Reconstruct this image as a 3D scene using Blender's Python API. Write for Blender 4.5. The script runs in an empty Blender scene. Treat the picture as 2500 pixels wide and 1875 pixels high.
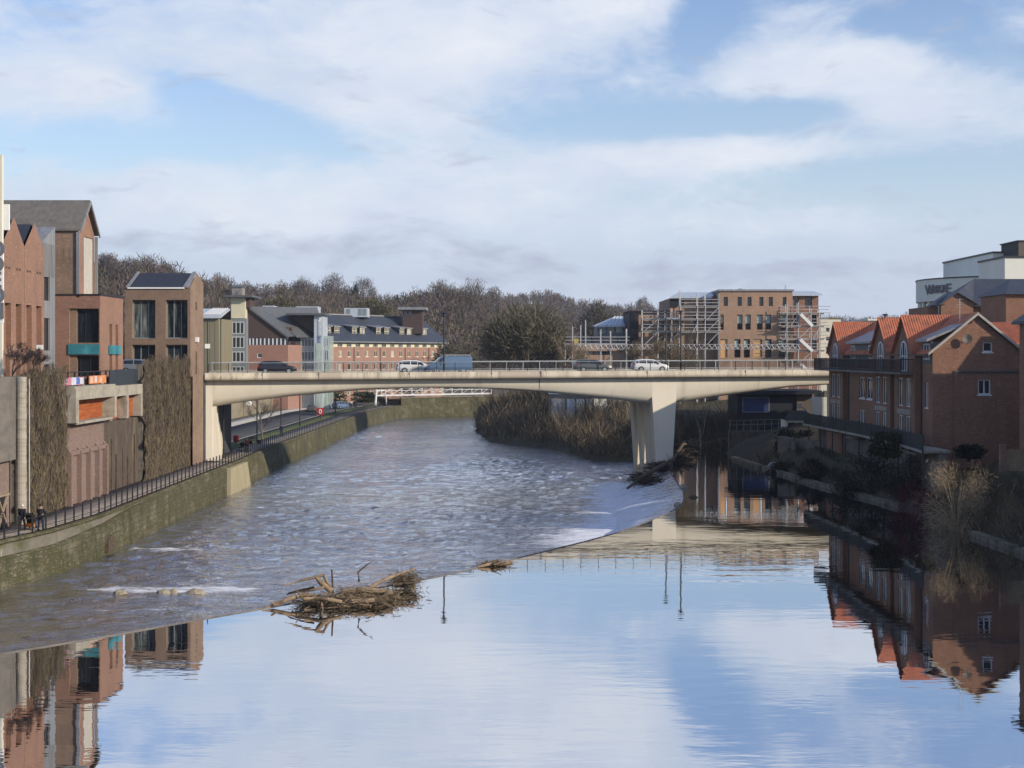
import bpy, math, random
import numpy as np
from mathutils import Vector, Matrix
random.seed(7); RNG=np.random.default_rng(11)
F=3221.; H=12.7; HY=865.; CX=1250.      # focal length in photo pixels, eye height, horizon row, centre column
def PX(px,Y): return (px-CX)*Y/F
def PZ(py,Y): return H-(py-HY)*Y/F
SC=bpy.context.scene; COL=SC.collection
SUN_AZ=math.radians(62); SUN_EL=math.radians(22)

# ---------------------------------------------------------------- mesh builder
class MB:
    def __init__(s): s.v=[]; s.f=[]; s.m=[]
    def poly(s,pts,m=0):
        i=len(s.v); s.v+= [tuple(p) for p in pts]; s.f.append(tuple(range(i,i+len(pts)))); s.m.append(m)
    def box(s,x0,x1,y0,y1,z0,z1,m=0):
        s.lbox((0,0),(1,0),(0,1),x0,x1,z0,z1,y0,y1,m)
    def lbox(s,o,u,n,a0,a1,b0,b1,c0,c1,m=0):
        i=len(s.v)
        for b in (b0,b1):
            for a,c in ((a0,c0),(a1,c0),(a1,c1),(a0,c1)):
                s.v.append((o[0]+u[0]*a+n[0]*c,o[1]+u[1]*a+n[1]*c,b))
        for q in ((0,1,2,3),(4,5,6,7),(0,1,5,4),(1,2,6,5),(2,3,7,6),(3,0,4,7)):
            s.f.append(tuple(i+k for k in q)); s.m.append(m)
    def prism(s,pts,vec,m=0,caps=True):
        i=len(s.v); n=len(pts)
        s.v+=[tuple(p) for p in pts]+[(p[0]+vec[0],p[1]+vec[1],p[2]+vec[2]) for p in pts]
        if caps:
            s.f+=[tuple(range(i,i+n)),tuple(range(i+n,i+2*n))]; s.m+=[m,m]
        for k in range(n):
            j=(k+1)%n; s.f.append((i+k,i+j,i+n+j,i+n+k)); s.m.append(m)
    def tube(s,pts,rs,n=6,m=0,caps=True):
        pts=[Vector(p) for p in pts]
        if not isinstance(rs,(list,tuple)): rs=[rs]*len(pts)
        i=len(s.v)
        for k,p in enumerate(pts):
            d=(pts[min(k+1,len(pts)-1)]-pts[max(k-1,0)]).normalized()
            a=d.orthogonal().normalized() if abs(d.z)>.99 else d.cross(Vector((0,0,1))).normalized()
            b=d.cross(a)
            for t in range(n):
                w=2*math.pi*t/n; s.v.append(tuple(p+(a*math.cos(w)+b*math.sin(w))*rs[k]))
        for k in range(len(pts)-1):
            for t in range(n):
                t2=(t+1)%n; s.f.append((i+k*n+t,i+k*n+t2,i+(k+1)*n+t2,i+(k+1)*n+t)); s.m.append(m)
        if caps:
            s.f.append(tuple(range(i,i+n))); s.f.append(tuple(range(i+(len(pts)-1)*n,i+len(pts)*n))); s.m+=[m,m]
    def bar(s,p,q,w,h=None,m=0):
        p=Vector(p); q=Vector(q); h=h or w; d=(q-p).normalized()
        a=d.cross(Vector((0,0,1)))
        a=Vector((1,0,0)) if a.length<1e-3 else a.normalized()
        b=d.cross(a); i=len(s.v)
        for e in (p,q):
            for x,y in ((-1,-1),(1,-1),(1,1),(-1,1)): s.v.append(tuple(e+a*x*w/2+b*y*h/2))
        for f in ((0,1,2,3),(4,5,6,7),(0,1,5,4),(1,2,6,5),(2,3,7,6),(3,0,4,7)): s.f.append(tuple(i+k for k in f)); s.m.append(m)
    def lathe(s,c,prof,n=16,m=0):
        i=len(s.v)
        for r,z in prof:
            for t in range(n):
                w=2*math.pi*t/n; s.v.append((c[0]+r*math.cos(w),c[1]+r*math.sin(w),c[2]+z))
        for k in range(len(prof)-1):
            for t in range(n):
                t2=(t+1)%n; s.f.append((i+k*n+t,i+k*n+t2,i+(k+1)*n+t2,i+(k+1)*n+t)); s.m.append(m)
    def facade(s,o,u,n,W,z0,z1,ops,d,m=0):
        xs=sorted({0.,W}|{max(0,q[0]) for q in ops}|{min(W,q[1]) for q in ops}); zs=sorted({z0,z1}|{q[2] for q in ops}|{q[3] for q in ops})
        P=lambda a,b,c=0:(o[0]+u[0]*a+n[0]*c,o[1]+u[1]*a+n[1]*c,b)
        for i in range(len(xs)-1):
            for j in range(len(zs)-1):
                if zs[j]<z0 or zs[j+1]>z1: continue
                ca=(xs[i]+xs[i+1])/2; cb=(zs[j]+zs[j+1])/2
                if any(q[0]<ca<q[1] and q[2]<cb<q[3] for q in ops): continue
                s.poly((P(xs[i],zs[j]),P(xs[i+1],zs[j]),P(xs[i+1],zs[j+1]),P(xs[i],zs[j+1])),m)
        for a0,a1,b0,b1 in [q[:4] for q in ops]:
            s.poly((P(a0,b0),P(a0,b1),P(a0,b1,-d),P(a0,b0,-d)),m); s.poly((P(a1,b0),P(a1,b1),P(a1,b1,-d),P(a1,b0,-d)),m)
            s.poly((P(a0,b0),P(a1,b0),P(a1,b0,-d),P(a0,b0,-d)),m); s.poly((P(a0,b1),P(a1,b1),P(a1,b1,-d),P(a0,b1,-d)),m)
    def build(s,name,mats,parent=None,smooth=False):
        me=bpy.data.meshes.new(name)
        off=root_of(parent)
        me.from_pydata([(x-off[0],y-off[1],z-off[2]) for x,y,z in s.v],[],s.f)
        if not isinstance(mats,(list,tuple)): mats=[mats]
        for q in mats: me.materials.append(q)
        if len(mats)>1: me.polygons.foreach_set('material_index',s.m)
        if smooth: me.polygons.foreach_set('use_smooth',[True]*len(s.f))
        me.update()
        ob=bpy.data.objects.new(name,me); COL.objects.link(ob); ob.parent=parent
        return ob
def root_of(p):
    v=Vector((0,0,0))
    while p is not None: v=v+p.location; p=p.parent
    return v
def thing(name,label,cat,loc=(0,0,0),group=None,rz=0):
    o=bpy.data.objects.new(name,None); COL.objects.link(o); o.location=loc; o.rotation_euler=(0,0,rz); o.empty_display_size=.2
    return tag(o,label,cat,group)
def tag(o,label,cat,group=None,kind=None):
    o['label']=label; o['category']=cat
    if group: o['group']=group
    if kind: o['kind']=kind
    return o
def struct(o,kind='structure',label=None,cat=None):
    o['kind']=kind
    if label: o['label']=label
    if cat: o['category']=cat
    return o
def copy_tree(o,parent=None):
    c=o.copy(); COL.objects.link(c); c.parent=parent
    for ch in list(o.children): copy_tree(ch,c)
    return c
def np_mesh(name,V,Q,mat,parent=None,tint=None,smooth=False):
    V=np.asarray(V,np.float32).reshape(-1,3); Q=np.asarray(Q,np.int32).reshape(-1,4)
    off=root_of(parent); V=V-np.array(off,np.float32)
    me=bpy.data.meshes.new(name)
    me.vertices.add(len(V)); me.vertices.foreach_set('co',V.ravel())
    me.loops.add(Q.size); me.loops.foreach_set('vertex_index',Q.ravel())
    me.polygons.add(len(Q)); me.polygons.foreach_set('loop_start',np.arange(0,Q.size,4,dtype=np.int32))
    if smooth: me.polygons.foreach_set('use_smooth',np.ones(len(Q),bool))
    me.materials.append(mat); me.update(calc_edges=True)
    if tint is not None:
        a=me.attributes.new('tint','FLOAT_COLOR','POINT'); t=np.ones((len(V),4),np.float32); t[:,:3]=tint; a.data.foreach_set('color',t.ravel())
    ob=bpy.data.objects.new(name,me); COL.objects.link(ob); ob.parent=parent
    return ob
def text_obj(name,s,size,ext,mat,parent,M,align='CENTER',space=1.,bold=0):
    cu=bpy.data.curves.new(name,'FONT'); cu.body=s; cu.size=size; cu.extrude=ext; cu.align_x=align; cu.align_y='CENTER'; cu.space_line=space; cu.offset=bold
    t=bpy.data.objects.new(name,cu); COL.objects.link(t)
    bpy.context.view_layer.update()
    me=bpy.data.meshes.new_from_object(t.evaluated_get(bpy.context.evaluated_depsgraph_get()))
    bpy.data.objects.remove(t); bpy.data.curves.remove(cu)
    me.name=name; me.materials.clear(); me.materials.append(mat); me.transform(Matrix.Translation(-root_of(parent))@M)
    ob=bpy.data.objects.new(name,me); COL.objects.link(ob); ob.parent=parent
    return ob
def face_M(p,u,n):        # text plane: x along u, y up, facing n
    u=Vector((u[0],u[1],0)); n=Vector((n[0],n[1],0)); z=Vector((0,0,1))
    M=Matrix((u,z,n)).transposed().to_4x4(); M.translation=Vector(p); return M

# ---------------------------------------------------------------- materials
def nd(nt,t,**k):
    x=nt.nodes.new(t)
    for a,b in k.items():
        if a.startswith('i_'):
            key=a[2:]; key=int(key) if key.isdigit() else key.replace('_',' ')
            x.inputs[key].default_value=b
        else: setattr(x,a,b)
    return x
def newmat(name):
    m=bpy.data.materials.new(name); m.use_nodes=True; nt=m.node_tree; nt.nodes.clear()
    o=nt.nodes.new('ShaderNodeOutputMaterial'); b=nt.nodes.new('ShaderNodeBsdfPrincipled'); nt.links.new(b.outputs[0],o.inputs[0])
    return m,nt,b,o
def c4(c): return (c[0],c[1],c[2],1.)
def ramp(nt,fac,stops):
    r=nt.nodes.new('ShaderNodeValToRGB'); e=r.color_ramp.elements
    while len(e)>1: e.remove(e[-1])
    e[0].position=stops[0][0]; e[0].color=c4(stops[0][1])
    for p,c in stops[1:]:
        x=e.new(p); x.color=c4(c)
    nt.links.new(fac,r.inputs[0]); return r.outputs[0]
def noise(nt,vec,scale,detail=5,rough=.6,dist=0):
    n=nd(nt,'ShaderNodeTexNoise'); n.inputs['Scale'].default_value=scale; n.inputs['Detail'].default_value=detail; n.inputs['Roughness'].default_value=rough; n.inputs['Distortion'].default_value=dist
    nt.links.new(vec,n.inputs['Vector']); return n.outputs[0]
def mapped(nt,vec,scale=(1,1,1),rot=(0,0,0)):
    m=nd(nt,'ShaderNodeMapping'); m.inputs['Scale'].default_value=scale; m.inputs['Rotation'].default_value=rot; nt.links.new(vec,m.inputs[0]); return m.outputs[0]
def mix(nt,f,a,b,mode='MIX'):
    m=nd(nt,'ShaderNodeMix',data_type='RGBA',blend_type=mode); m.clamp_factor=True
    for s,v in ((0,f),(6,a),(7,b)):
        if isinstance(v,(int,float)): m.inputs[s].default_value=v
        elif isinstance(v,tuple): m.inputs[s].default_value=c4(v)
        else: nt.links.new(v,m.inputs[s])
    return m.outputs[2]
def mth(nt,op,a,b=None,clamp=False):
    m=nd(nt,'ShaderNodeMath',operation=op); m.use_clamp=clamp
    for s,v in ((0,a),(1,b)):
        if v is None: continue
        if isinstance(v,(int,float)): m.inputs[s].default_value=v
        else: nt.links.new(v,m.inputs[s])
    return m.outputs[0]
def bump(nt,b,h,dist,strength=1.):
    x=nd(nt,'ShaderNodeBump'); x.inputs['Strength'].default_value=strength; x.inputs['Distance'].default_value=dist
    nt.links.new(h,x.inputs['Height']); nt.links.new(x.outputs[0],b.inputs['Normal'])
def mat(name,c1,c2=None,scale=1.5,st=(1,1,1),rough=.85,spec=.3,metal=0.,bmp=0.,stain=None,rand=0.,detail=6):
    """stain=(colour,scale,stretch,lo,hi)"""
    m,nt,b,o=newmat(name); tc=nd(nt,'ShaderNodeTexCoord').outputs['Object']
    c2=c2 or tuple(x*.8 for x in c1)
    n=noise(nt,mapped(nt,tc,st),scale,detail)
    col=ramp(nt,n,[(.3,c2),(.7,c1)])
    if stain:
        for sc,ss,sst,lo,hi in (stain if isinstance(stain,list) else [stain]):
            f=noise(nt,mapped(nt,tc,sst),ss,5,.65); f=ramp(nt,f,[(lo,(0,0,0)),(hi,(1,1,1))]); col=mix(nt,f,col,sc)
    if rand:
        oi=nd(nt,'ShaderNodeObjectInfo').outputs['Random']; f=mth(nt,'ADD',mth(nt,'MULTIPLY',oi,2*rand),1-rand)
        x=nd(nt,'ShaderNodeVectorMath',operation='SCALE'); nt.links.new(col,x.inputs[0]); nt.links.new(f,x.inputs[3]); col=x.outputs[0]
    nt.links.new(col,b.inputs['Base Color'])
    b.inputs['Roughness'].default_value=rough; b.inputs['Specular IOR Level'].default_value=spec; b.inputs['Metallic'].default_value=metal
    if bmp: bump(nt,b,noise(nt,mapped(nt,tc,st),scale*6,4),bmp)
    return m
def brick(name,c1,c2,mortar,dark,amt=.5,big=.35,bw=.225,bh=.075,ms=.008,lo=.36,hi=.66,moss=None):
    m,nt,b,o=newmat(name); tc=nd(nt,'ShaderNodeTexCoord').outputs['Object']
    s=nd(nt,'ShaderNodeSeparateXYZ'); nt.links.new(tc,s.inputs[0]); cb=nd(nt,'ShaderNodeCombineXYZ')
    nt.links.new(mth(nt,'ADD',s.outputs[0],s.outputs[1]),cb.inputs[0]); nt.links.new(s.outputs[2],cb.inputs[1])
    br=nd(nt,'ShaderNodeTexBrick'); br.inputs['Color1'].default_value=c4(c1); br.inputs['Color2'].default_value=c4(c2); br.inputs['Mortar'].default_value=c4(mortar)
    br.inputs['Scale'].default_value=1.; br.inputs['Mortar Size'].default_value=ms; br.inputs['Brick Width'].default_value=bw; br.inputs['Row Height'].default_value=bh
    nt.links.new(cb.outputs[0],br.inputs['Vector'])
    f=noise(nt,mapped(nt,tc,(1,1,1.6)),big,7,.68); f=ramp(nt,f,[(lo,(0,0,0)),(hi,(1,1,1))])
    f2=noise(nt,mapped(nt,tc,(1.5,1.5,.25)),.9,4); f2=ramp(nt,f2,[(.5,(0,0,0)),(.8,(1,1,1))])
    col=mix(nt,mth(nt,'MULTIPLY',f,amt),br.outputs[0],dark); col=mix(nt,mth(nt,'MULTIPLY',f2,.3),col,tuple(x*.55 for x in dark))
    f3=noise(nt,mapped(nt,tc,(3,3,9)),1.,3); f3=ramp(nt,f3,[(.56,(0,0,0)),(.7,(1,1,1))]); col=mix(nt,mth(nt,'MULTIPLY',f3,.5),col,tuple(min(1,x*1.55+.02) for x in c1))
    if moss:
        f4=noise(nt,mapped(nt,tc,(1,1.4,.3)),.8,6,.7); f4=ramp(nt,f4,[(.5,(0,0,0)),(.66,(1,1,1))]); col=mix(nt,mth(nt,'MULTIPLY',f4,.85),col,moss)
    nt.links.new(col,b.inputs['Base Color']); b.inputs['Roughness'].default_value=.9; b.inputs['Specular IOR Level'].default_value=.2
    bump(nt,b,br.outputs['Fac'],-.01-ms*.5,.6)
    return m
def glassmat(name,dark=(.012,.016,.02),light=(.22,.24,.22),prob=.4,rough=.06):
    m,nt,b,o=newmat(name); oi=nd(nt,'ShaderNodeObjectInfo').outputs['Random']
    tc=nd(nt,'ShaderNodeTexCoord').outputs['Object']; n=noise(nt,mapped(nt,tc,(2.2,2.2,.35)),1.3,2)
    v=mth(nt,'ADD',mth(nt,'MULTIPLY',n,.8),mth(nt,'MULTIPLY',oi,.6))
    col=ramp(nt,v,[(.72,dark),(.72+.35*(1.05-prob),tuple((a+c)*.5 for a,c in zip(dark,light))),(1.,light)])
    nt.links.new(col,b.inputs['Base Color']); b.inputs['Roughness'].default_value=rough; b.inputs['Specular IOR Level'].default_value=.8
    bump(nt,b,noise(nt,tc,.7,1),.01,.4)
    return m
def tintmat(name,rough=.9,var=.35,scale=.4):
    m,nt,b,o=newmat(name); a=nd(nt,'ShaderNodeAttribute',attribute_name='tint'); tc=nd(nt,'ShaderNodeTexCoord').outputs['Object']
    n=noise(nt,tc,scale,3); f=mth(nt,'ADD',mth(nt,'MULTIPLY',n,var*2),1-var)
    x=nd(nt,'ShaderNodeVectorMath',operation='SCALE'); nt.links.new(a.outputs['Color'],x.inputs[0]); nt.links.new(f,x.inputs[3])
    nt.links.new(x.outputs[0],b.inputs['Base Color']); b.inputs['Roughness'].default_value=rough; b.inputs['Specular IOR Level'].default_value=.15
    return m

M={}
M['brick_red']=brick('brick_red',(.31,.155,.1),(.24,.115,.075),(.36,.28,.22),(.17,.105,.08))
M['brick_tan']=brick('brick_tan',(.275,.18,.122),(.215,.14,.094),(.34,.27,.21),(.15,.105,.076),.6)
M['brick_house']=brick('brick_house',(.31,.16,.098),(.24,.118,.074),(.3,.22,.16),(.185,.095,.062),.5)
M['brick_pink']=brick('brick_pink',(.33,.175,.13),(.285,.145,.105),(.36,.29,.24),(.25,.13,.1),.35)
M['brick_far']=brick('brick_far',(.42,.265,.175),(.36,.215,.135),(.4,.33,.26),(.23,.155,.108),.5,.25)
M['brick_dark']=brick('brick_dark',(.12,.075,.06),(.09,.055,.045),(.14,.11,.1),(.07,.045,.04))
M['brick_paver']=brick('brick_paver',(.24,.165,.138),(.21,.14,.116),(.27,.21,.18),(.16,.115,.098),.4)
M['stone']=mat('stone',(.25,.215,.155),(.13,.11,.08),1.2,(1,1,2),bmp=.03,stain=((.06,.06,.03),.5,(1,1,1),.48,.66))
M['ashlar']=brick('ashlar',(.36,.3,.21),(.28,.23,.16),(.2,.17,.12),(.15,.13,.09),.7)
M['slate']=mat('slate',(.05,.06,.08),(.03,.036,.05),2.,(1,1,3),rough=.55,spec=.4,stain=((.09,.09,.09),.5,(1,1,.5),.55,.8))
M['slate_grey']=mat('slate_grey',(.12,.125,.13),(.075,.08,.085),1.5,(1,1,2),rough=.6)
M['navy_metal']=mat('navy_metal',(.034,.042,.062),(.026,.032,.048),.8,(3,3,.3),rough=.75,spec=.3)
M['roof_brown']=mat('roof_brown',(.175,.16,.14),(.115,.105,.095),1.1,(2.5,2.5,.25),rough=.75,stain=((.08,.075,.065),.5,(1,1,.3),.55,.75))
M['zinc']=mat('zinc',(.34,.34,.34),(.2,.2,.2),1.,(3,3,.2),rough=.5,metal=.3)
M['blind']=mat('blind',(.42,.5,.45),(.36,.44,.4),1.,rough=.8)
M['lightmetal']=mat('lightmetal',(.55,.6,.64),(.42,.46,.5),.8,(2,2,.5),rough=.4,metal=.2)
M['render']=mat('render',(.72,.68,.55),(.6,.57,.47),.5,(1,1,.4),rough=.9,stain=((.4,.38,.32),.6,(1,1,.25),.58,.85))
M['white_render']=mat('white_render',(.78,.76,.66),(.7,.69,.6),.3,(1,1,.4),rough=.9)
M['white']=mat('white',(.78,.78,.76),(.68,.68,.66),1.,rough=.55)
M['white_frame']=mat('white_frame',(.72,.73,.74),(.6,.6,.62),1.5,rough=.45)
M['cream']=mat('cream',(.62,.57,.40),(.54,.5,.36),.5,rough=.8)
M['olive_panel']=mat('olive_panel',(.23,.2,.13),(.19,.165,.105),.5,(1,1,.3),rough=.8)
M['grey_frame']=mat('grey_frame',(.22,.25,.26),(.17,.2,.21),1.,rough=.5)
M['dark_metal']=mat('dark_metal',(.022,.024,.027),(.015,.016,.018),2.,rough=.5,spec=.4)
M['black_rail']=mat('black_rail',(.03,.03,.032),(.02,.02,.022),2.,rough=.6)
M['galv']=mat('galv',(.52,.51,.5),(.38,.37,.36),2.,rough=.5,metal=.1)
M['plank']=mat('plank',(.5,.47,.41),(.38,.35,.3),1.5,(.3,3,1),rough=.85)
M['timber']=mat('timber',(.36,.28,.18),(.24,.18,.115),1.2,(1,1,1),rough=.85,bmp=.02)
M['driftwood']=mat('driftwood',(.36,.26,.165),(.16,.11,.07),2.2,(1,1,1),rough=.85,bmp=.03,stain=((.07,.05,.035),1.4,(1,1,1),.52,.72))
M['driftbark']=mat('driftbark',(.13,.095,.06),(.05,.036,.025),3.,rough=.9,bmp=.04)
M['rust']=mat('rust',(.42,.115,.03),(.2,.05,.018),1.4,(.5,.5,4),rough=.8,stain=((.5,.25,.14),1.1,(.4,.4,2),.6,.75))
M['terracotta']=mat('terracotta',(.58,.2,.1),(.42,.135,.072),1.6,(1,1,1),rough=.9,bmp=.03,stain=[((.22,.115,.08),1.1,(1,1,1),.5,.72),((.4,.22,.15),3.,(1,1,1),.6,.75)])
M['road']=mat('road',(.065,.064,.066),(.045,.045,.047),.6,(1,.2,1),rough=.9,stain=((.1,.1,.1),.3,(1,.2,1),.5,.8))
M['paving']=mat('paving',(.30,.25,.21),(.22,.185,.155),1.2,rough=.9,stain=((.15,.13,.11),.4,(1,1,1),.5,.8))
M['kerb']=mat('kerb',(.42,.4,.36),(.33,.31,.28),1.,rough=.9)
M['grass']=mat('grass',(.075,.095,.028),(.04,.055,.018),.7,rough=.95,bmp=.05,stain=((.12,.1,.045),.3,(1,1,1),.5,.75))
M['soil']=mat('soil',(.085,.065,.042),(.045,.036,.024),.5,rough=.95,bmp=.08,stain=((.06,.065,.025),.25,(1,1,1),.45,.7))
M['woodfloor']=mat('woodfloor',(.12,.098,.075),(.085,.07,.055),.06,rough=1.,stain=((.13,.12,.075),.02,(1,1,1),.5,.7))
M['glass']=glassmat('glass'); M['glass_dark']=glassmat('glass_dark',light=(.06,.07,.08),prob=.2)
M['glass_hotel']=glassmat('glass_hotel',light=(.5,.5,.42),prob=.7)
M['glass_green']=glassmat('glass_green',dark=(.10,.13,.12),light=(.42,.5,.44),prob=.9,rough=.15)
M['ivy']=mat('ivy',(.125,.094,.072),(.07,.054,.043),1.3,(1.6,1.6,.45),rough=.95,bmp=.1,stain=[((.17,.14,.075),.5,(1.4,1.4,.3),.55,.75),((.05,.038,.03),1.2,(1.5,1.5,.35),.58,.72)])
M['river_wall']=brick('river_wall',(.2,.175,.12),(.125,.11,.078),(.055,.05,.034),(.064,.06,.027),.92,.45,1.15,.42,.025,.3,.52,(.038,.042,.018))
M['river_upper']=mat('river_upper',(.2,.18,.145),(.13,.118,.095),.8,(1,1,1.6),rough=.92,bmp=.03,stain=[((.075,.08,.03),.35,(1,.5,.8),.5,.62),((.1,.09,.07),.8,(1,1.5,.3),.55,.7),((.38,.35,.28),.9,(1,2,.35),.66,.74)])
M['wall_clean']=mat('wall_clean',(.38,.33,.22),(.3,.26,.17),.8,(1,1,.4),rough=.9,stain=((.2,.19,.08),.6,(1,1,.3),.5,.8))
M['conc']=mat('conc',(.40,.36,.29),(.28,.25,.2),.8,(1,1,2.5),rough=.9,bmp=.02,stain=((.15,.13,.1),.7,(1,1,.35),.52,.75))
M['conc_dark']=mat('conc_dark',(.2,.175,.145),(.13,.115,.1),.6,(1,1,2.5),rough=.9,bmp=.02,stain=((.08,.065,.055),.5,(1.3,1.3,.3),.48,.7))
M['bridge_conc']=mat('bridge_conc',(.74,.67,.54),(.65,.585,.465),.25,(1,1,.5),rough=.85,stain=[((.42,.37,.29),.5,(1,1,.15),.56,.8),((.3,.26,.2),1.6,(1,1,.1),.66,.78),((.74,.66,.5),.2,(1,1,1),.5,.8)])
M['bridge_coping']=mat('bridge_coping',(.62,.55,.42),(.46,.4,.3),.8,(1,1,.4),rough=.88,stain=[((.3,.26,.19),1.3,(1,1,.2),.5,.68),((.12,.105,.08),2.2,(1,1,.15),.6,.74),((.42,.35,.27),.25,(1,1,.3),.5,.6)])
M['tyre']=mat('tyre',(.012,.012,.012),(.01,.01,.01),2.,rough=.8)
M['alloy']=mat('alloy',(.5,.5,.5),(.4,.4,.4),2.,rough=.35,metal=.6)
M['carglass']=glassmat('carglass',dark=(.01,.013,.016),light=(.05,.06,.07),prob=.3)
def paint(n,c,metal=0.): 
    m=mat(n,c,tuple(x*.92 for x in c),.7,rough=.28,spec=.6,metal=metal,stain=(tuple(x*.6+.02 for x in c),1.2,(1,1,.5),.6,.9)); return m
M['paint_black']=paint('paint_black',(.014,.012,.018)); M['paint_white']=paint('paint_white',(.72,.72,.7)); M['paint_grey']=paint('paint_grey',(.1,.105,.105),.2)
M['paint_blue']=paint('paint_blue',(.1,.165,.26)); M['paint_silver']=paint('paint_silver',(.2,.22,.26),.3)
M['lamp_white']=mat('lamp_white',(.8,.8,.78),rough=.3); M['lamp_red']=mat('lamp_red',(.4,.02,.015),rough=.3)
M['red']=mat('red',(.5,.025,.02),(.4,.02,.018),1.,rough=.5); M['darkred']=mat('darkred',(.22,.012,.014),rough=.5)
M['teal']=mat('teal',(.04,.19,.22),(.03,.15,.18),1.2,rough=.5,stain=((.09,.33,.38),.9,(1,1,.4),.5,.7))
M['hoarding']=mat('hoarding',(.035,.042,.052),(.028,.034,.043),.8,rough=.6)
M['skin']=mat('skin',(.45,.28,.2),rough=.6); M['hair_white']=mat('hair_white',(.6,.58,.54),rough=.8); M['hair_dark']=mat('hair_dark',(.03,.022,.016),rough=.8); M['hair_brown']=mat('hair_brown',(.09,.05,.03),rough=.8)
for n,c in dict(coat_navy=(.012,.014,.024),coat_dark=(.016,.016,.018),jeans=(.03,.04,.065),trousers=(.014,.014,.016),coat_red=(.35,.1,.085),coat_white=(.6,.6,.6),orange=(.75,.22,.03),shoe=(.02,.02,.02),coat_blue=(.02,.03,.06)).items():
    M[n]=mat(n,c,rough=.9)
M['bark']=mat('bark',(.1,.08,.06),(.06,.048,.036),3.,rough=.95,bmp=.03); M['bark_pale']=mat('bark_pale',(.3,.26,.2),(.2,.17,.13),3.,rough=.95)
M['tint']=tintmat('vegetation'); M['tint_rock']=mat('rock',(.38,.33,.24),(.25,.21,.15),2.,rough=.9,bmp=.05)
M['hill_house']=mat('hill_house',(.27,.25,.235),rough=.9)
M['blue_panel']=mat('blue_panel',(.035,.06,.17),(.03,.05,.14),.5,rough=.5)
M['dark_clad']=mat('dark_clad',(.016,.018,.026),(.012,.014,.02),.7,rough=.7)
M['board']=mat('board',(.62,.38,.17),(.52,.31,.14),.9,(2,2,.4),rough=.8)
M['brown_clad']=mat('brown_clad',(.085,.055,.05),(.06,.04,.037),.8,(1,1,6),rough=.8)
M['cedar']=mat('cedar',(.14,.11,.085),(.1,.08,.062),.8,(1,1,6),rough=.8)
M['fence']=mat('fence',(.06,.062,.058),(.04,.042,.04),1.5,(4,4,.3),rough=.9)
M['letter']=mat('letter',(.16,.16,.165),rough=.6); M['letter_blue']=mat('letter_blue',(.1,.16,.36),rough=.5)
M['yellow']=mat('yellow',(.55,.42,.1),rough=.6)
# ---------------------------------------------------------------- ground, water, weir
g=MB(); g.poly(((-4000,-300,-4),(4000,-300,-4),(4000,5000,-4),(-4000,5000,-4))); struct(g.build('ground',M['woodfloor']))
WALL=[(-62,20),(-50,42),(-38.5,62),(-34,72.5),(-31.4,80.9),(-29.9,86.8),(-29.15,95),(-29.2,106),(-29.25,121),(-29.3,145),(-29.8,165),(-29.5,194),(-29.3,216),(-28.9,267),(-27.2,285),(-25,299),(-20,303.5),(-12,309),(-7,312),(5,315),(60,318),(160,320)]
def xw(Y): return float(np.interp(Y,[p[1] for p in WALL[:16]],[p[0] for p in WALL[:16]]))
CREST=[(-60,28),(-40,40),(-30,48.6),(-21.7,55.8),(-17.8,59.8),(-14.8,63.3),(-12.5,65.8),(-8.2,70.6),(-4.1,75.5),(-.8,80.4),(2.2,85.2),(4.9,89.4),(7.3,93.6),(9.3,97.8),(11.05,102),(12.5,105.6),(13.6,109),(14.6,112.8),(15.2,116.5),(15.9,122.5),(16.25,128.6),(16.6,135),(17,142),(18.2,151),(20,161),(22,170),(24,179)]
LAND=[(33,10),(32.4,83),(32.3,91),(32,109),(29.7,128),(27.8,146),(26.6,165),(26,180),(24,185),(17.5,178.3),(10.6,178.3),(6.5,199),(-4,218),(-7.5,250),(-7,290),(-4,304),(5,307),(60,310),(170,312),(170,10)]
def resample(P,step):
    P=np.array(P,float); d=np.r_[0,np.cumsum(np.hypot(*np.diff(P,axis=0).T))]; n=max(2,int(d[-1]/step)); t=np.linspace(0,d[-1],n)
    return np.stack([np.interp(t,d,P[:,0]),np.interp(t,d,P[:,1])],1)
def seg_dist(pts,P):
    best=np.full(len(pts),1e9); 
    for a,b in zip(P[:-1],P[1:]):
        a=np.array(a,float); b=np.array(b,float); ab=b-a; t=np.clip(((pts-a)@ab)/(ab@ab),0,1)
        best=np.minimum(best,np.hypot(*(pts-a-t[:,None]*ab).T))
    return best
def inside(pts,P):
    r=np.zeros(len(pts),bool); n=len(P)
    for i in range(n):
        x1,y1=P[i]; x2,y2=P[(i+1)%n]
        c=((y1>pts[:,1])!=(y2>pts[:,1])); 
        with np.errstate(divide='ignore',invalid='ignore'): c&=pts[:,0]<(x2-x1)*(pts[:,1]-y1)/(y2-y1+1e-12)+x1
        r^=c
    return r
def grid_quads(nx,ny):
    i,j=np.meshgrid(np.arange(nx-1),np.arange(ny-1)); a=(j*nx+i).ravel(); return np.stack([a,a+1,a+nx+1,a+nx],1)

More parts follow.
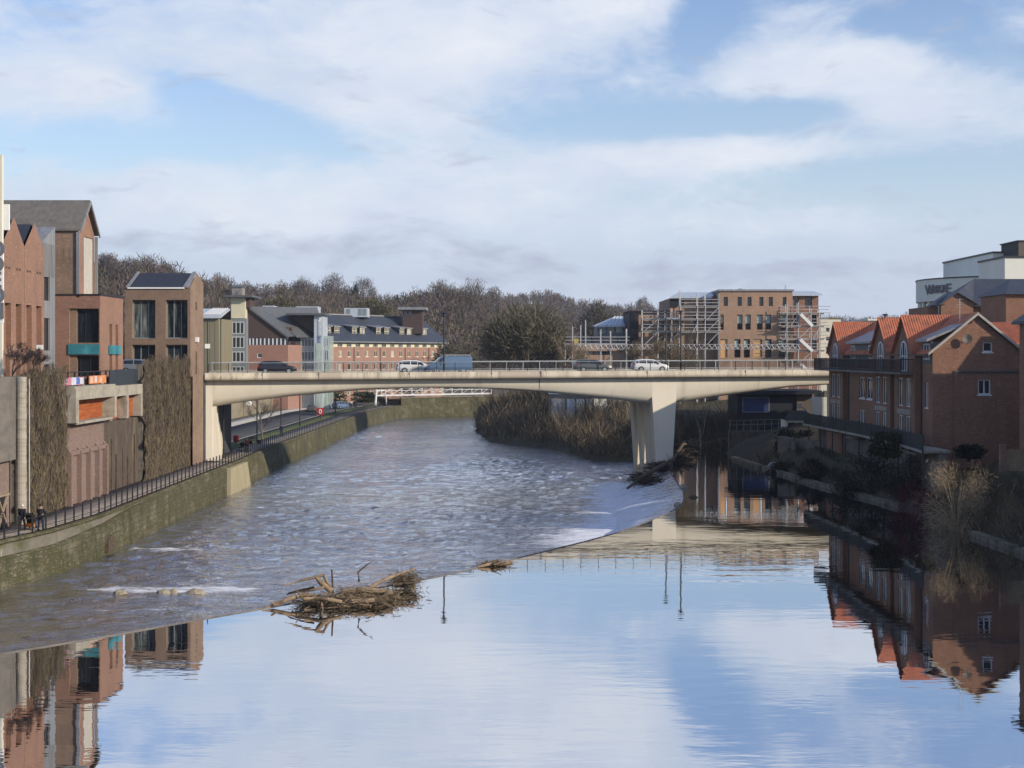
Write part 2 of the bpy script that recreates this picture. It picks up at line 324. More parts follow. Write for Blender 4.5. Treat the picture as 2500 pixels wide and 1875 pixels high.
def water_mat(name,rough_water,deep,refl):
    m=bpy.data.materials.new(name); m.use_nodes=True; nt=m.node_tree; nt.nodes.clear(); L=nt.links.new
    out=nt.nodes.new('ShaderNodeOutputMaterial'); tc=nd(nt,'ShaderNodeTexCoord').outputs['Object']
    gl=nd(nt,'ShaderNodeBsdfGlossy'); gl.inputs['Color'].default_value=(.9,.91,.93,1) if rough_water else (.84,.85,.87,1); df=nd(nt,'ShaderNodeBsdfDiffuse'); df.inputs['Color'].default_value=c4(deep)
    fr=nd(nt,'ShaderNodeFresnel'); fr.inputs['IOR'].default_value=1.33
    bp=nd(nt,'ShaderNodeBump'); 
    if rough_water:
        big=noise(nt,mapped(nt,tc,(.6,1,1)),.09,4,.6)
        h=mth(nt,'ADD',noise(nt,mapped(nt,tc,(.8,1.2,1)),.55,5,.65,.6),mth(nt,'MULTIPLY',noise(nt,mapped(nt,tc,(.7,1.3,1)),2.1,3,.6),.3))
        h=mth(nt,'MULTIPLY',h,mth(nt,'ADD',mth(nt,'MULTIPLY',big,1.6),.0))
        bp.inputs['Distance'].default_value=.55; bp.inputs['Strength'].default_value=.8; gl.inputs['Roughness'].default_value=.07
    else:
        big=noise(nt,mapped(nt,tc,(.8,1,1)),.035,3,.6); big=ramp(nt,big,[(.42,(.02,.02,.02)),(.72,(1,1,1))])
        h=mth(nt,'MULTIPLY',noise(nt,mapped(nt,tc,(.35,1.0,1)),.8,3,.55),mth(nt,'ADD',mth(nt,'MULTIPLY',big,.02),.0035))
        bp.inputs['Distance'].default_value=1.; bp.inputs['Strength'].default_value=1.; gl.inputs['Roughness'].default_value=.012
    L(h,bp.inputs['Height']); L(bp.outputs[0],gl.inputs['Normal']); L(bp.outputs[0],fr.inputs['Normal'])
    f=mth(nt,'ADD',mth(nt,'MULTIPLY',fr.outputs[0],2.3),.27,True) if rough_water else mth(nt,'ADD',mth(nt,'MULTIPLY',fr.outputs[0],.35),refl,True); ms=nd(nt,'ShaderNodeMixShader'); L(f,ms.inputs[0]); L(df.outputs[0],ms.inputs[1]); L(gl.outputs[0],ms.inputs[2]); res=ms.outputs[0]
    if rough_water:      # foam where the surface breaks
        a=nd(nt,'ShaderNodeAttribute',attribute_name='tint').outputs['Color']; s=nd(nt,'ShaderNodeSeparateColor'); L(a,s.inputs[0])
        fo=noise(nt,mapped(nt,tc,(.13,1.5,1)),1.0,6,.7,.4); fo2=noise(nt,mapped(nt,tc,(.4,1.5,1)),3.5,4,.7); fo=mth(nt,'ADD',mth(nt,'MULTIPLY',fo,.65),mth(nt,'MULTIPLY',fo2,.35))
        fac=mth(nt,'MULTIPLY',mth(nt,'SUBTRACT',mth(nt,'ADD',mth(nt,'ADD',mth(nt,'MULTIPLY',fo,1.7),-.35),s.outputs[0]),.9),4.5,True)
        wd=nd(nt,'ShaderNodeBsdfDiffuse'); L(ramp(nt,noise(nt,mapped(nt,tc,(.35,2.4,1)),2.2,5,.7),[(.34,(.5,.52,.55)),(.56,(.9,.9,.9))]),wd.inputs['Color'])
        bp2=nd(nt,'ShaderNodeBump'); bp2.inputs['Distance'].default_value=.25; L(fo,bp2.inputs['Height']); L(bp2.outputs[0],wd.inputs['Normal'])
        m2=nd(nt,'ShaderNodeMixShader'); L(fac,m2.inputs[0]); L(res,m2.inputs[1]); L(wd.outputs[0],m2.inputs[2]); res=m2.outputs[0]
    L(res,out.inputs[0]); return m
M['water_rough']=water_mat('river_water_rough',True,(.125,.115,.108),.78)
M['water_calm']=water_mat('river_water_calm',False,(.03,.026,.02),.58)

WAVE=.0105
# rough water below the weir
gx=np.arange(-64,30.1,.34); gy=[30.]
while gy[-1]<322: gy.append(gy[-1]+max(.24,gy[-1]*.0034))
gy=np.array(gy); XX,YY=np.meshgrid(gx,gy); pts=np.stack([XX.ravel(),YY.ravel()],1)
dC=seg_dist(pts,CREST); x,y=pts.T
foam=np.zeros(len(pts))
wr=np.clip((y-92)/14,0,1)
foam+=wr*np.exp(-np.maximum(dC-6,0)/4.8)*.74*(y<150)
foam+=(1-wr)*np.exp(-((dC-1.5)/1.2)**2)*.16
def fline(x0,x1,y0,sy,a): return a*np.exp(-((y-y0)/sy)**2)*np.clip((x-x0)/1.5,0,1)*np.clip((x1-x)/2.5,0,1)
foam+=fline(-29.5,-21.,98.,1.2,.47)+fline(-27,-14,81.4,1.8,.48)+fline(-26,-13,74.5,2.6,.25)+fline(-22,-12,68.,2.4,.28)+fline(-34,-22,83.5,1.,.1)
foam+=fline(-27,-13,86.5,1.6,.13)+fline(-20,-6,90,2.4,.14)+.1*np.exp(-((x+14)/14)**2-((y-160)/60)**2)+.05
wrn=np.random.default_rng(5); zz=np.zeros(len(x)); wx=x+.5*np.sin(y*.43+x*.21)+.3*np.sin(x*1.1-y*.7); wy=y+.5*np.sin(x*.37-y*.19)+.3*np.sin(y*1.3+x*.5)
for _ in range(46):
    lam=math.exp(wrn.uniform(math.log(.6),math.log(3.8))); th=wrn.normal(math.pi/2,.6); ph=wrn.uniform(0,6.283); kx,ky=math.cos(th)*6.283/lam,math.sin(th)*6.283/lam
    zz+=WAVE*lam**.9*np.sin(kx*wx+ky*wy+ph)*(.5+.5*np.sin(x*.09*wrn.uniform(.5,2)+y*.06*wrn.uniform(.5,2)+ph*3))
env=.32+.85*(.5+.5*np.sin(x*.11+1.3*np.sin(y*.05)))*(.5+.5*np.sin(y*.085+np.sin(x*.13)))+.35*np.exp(-((y-125)/40)**2)
zz=-1.8+np.clip(zz*env,-.22,.26)
tint=np.stack([foam]*3,1)
w=np_mesh('river_water',np.stack([x,y,zz],1),grid_quads(len(gx),len(gy)),M['water_rough'],tint=tint,smooth=True); struct(w)
g=MB(); g.poly(((29.5,285,-1.83),(170,285,-1.83),(170,322,-1.83),(29.5,322,-1.83))); struct(g.build('river_water',M['water_rough']))
# calm pool above the weir
Cs=resample(CREST,1.2)
g=MB(); g.poly([(p[0],p[1],0) for p in Cs]+[(26,186,0),(36,186,0),(40,10,0),(40,-40,0),(-70,-40,0)]); struct(g.build('mill_pool_water',M['water_calm']))
# weir
t=np.gradient(Cs,axis=0); t/=np.hypot(*t.T)[:,None]; nrm=np.stack([-t[:,1],t[:,0]],1)
wid=np.interp(Cs[:,1],[50,80,95,108,120,140,150,180],[1.3,1.5,2.4,5.2,7.2,6.5,3,1.2])
K=14; V=[]; T=[]
for k in range(K):
    f=k/(K-1); z=.0-2.0*(f**1.0)*(1-.25*math.sin(math.pi*f)) 
    P=Cs+nrm*(wid*f)[:,None]; jit=.03*np.sin(Cs[:,0]*3.1+k*1.3)*np.sin(Cs[:,1]*2.3-k)
    V.append(np.stack([P[:,0],P[:,1],np.full(len(P),z)+jit*(0<k)],1)); w8=np.clip((Cs[:,1]-88)/14,0,1)
    T.append(np.stack([w8*(.43+.4*f**1.4)+(1-w8)*(.14+.2*f)]*3,1))
wr_=thing('weir','long curved weir with white water spilling down its slope beside the bridge pier','weir',(0,100,0))
np_mesh('spillway',np.concatenate(V),grid_quads(len(Cs),K),M['water_rough'],wr_,np.concatenate(T),True)
g=MB(); g.tube([(p[0],p[1],-.035) for p in Cs],.085,5); g.build('stone_sill',M['conc_dark'],wr_)
# right bank
gx=np.arange(-14,171,1.5); gy=np.arange(10,316,1.5); XX,YY=np.meshgrid(gx,gy); pts=np.stack([XX.ravel(),YY.ravel()],1)
d=seg_dist(pts,LAND[:-2]); ins=inside(pts,LAND); d=np.where(ins,d,-d); near=np.clip((176-pts[:,1])/8,0,1)*(pts[:,0]>22)
h1=np.interp(d,[-4,-.4,.3,1.5,4,9,30],[-3,-2.,.15,.7,2.2,3.9,4.6]); h2=np.interp(d,[-4,-.5,.5,3,8,16,40],[-3.2,-2.6,-1.6,-.4,1.2,3.2,5.])
hz=h1*near+h2*(1-near); wob=.25*np.sin(pts[:,0]*.8+np.sin(pts[:,1]*.5))*np.sin(pts[:,1]*.63)
RB_h=hz+wob*np.clip(d,0,2)*.5
struct(np_mesh('right_bank_ground',np.stack([pts[:,0],pts[:,1],RB_h],1),grid_quads(len(gx),len(gy)),M['soil'],smooth=True))
def rb(x,y):
    i=min(max(int((x+14)/1.5),0),len(gx)-1); j=min(max(int((y-10)/1.5),0),len(gy)-1); return float(RB_h[j*len(gx)+i])
k=thing('stone_kerb','low pale stone kerb wall edging the pool below the brick riverside houses','wall',(30,120,0))
for a,b in (((26.9,160),(32.25,109)),((32.4,92.5),(33.2,60))):
    g=MB(); P=resample([a,(29.6,128),b] if a[1]>150 else [a,b],1.6)
    for p,q in zip(P[:-1],P[1:]):
        e=(Vector((q[0],q[1],0))-Vector((p[0],p[1],0))); L=e.length; u=(e.x/L,e.y/L); n=(-u[1],u[0]); jz=random.uniform(-.04,.04)
        g.lbox((p[0],p[1]),u,n,.015,L-.015,-1.2,.34+jz,-.35+random.uniform(-.03,.03),.3)
    g.build('kerb_stones',M['stone'],k)

# ---------------------------------------------------------------- left river wall
def wall_sec(y):
    zl=float(np.interp(y,[88,106],[.15,.97])) if y<106 else .97
    s=.5 if y<104 else .3
    return [(0,-2.8),(-.12,zl-.03),(-s,zl),(-s-.03,1.0),(-1.0,1.0)]
def sweep(P,sec,closed_z=None):
    P=np.asarray(P,float); t=np.gradient(P,axis=0); t/=np.hypot(*t.T)[:,None]; n=np.stack([t[:,1],-t[:,0]],1); V=[]
    for i,p in enumerate(P):
        for o,z in sec(p[1]): V.append((p[0]+n[i,0]*o,p[1]+n[i,1]*o,z))
    return V
P=resample(WALL[:16],2.)
V=sweep(P,wall_sec); rw=thing('river_wall','long mossy concrete river wall below the riverside path on the left bank','wall',(-29,140,0))
Vn=sweep(P,lambda y:wall_sec(y)[:3]); np_mesh('lower_wall',Vn,grid_quads(3,len(P)),M['river_wall'],rw); np_mesh('upper_wall',sweep(P,lambda y:wall_sec(y)[2:]),grid_quads(3,len(P)),M['river_upper'],rw)
cop=lambda y:[(-.26,1.0),(-.24,1.16),(-.95,1.17),(-.96,1.0)]
np_mesh('coping',sweep(P,cop),grid_quads(4,len(P)),M['river_wall'],rw)
g=MB()   # clean concrete buttress below the bridge
g.prism([(-28.92,135.5,-2.6),(-28.9,146.6,-2.6),(-28.98,144.6,.93),(-29.02,136.2,.93)],(-.6,0,0)); g.build('buttress',M['wall_clean'],rw)
g=MB(); y0=95.6
g.prism([(-28.98,y0+.9*math.cos(a),-1.5+1.1*math.sin(a)) for a in np.linspace(0,math.pi,9)],(-.35,0,0)); g.build('outfall',M['driftbark'],rw)
g=MB()
for s_ in (-.2,.2): g.tube([(-29.1,199+s_,-1.8),(-29.15,199+s_,1.3)],.03,5)
for i in range(9): g.tube([(-29.12,198.8,-1.6+i*.33),(-29.12,199.2,-1.6+i*.33)],.02,4)
g.build('ladder',M['dark_metal'],rw)
fw=thing('far_river_wall','brown mossy stone wall at the far river bend below the white footbridge','wall',(-10,308,0))
P2=resample(WALL[15:],3.)
np_mesh('wall_face',sweep(P2,lambda y:[(0,-2.6),(-.25,2.75),(-1.2,2.76)]),grid_quads(3,len(P2)),M['river_wall'],fw)
np_mesh('coping',sweep(P2,lambda y:[(-.1,2.7),(-.1,2.95),(-.9,2.95),(-.9,2.7)]),grid_quads(4,len(P2)),M['stone'],fw)
# path, verge, road on the left bank
def strip(name,m,y0,y1,o0,o1,z,th=.6,step=4.):
    ys=np.arange(y0,y1+.1,step); V=[]
    for yy in ys:
        xx=xw(yy)
        a=xx-(o0 if not callable(o0) else o0(yy)); b=xx-(o1 if not callable(o1) else o1(yy))
        V+=[(a,yy,z-th),(a,yy,z),(b,yy,z),(b,yy,z-th)]
    return struct(np_mesh(name,V,grid_quads(4,len(ys)),m))
strip('riverside_path',M['paving'],58,143,.9,lambda y:max(2.,xw(y)+34.4),1.08)
strip('riverside_path',M['paving'],143,299,.9,4.3,1.08)
strip('grass_verge',M['grass'],143,299,4.3,7.4,1.15)
strip('kerb',M['kerb'],143,299,7.4,7.65,1.16)
strip('road',M['road'],143,340,7.65,16.,1.03)
strip('kerb',M['kerb'],143,340,16.,16.25,1.16)
strip('pavement',M['kerb'],143,340,16.25,20.5,1.14)
strip('left_bank_ground',M['grass'],143,340,20.5,130,1.1,3.)
for yy in range(150,300,9):
    g=MB(); xx=xw(yy)-11.8; g.box(xx-.06,xx+.06,yy,yy+4,1.034,1.0345); struct(g.build('road_marking',M['white']))
    break
# railing
rl=thing('riverside_railing','dark grey post railing running along the top of the mossy river wall','railing',(-29.5,140,1.16))
ys=[78.+1.42*i for i in range(156)]; rest=MB()
nrail=(-1,0)
for i,yy in enumerate(ys):
    xx=xw(yy)-.6; g=MB() if i<98 else rest
    g.box(xx-.045,xx+.045,yy-.045,yy+.045,1.15,2.36)
    g.box(xx-.06,xx+.06,yy-.06,yy+.06,2.36,2.4)
    if i<98: g.build('post',M['black_rail'],rl)
struct(rest.build('far_posts',M['black_rail'],rl),'stuff')
g=MB(); yr=[74+3*i for i in range(75)]
for z in (1.5,2.15): g.tube([(xw(a)-.6,a,z) for a in yr],.022,5)
g.build('rails',M['black_rail'],rl)

# ---------------------------------------------------------------- slivers: bare twigs / leaves
def slivers(C,D,L,W):
    """quads centred C along D, length L, width W, random roll"""
    n=len(C); D=D/np.linalg.norm(D,axis=1)[:,None]; R=RNG.normal(size=(n,3)); S=np.cross(D,R); S/=np.linalg.norm(S,axis=1)[:,None]+1e-9
    L=np.broadcast_to(L,(n,))[:,None]; W=np.broadcast_to(W,(n,))[:,None]
    V=np.stack([C-D*L/2-S*W/2,C-D*L/2+S*W/2,C+D*L/2+S*W*.2,C+D*L/2-S*W*.2],1).reshape(-1,3)
    return V,np.arange(4*n).reshape(n,4)
def rep(T,k): return np.repeat(T,k,axis=0)

# ---------------------------------------------------------------- left terrace
g=MB(); g.box(-220,-34.7,40,143,-3,10.7); struct(g.build('terrace_ground',M['paving']))
g=MB(); g.box(-220,-33.4,143.2,157,-3,10.35); struct(g.build('approach_road',M['road']))
def ivy_wall(label,x,y0,y1,z0,z1,n=6500,seedx=0.):
    r=thing('ivy_wall',label,'wall',(x,y0,z0))
    g=MB(); g.box(x-.7,x-.1,y0,y1,z0,z1-.15); g.build('wall_core',M['conc_dark'],r)
    gy_=np.linspace(y0,y1,40); gz=np.linspace(z0,z1,46); A,B=np.meshgrid(gy_,gz)
    dx=.16*np.sin(A*2.3+seedx+1.6*np.sin(B*1.1))*np.sin(B*1.7+A)+.1*np.sin(A*5.1+B*.6)+RNG.normal(0,.05,A.shape)
    B2=B+np.where(B>z1-.3,RNG.normal(0,.14,A.shape)+.22*np.sin(A*1.9+seedx)+.12*np.sin(A*4.3),0)
    A2=A+np.where((A<y0+.3)|(A>y1-.3),.28*np.sin(B*2.1+seedx)+.16*np.sin(B*5.3),0); np_mesh('ivy',np.stack([x+.06+dx*(B<z1)-.3*(B>z1-.05),A2,B2],2).reshape(-1,3),grid_quads(40,46),M['ivy'],r,smooth=False)
    C=np.stack([x+.12+RNG.random(n)*.28,y0-.2+RNG.random(n)*(y1-y0+.4)+RNG.normal(0,.12,n),z0+RNG.random(n)**.9*(z1-z0+.35)],1); C[:,2]+=.25*np.sin(C[:,1]*1.9+seedx)*(C[:,2]>z1-1.2)
    D=np.stack([RNG.normal(0,.25,n),RNG.normal(0,.35,n),-np.ones(n)],1); V,Q=slivers(C,D,RNG.uniform(.2,.8,n),RNG.uniform(.018,.05,n))
    base=np.array([.115,.088,.068]); T=base*RNG.uniform(.6,1.35,(n,1))*(.8+.5*np.sin(C[:,1:2]*.9+seedx+np.sin(C[:,2:3]*.7))**2); T[RNG.random(n)<.22]=[.15,.13,.06]
    T[(C[:,2]<z0+4)&(RNG.random(n)<.3)]=[.2,.165,.09]
    np_mesh('ivy_stems',V,Q,M['tint'],r,rep(T,4))
ivy_wall('tall wall hung with brown ivy between the round concrete column and the rust-panelled bay',-34.1,91.4,100.3,1.06,11.35)
ivy_wall('tall ivy-covered wall between the rust-panelled bay and the brick tower by the bridge',-33.7,120.6,136.9,1.06,11.95,11000,2.)
r=thing('concrete_wall','grey board-marked concrete wall with a tan panel at the left edge beside the round column','wall',(-33.8,75,1))
g=MB(); g.box(-34.6,-33.55,55,89.2,5.6,11.2); g.build('upper_wall',M['conc_dark'],r)
g=MB(); g.box(-34.6,-34.0,55,89.2,1.06,5.6); g.build('lower_panel',M['brick_paver'],r)
g=MB(); g.bar((-33.9,87.0,1.1),(-33.9,88.6,3.2),.12); g.bar((-33.9,88.6,1.1),(-33.9,87.0,3.2),.12); g.bar((-33.9,86.,3.3),(-33.9,88.9,3.3),.14); g.build('timber_brace',M['timber'],r)
g=MB(); g.box(-33.98,-33.96,86.2,88.6,1.08,3.2); g.build('dark_opening',M['dark_clad'],r)
r=thing('round_column','pale banded round concrete column standing against the ivy wall','column',(-33.6,90.3,1.06))
pr=[]; z=0
while z<10.1:
    hh=random.uniform(.25,.5); rr=.36+random.uniform(-.015,.02); pr+=[(rr,z),(rr,z+hh-.02),(rr-.03,z+hh-.01)]; z+=hh
g=MB(); g.lathe((-33.6,90.3,1.06),pr+[(0,z)],18); g.build('shaft',M['conc'],r)
g=MB(); g.tube([(-33.2,90.75,1.1),(-33.2,90.75,11)],.035,6); g.build('drainpipe',M['galv'],r)
# bay with rust-coloured recess over brick piers
r=thing('terrace_bay','concrete terrace bay with a rust-coloured recess above pink brick piers','building',(-33.8,105,1.06))
g=MB(); g.lbox((0,0),(1,0),(0,1),-35,-33.15,9.2,10.1,100.3,110.7); g.box(-34.95,-33.25,100.3,110.65,10.1,10.22); g.build('concrete_beam',M['conc'],r)
g=MB(); g.box(-35,-33.15,100.3,101.0,7.45,9.2); g.box(-35,-33.15,110.1,110.7,7.45,9.2); g.box(-35,-33.3,101.,110.1,7.3,7.5); g.build('bay_jambs',M['conc'],r)
g=MB(); g.box(-34.9,-34.2,101.01,110.09,7.51,9.19); g.build('rust_panel',M['rust'],r)
g=MB(); g.box(-35,-33.75,111.0,120.6,9.1,10.0); g.box(-35,-33.75,110.9,111.4,7.1,9.1); g.box(-35,-33.75,115.6,116.2,7.1,9.1); g.box(-35,-33.75,120.0,120.6,7.1,9.1); g.build('side_frame',M['conc'],r)
g=MB(); g.box(-34.9,-34.5,111.41,115.59,7.11,9.09); g.box(-34.9,-34.5,116.21,119.99,7.11,9.09); g.build('side_rust_panel',M['rust'],r)
g=MB(); g.box(-34.9,-34.0,100.35,109.9,1.06,7.3); g.build('brick_panel',M['brick_paver'],r)
for yy in (100.9,103.25,105.5,107.75,109.8):
    g=MB(); g.box(-34.0,-33.62,yy-.2,yy+.2,1.06,5.1); g.prism([(-34.0,yy-.2,5.1),(-33.62,yy-.2,5.1),(-34.0,yy-.2,5.5)],(0,.4,0)); g.build('brick_fin',M['brick_paver'],r)
g=MB(); g.box(-34.0,-33.75,101.1,109.6,4.9,5.25); g.build('brick_band',M['brick_paver'],r)
g=MB(); g.box(-34.9,-34.15,109.9,120.7,1.06,7.0); g.build('stained_wall',M['ivy'],r)
g=MB()
for i in range(5): g.box(-34.15,-34.06+random.uniform(-.02,.04),112.+i*1.7+random.uniform(-.3,.3),112.25+i*1.7,1.06,random.uniform(3.,5.9))
g.build('timber_strips',M['driftbark'],r)
g=MB(); g.box(-34.6,-34.5,101,120.5,11.25,11.33); g.box(-34.57,-34.53,101,120.5,10.75,10.8)
for yy in np.arange(101,120.6,1.6): g.box(-34.62,-34.48,yy,yy+.05,10.2,11.33)
tag(g.build('glass_balustrade',M['black_rail'],None),'thin dark balustrade along the terrace above the rust-panelled bay','railing')
def panel(name,label,cat,y0,y1,z0,z1,x,m,mm=None):
    r=thing(name,label,cat,(x,(y0+y1)/2,z0)); g=MB(); g.box(x-.06,x,y0,y1,z0,z1); g.build('board',m,r)
    g=MB(); [g.box(x-.12,x-.061,yy-.04,yy+.04,z0-.4,z1) for yy in (y0+.2,y1-.2)]; g.build('post',M['dark_metal'],r)
    if mm:
        for q,(a,b,c0,c1,ma) in enumerate(mm):
            g=MB(); g.box(x+.004,x+.012,y0+(y1-y0)*a,y0+(y1-y0)*b,z0+(z1-z0)*c0,z0+(z1-z0)*c1); g.build('painted_patch',ma,r)
for n,c in dict(pt_pink=(.55,.22,.27),pt_blue=(.1,.17,.5),pt_pale=(.6,.6,.66),pt_orange=(.68,.25,.08),pt_peach=(.66,.42,.3)).items(): M[n]=mat(n,c,tuple(x*.75 for x in c),2.,rough=.7,stain=((.6,.58,.55),2.5,(1,1,1),.6,.72))
panel('painted_panel','pink white and blue painted panel on the terrace edge above the concrete bay','panel',100.4,105.4,10.3,10.9,-34.2,M['pt_pink'],[(.4,.62,.0,1.,M['pt_pale']),(.62,.8,.1,1.,M['pt_blue']),(.8,.97,.1,.9,M['pt_pale']),(.1,.2,.2,.9,M['pt_pale'])])
panel('painted_panel','orange and peach painted panel on the terrace edge next to the dark hoarding','panel',106.8,111.2,10.3,10.95,-34.2,M['pt_orange'],[(.02,.2,.1,.9,M['pt_peach']),(.3,.42,.15,.95,M['pt_pale']),(.6,.75,.1,.8,M['pt_peach'])])
r=thing('hoarding','plain dark blue-grey hoarding on the terrace edge in front of the brick tower','hoarding',(-34.2,117,10.))
g=MB(); [g.box(-34.3,-34.2,112.2+i*1.9,112.2+i*1.9+1.88,9.95,11.35+.03*(i%2)) for i in range(5)]; g.build('board',M['hoarding'],r)

# ---------------------------------------------------------------- windows
WN=0
def win(root,o,u,n,a0,a1,b0,b1,off,fm,gm,nx=1,ny=1,t=.07,name='window',depth=.08,sill=None):
    g=MB(); B=lambda x0,x1,z0,z1:g.lbox(o,u,n,x0,x1,z0,z1,off-depth,off)
    B(a0,a0+t,b0,b1); B(a1-t,a1,b0,b1); B(a0+t,a1-t,b0,b0+t); B(a0+t,a1-t,b1-t,b1)
    for i in range(1,nx): x=a0+(a1-a0)*i/nx; B(x-t/2,x+t/2,b0+t,b1-t)
    for j in range(1,ny): z=b0+(b1-b0)*j/ny; B(a0+t,a1-t,z-t/2,z+t/2) if nx==1 else [B(a0+(a1-a0)*i/nx+t/2,a0+(a1-a0)*(i+1)/nx-t/2,z-t/2,z+t/2) for i in range(nx)]
    if sill: g.lbox(o,u,n,a0-.1,a1+.1,b0-.12,b0-.002,off-depth,off+.12)
    w=g.build(name,fm,root); g=MB(); P=lambda a,b:(o[0]+u[0]*a+n[0]*(off-depth*.6),o[1]+u[1]*a+n[1]*(off-depth*.6),b)
    g.poly((P(a0+t*.5,b0+t*.5),P(a1-t*.5,b0+t*.5),P(a1-t*.5,b1-t*.5),P(a0+t*.5,b1-t*.5))); g.build('pane',gm,w)
    return w
E=((0,1),(1,0))     # facade facing the river (+x): u along +y, normal +x
S=((1,0),(0,-1))    # facade facing the camera (-y): u along +x, normal -y
# ---------------------------------------------------------------- cinema with two steep gables
r=thing('cinema','red brick cinema with two steep sawtooth gables and tall slot windows','building',(-38,99.7,10.7))
XF=-36.8
for k,(ya,yb) in enumerate(((95.4,99.55),(99.6,103.8))):
    g=MB(); L=yb-ya; ops=[]
    for j in range(2):
        a0=.35+j*(L/2); ops+= [(a0,a0+1.15,13.2,16.45),(a0+.1,a0+.95,10.7,12.7)]
    o=(XF,ya); g.facade(o,*E,L,10.7,20.85,ops,.45); g.poly(((XF,ya,20.85),(XF,yb,20.85),(XF,(ya+yb)/2,22.85)))
    g.poly(((XF-8,ya,10.7),(XF,ya,10.7),(XF,ya,20.85),(XF-8,ya,20.85))); g.poly(((XF-8,yb,10.7),(XF,yb,10.7),(XF,yb,20.85),(XF-8,yb,20.85)))
    g.build('gable_wall',M['brick_red'],r)
    for j in range(2):
        a0=.35+j*(L/2); g=MB(); g.lbox(o,*E,a0,a0+1.15,13.2,16.45,-.5,-.4); g.build('recess_panel',M['brick_red'],r)
        win(r,o,*E,a0+.05,a0+.35,13.3,14.7,-.36,M['dark_metal'],M['glass_dark'],t=.04)
        win(r,o,*E,a0+.1,a0+.95,10.72,12.7,-.3,M['dark_metal'],M['glass_dark'],1,1,.05)
        for q in range(2): g=MB(); g.lbox(o,*E,a0+.1+q*.55,a0+.4+q*.55,18.95,19.1,.0,.03); g.build('vent',M['brick_dark'],r)
    g=MB(); ym=(ya+yb)/2
    for e in (ya,yb): g.poly(((XF-.25,e,20.72),(XF-.25,ym,22.72),(XF-9,ym,22.72),(XF-9,e,20.72)))
    g.build('roof',M['navy_metal'],r)
# zinc stair bay
g=MB(); o=(-37.3,104.6); g.facade(o,*E,3.1,10.7,21.6,[(.5,1.9,17.,18.9),(.5,1.9,13.,15.6),(.5,1.9,10.8,11.9)],.3)
g.poly(((-37.3,104.6,21.6),(-37.3,107.7,21.6),(-37.3,107.7,23.1))); g.poly(((-37.3,107.7,10.7),(-41,107.7,10.7),(-41,107.7,23.1),(-37.3,107.7,23.1))); g.poly(((-37.3,104.6,10.7),(-41,104.6,10.7),(-41,104.6,21.6),(-37.3,104.6,21.6))); g.poly(((-37.3,104.6,21.6),(-37.3,107.7,23.1),(-41,107.7,23.1),(-41,104.6,21.6)))
for i in range(13): g.lbox(o,*E,.02+i*.24,.07+i*.24,18.95,21.6,.0,.05)
g.build('zinc_bay',M['zinc'],r)
for b0,b1 in ((17.,18.9),(13.,15.6),(10.8,11.9)): win(r,o,*E,.5,1.9,b0,b1,-.15,M['dark_metal'],M['glass_dark'],2,1,.05)
# vertical sign
r=thing('cinema_sign','tall white blade sign with stacked black outlined letters at the left edge','sign',(-35.6,92.3,10.7))
g=MB(); g.box(-36.35,-35.55,91.95,92.25,10.7,14.9); g.box(-36.35,-35.55,91.95,92.25,20.4,26.6); g.build('mast',M['render'],r)
g=MB(); g.box(-36.75,-35.5,92.0,92.2,14.9,20.4); g.box(-35.9,-35.2,92.3,92.5,21.4,23.2); g.build('sign_board',M['white'],r)
for i,ch in enumerate('ODEON'):
    text_obj('letter',ch,1.55,.06,M['letter'],r,face_M((-35.95,91.93,20.0-1.08*i),(1,0),(0,-1)),bold=.03)
# tall gabled block
r=thing('theatre_block','tall brown brick gabled block with a steep grey metal roof behind the sawtooth gables','building',(-42,118,10.7))
g=MB(); g.poly(((-58,115.5,10.7),(-38.1,115.5,10.7),(-38.1,115.5,23.65),(-58,115.5,23.65)))
for i in range(3): g.lbox((-40.1,115.5),*S,.3+i*.55,.52+i*.55,20.9,22.,.0,.02,0)
g.build('side_wall',M['brick_tan'],r)  # same brick as the gable, browner here: weaker sun put into the colour
g=MB(); o=(-38.1,115.5); g.facade(o,*E,4.8,10.7,23.6,[(1.9,4.6,17.6,23.2)],.15); g.poly(((-38.1,115.5,23.6),(-38.1,120.3,23.6),(-38.1,117.9,26.1)))
for z in (21.3,19.6,18.): g.lbox(o,*E,.7,1.7,z,z+.14,.0,.03)
g.build('gable_wall',M['brick_red'],r)
g=MB(); g.lbox(o,*E,1.9,4.6,17.6,23.2,-.15,-.1); g.build('render_panel',M['plank'],r)
g=MB(); A=(-38.1,115.3);
for s0,s1 in (((115.25,23.5),(117.9,26.3)),((120.55,23.5),(117.9,26.3))):
    g.prism([(-58,s0[0],s0[1]),(-58,s1[0],s1[1]),(-58,s1[0],s1[1]+.18),(-58,s0[0],s0[1]+.18)],(20.3,0,0))
g.build('roof',M['roof_brown'],r)
g=MB(); fx=-37.69
for p,q in (((115.3,23.6),(117.9,26.4)),((120.5,23.6),(117.9,26.4))): g.prism([(fx,p[0],p[1]),(fx,q[0],q[1]),(fx,q[0],q[1]-.3),(fx,p[0],p[1]-.3)],(.1,0,0))
for yy in (115.3,120.32): g.box(-38.08,-37.8,yy,yy+.14,17.7,23.4)
g.build('gable_frame',M['zinc'],r)
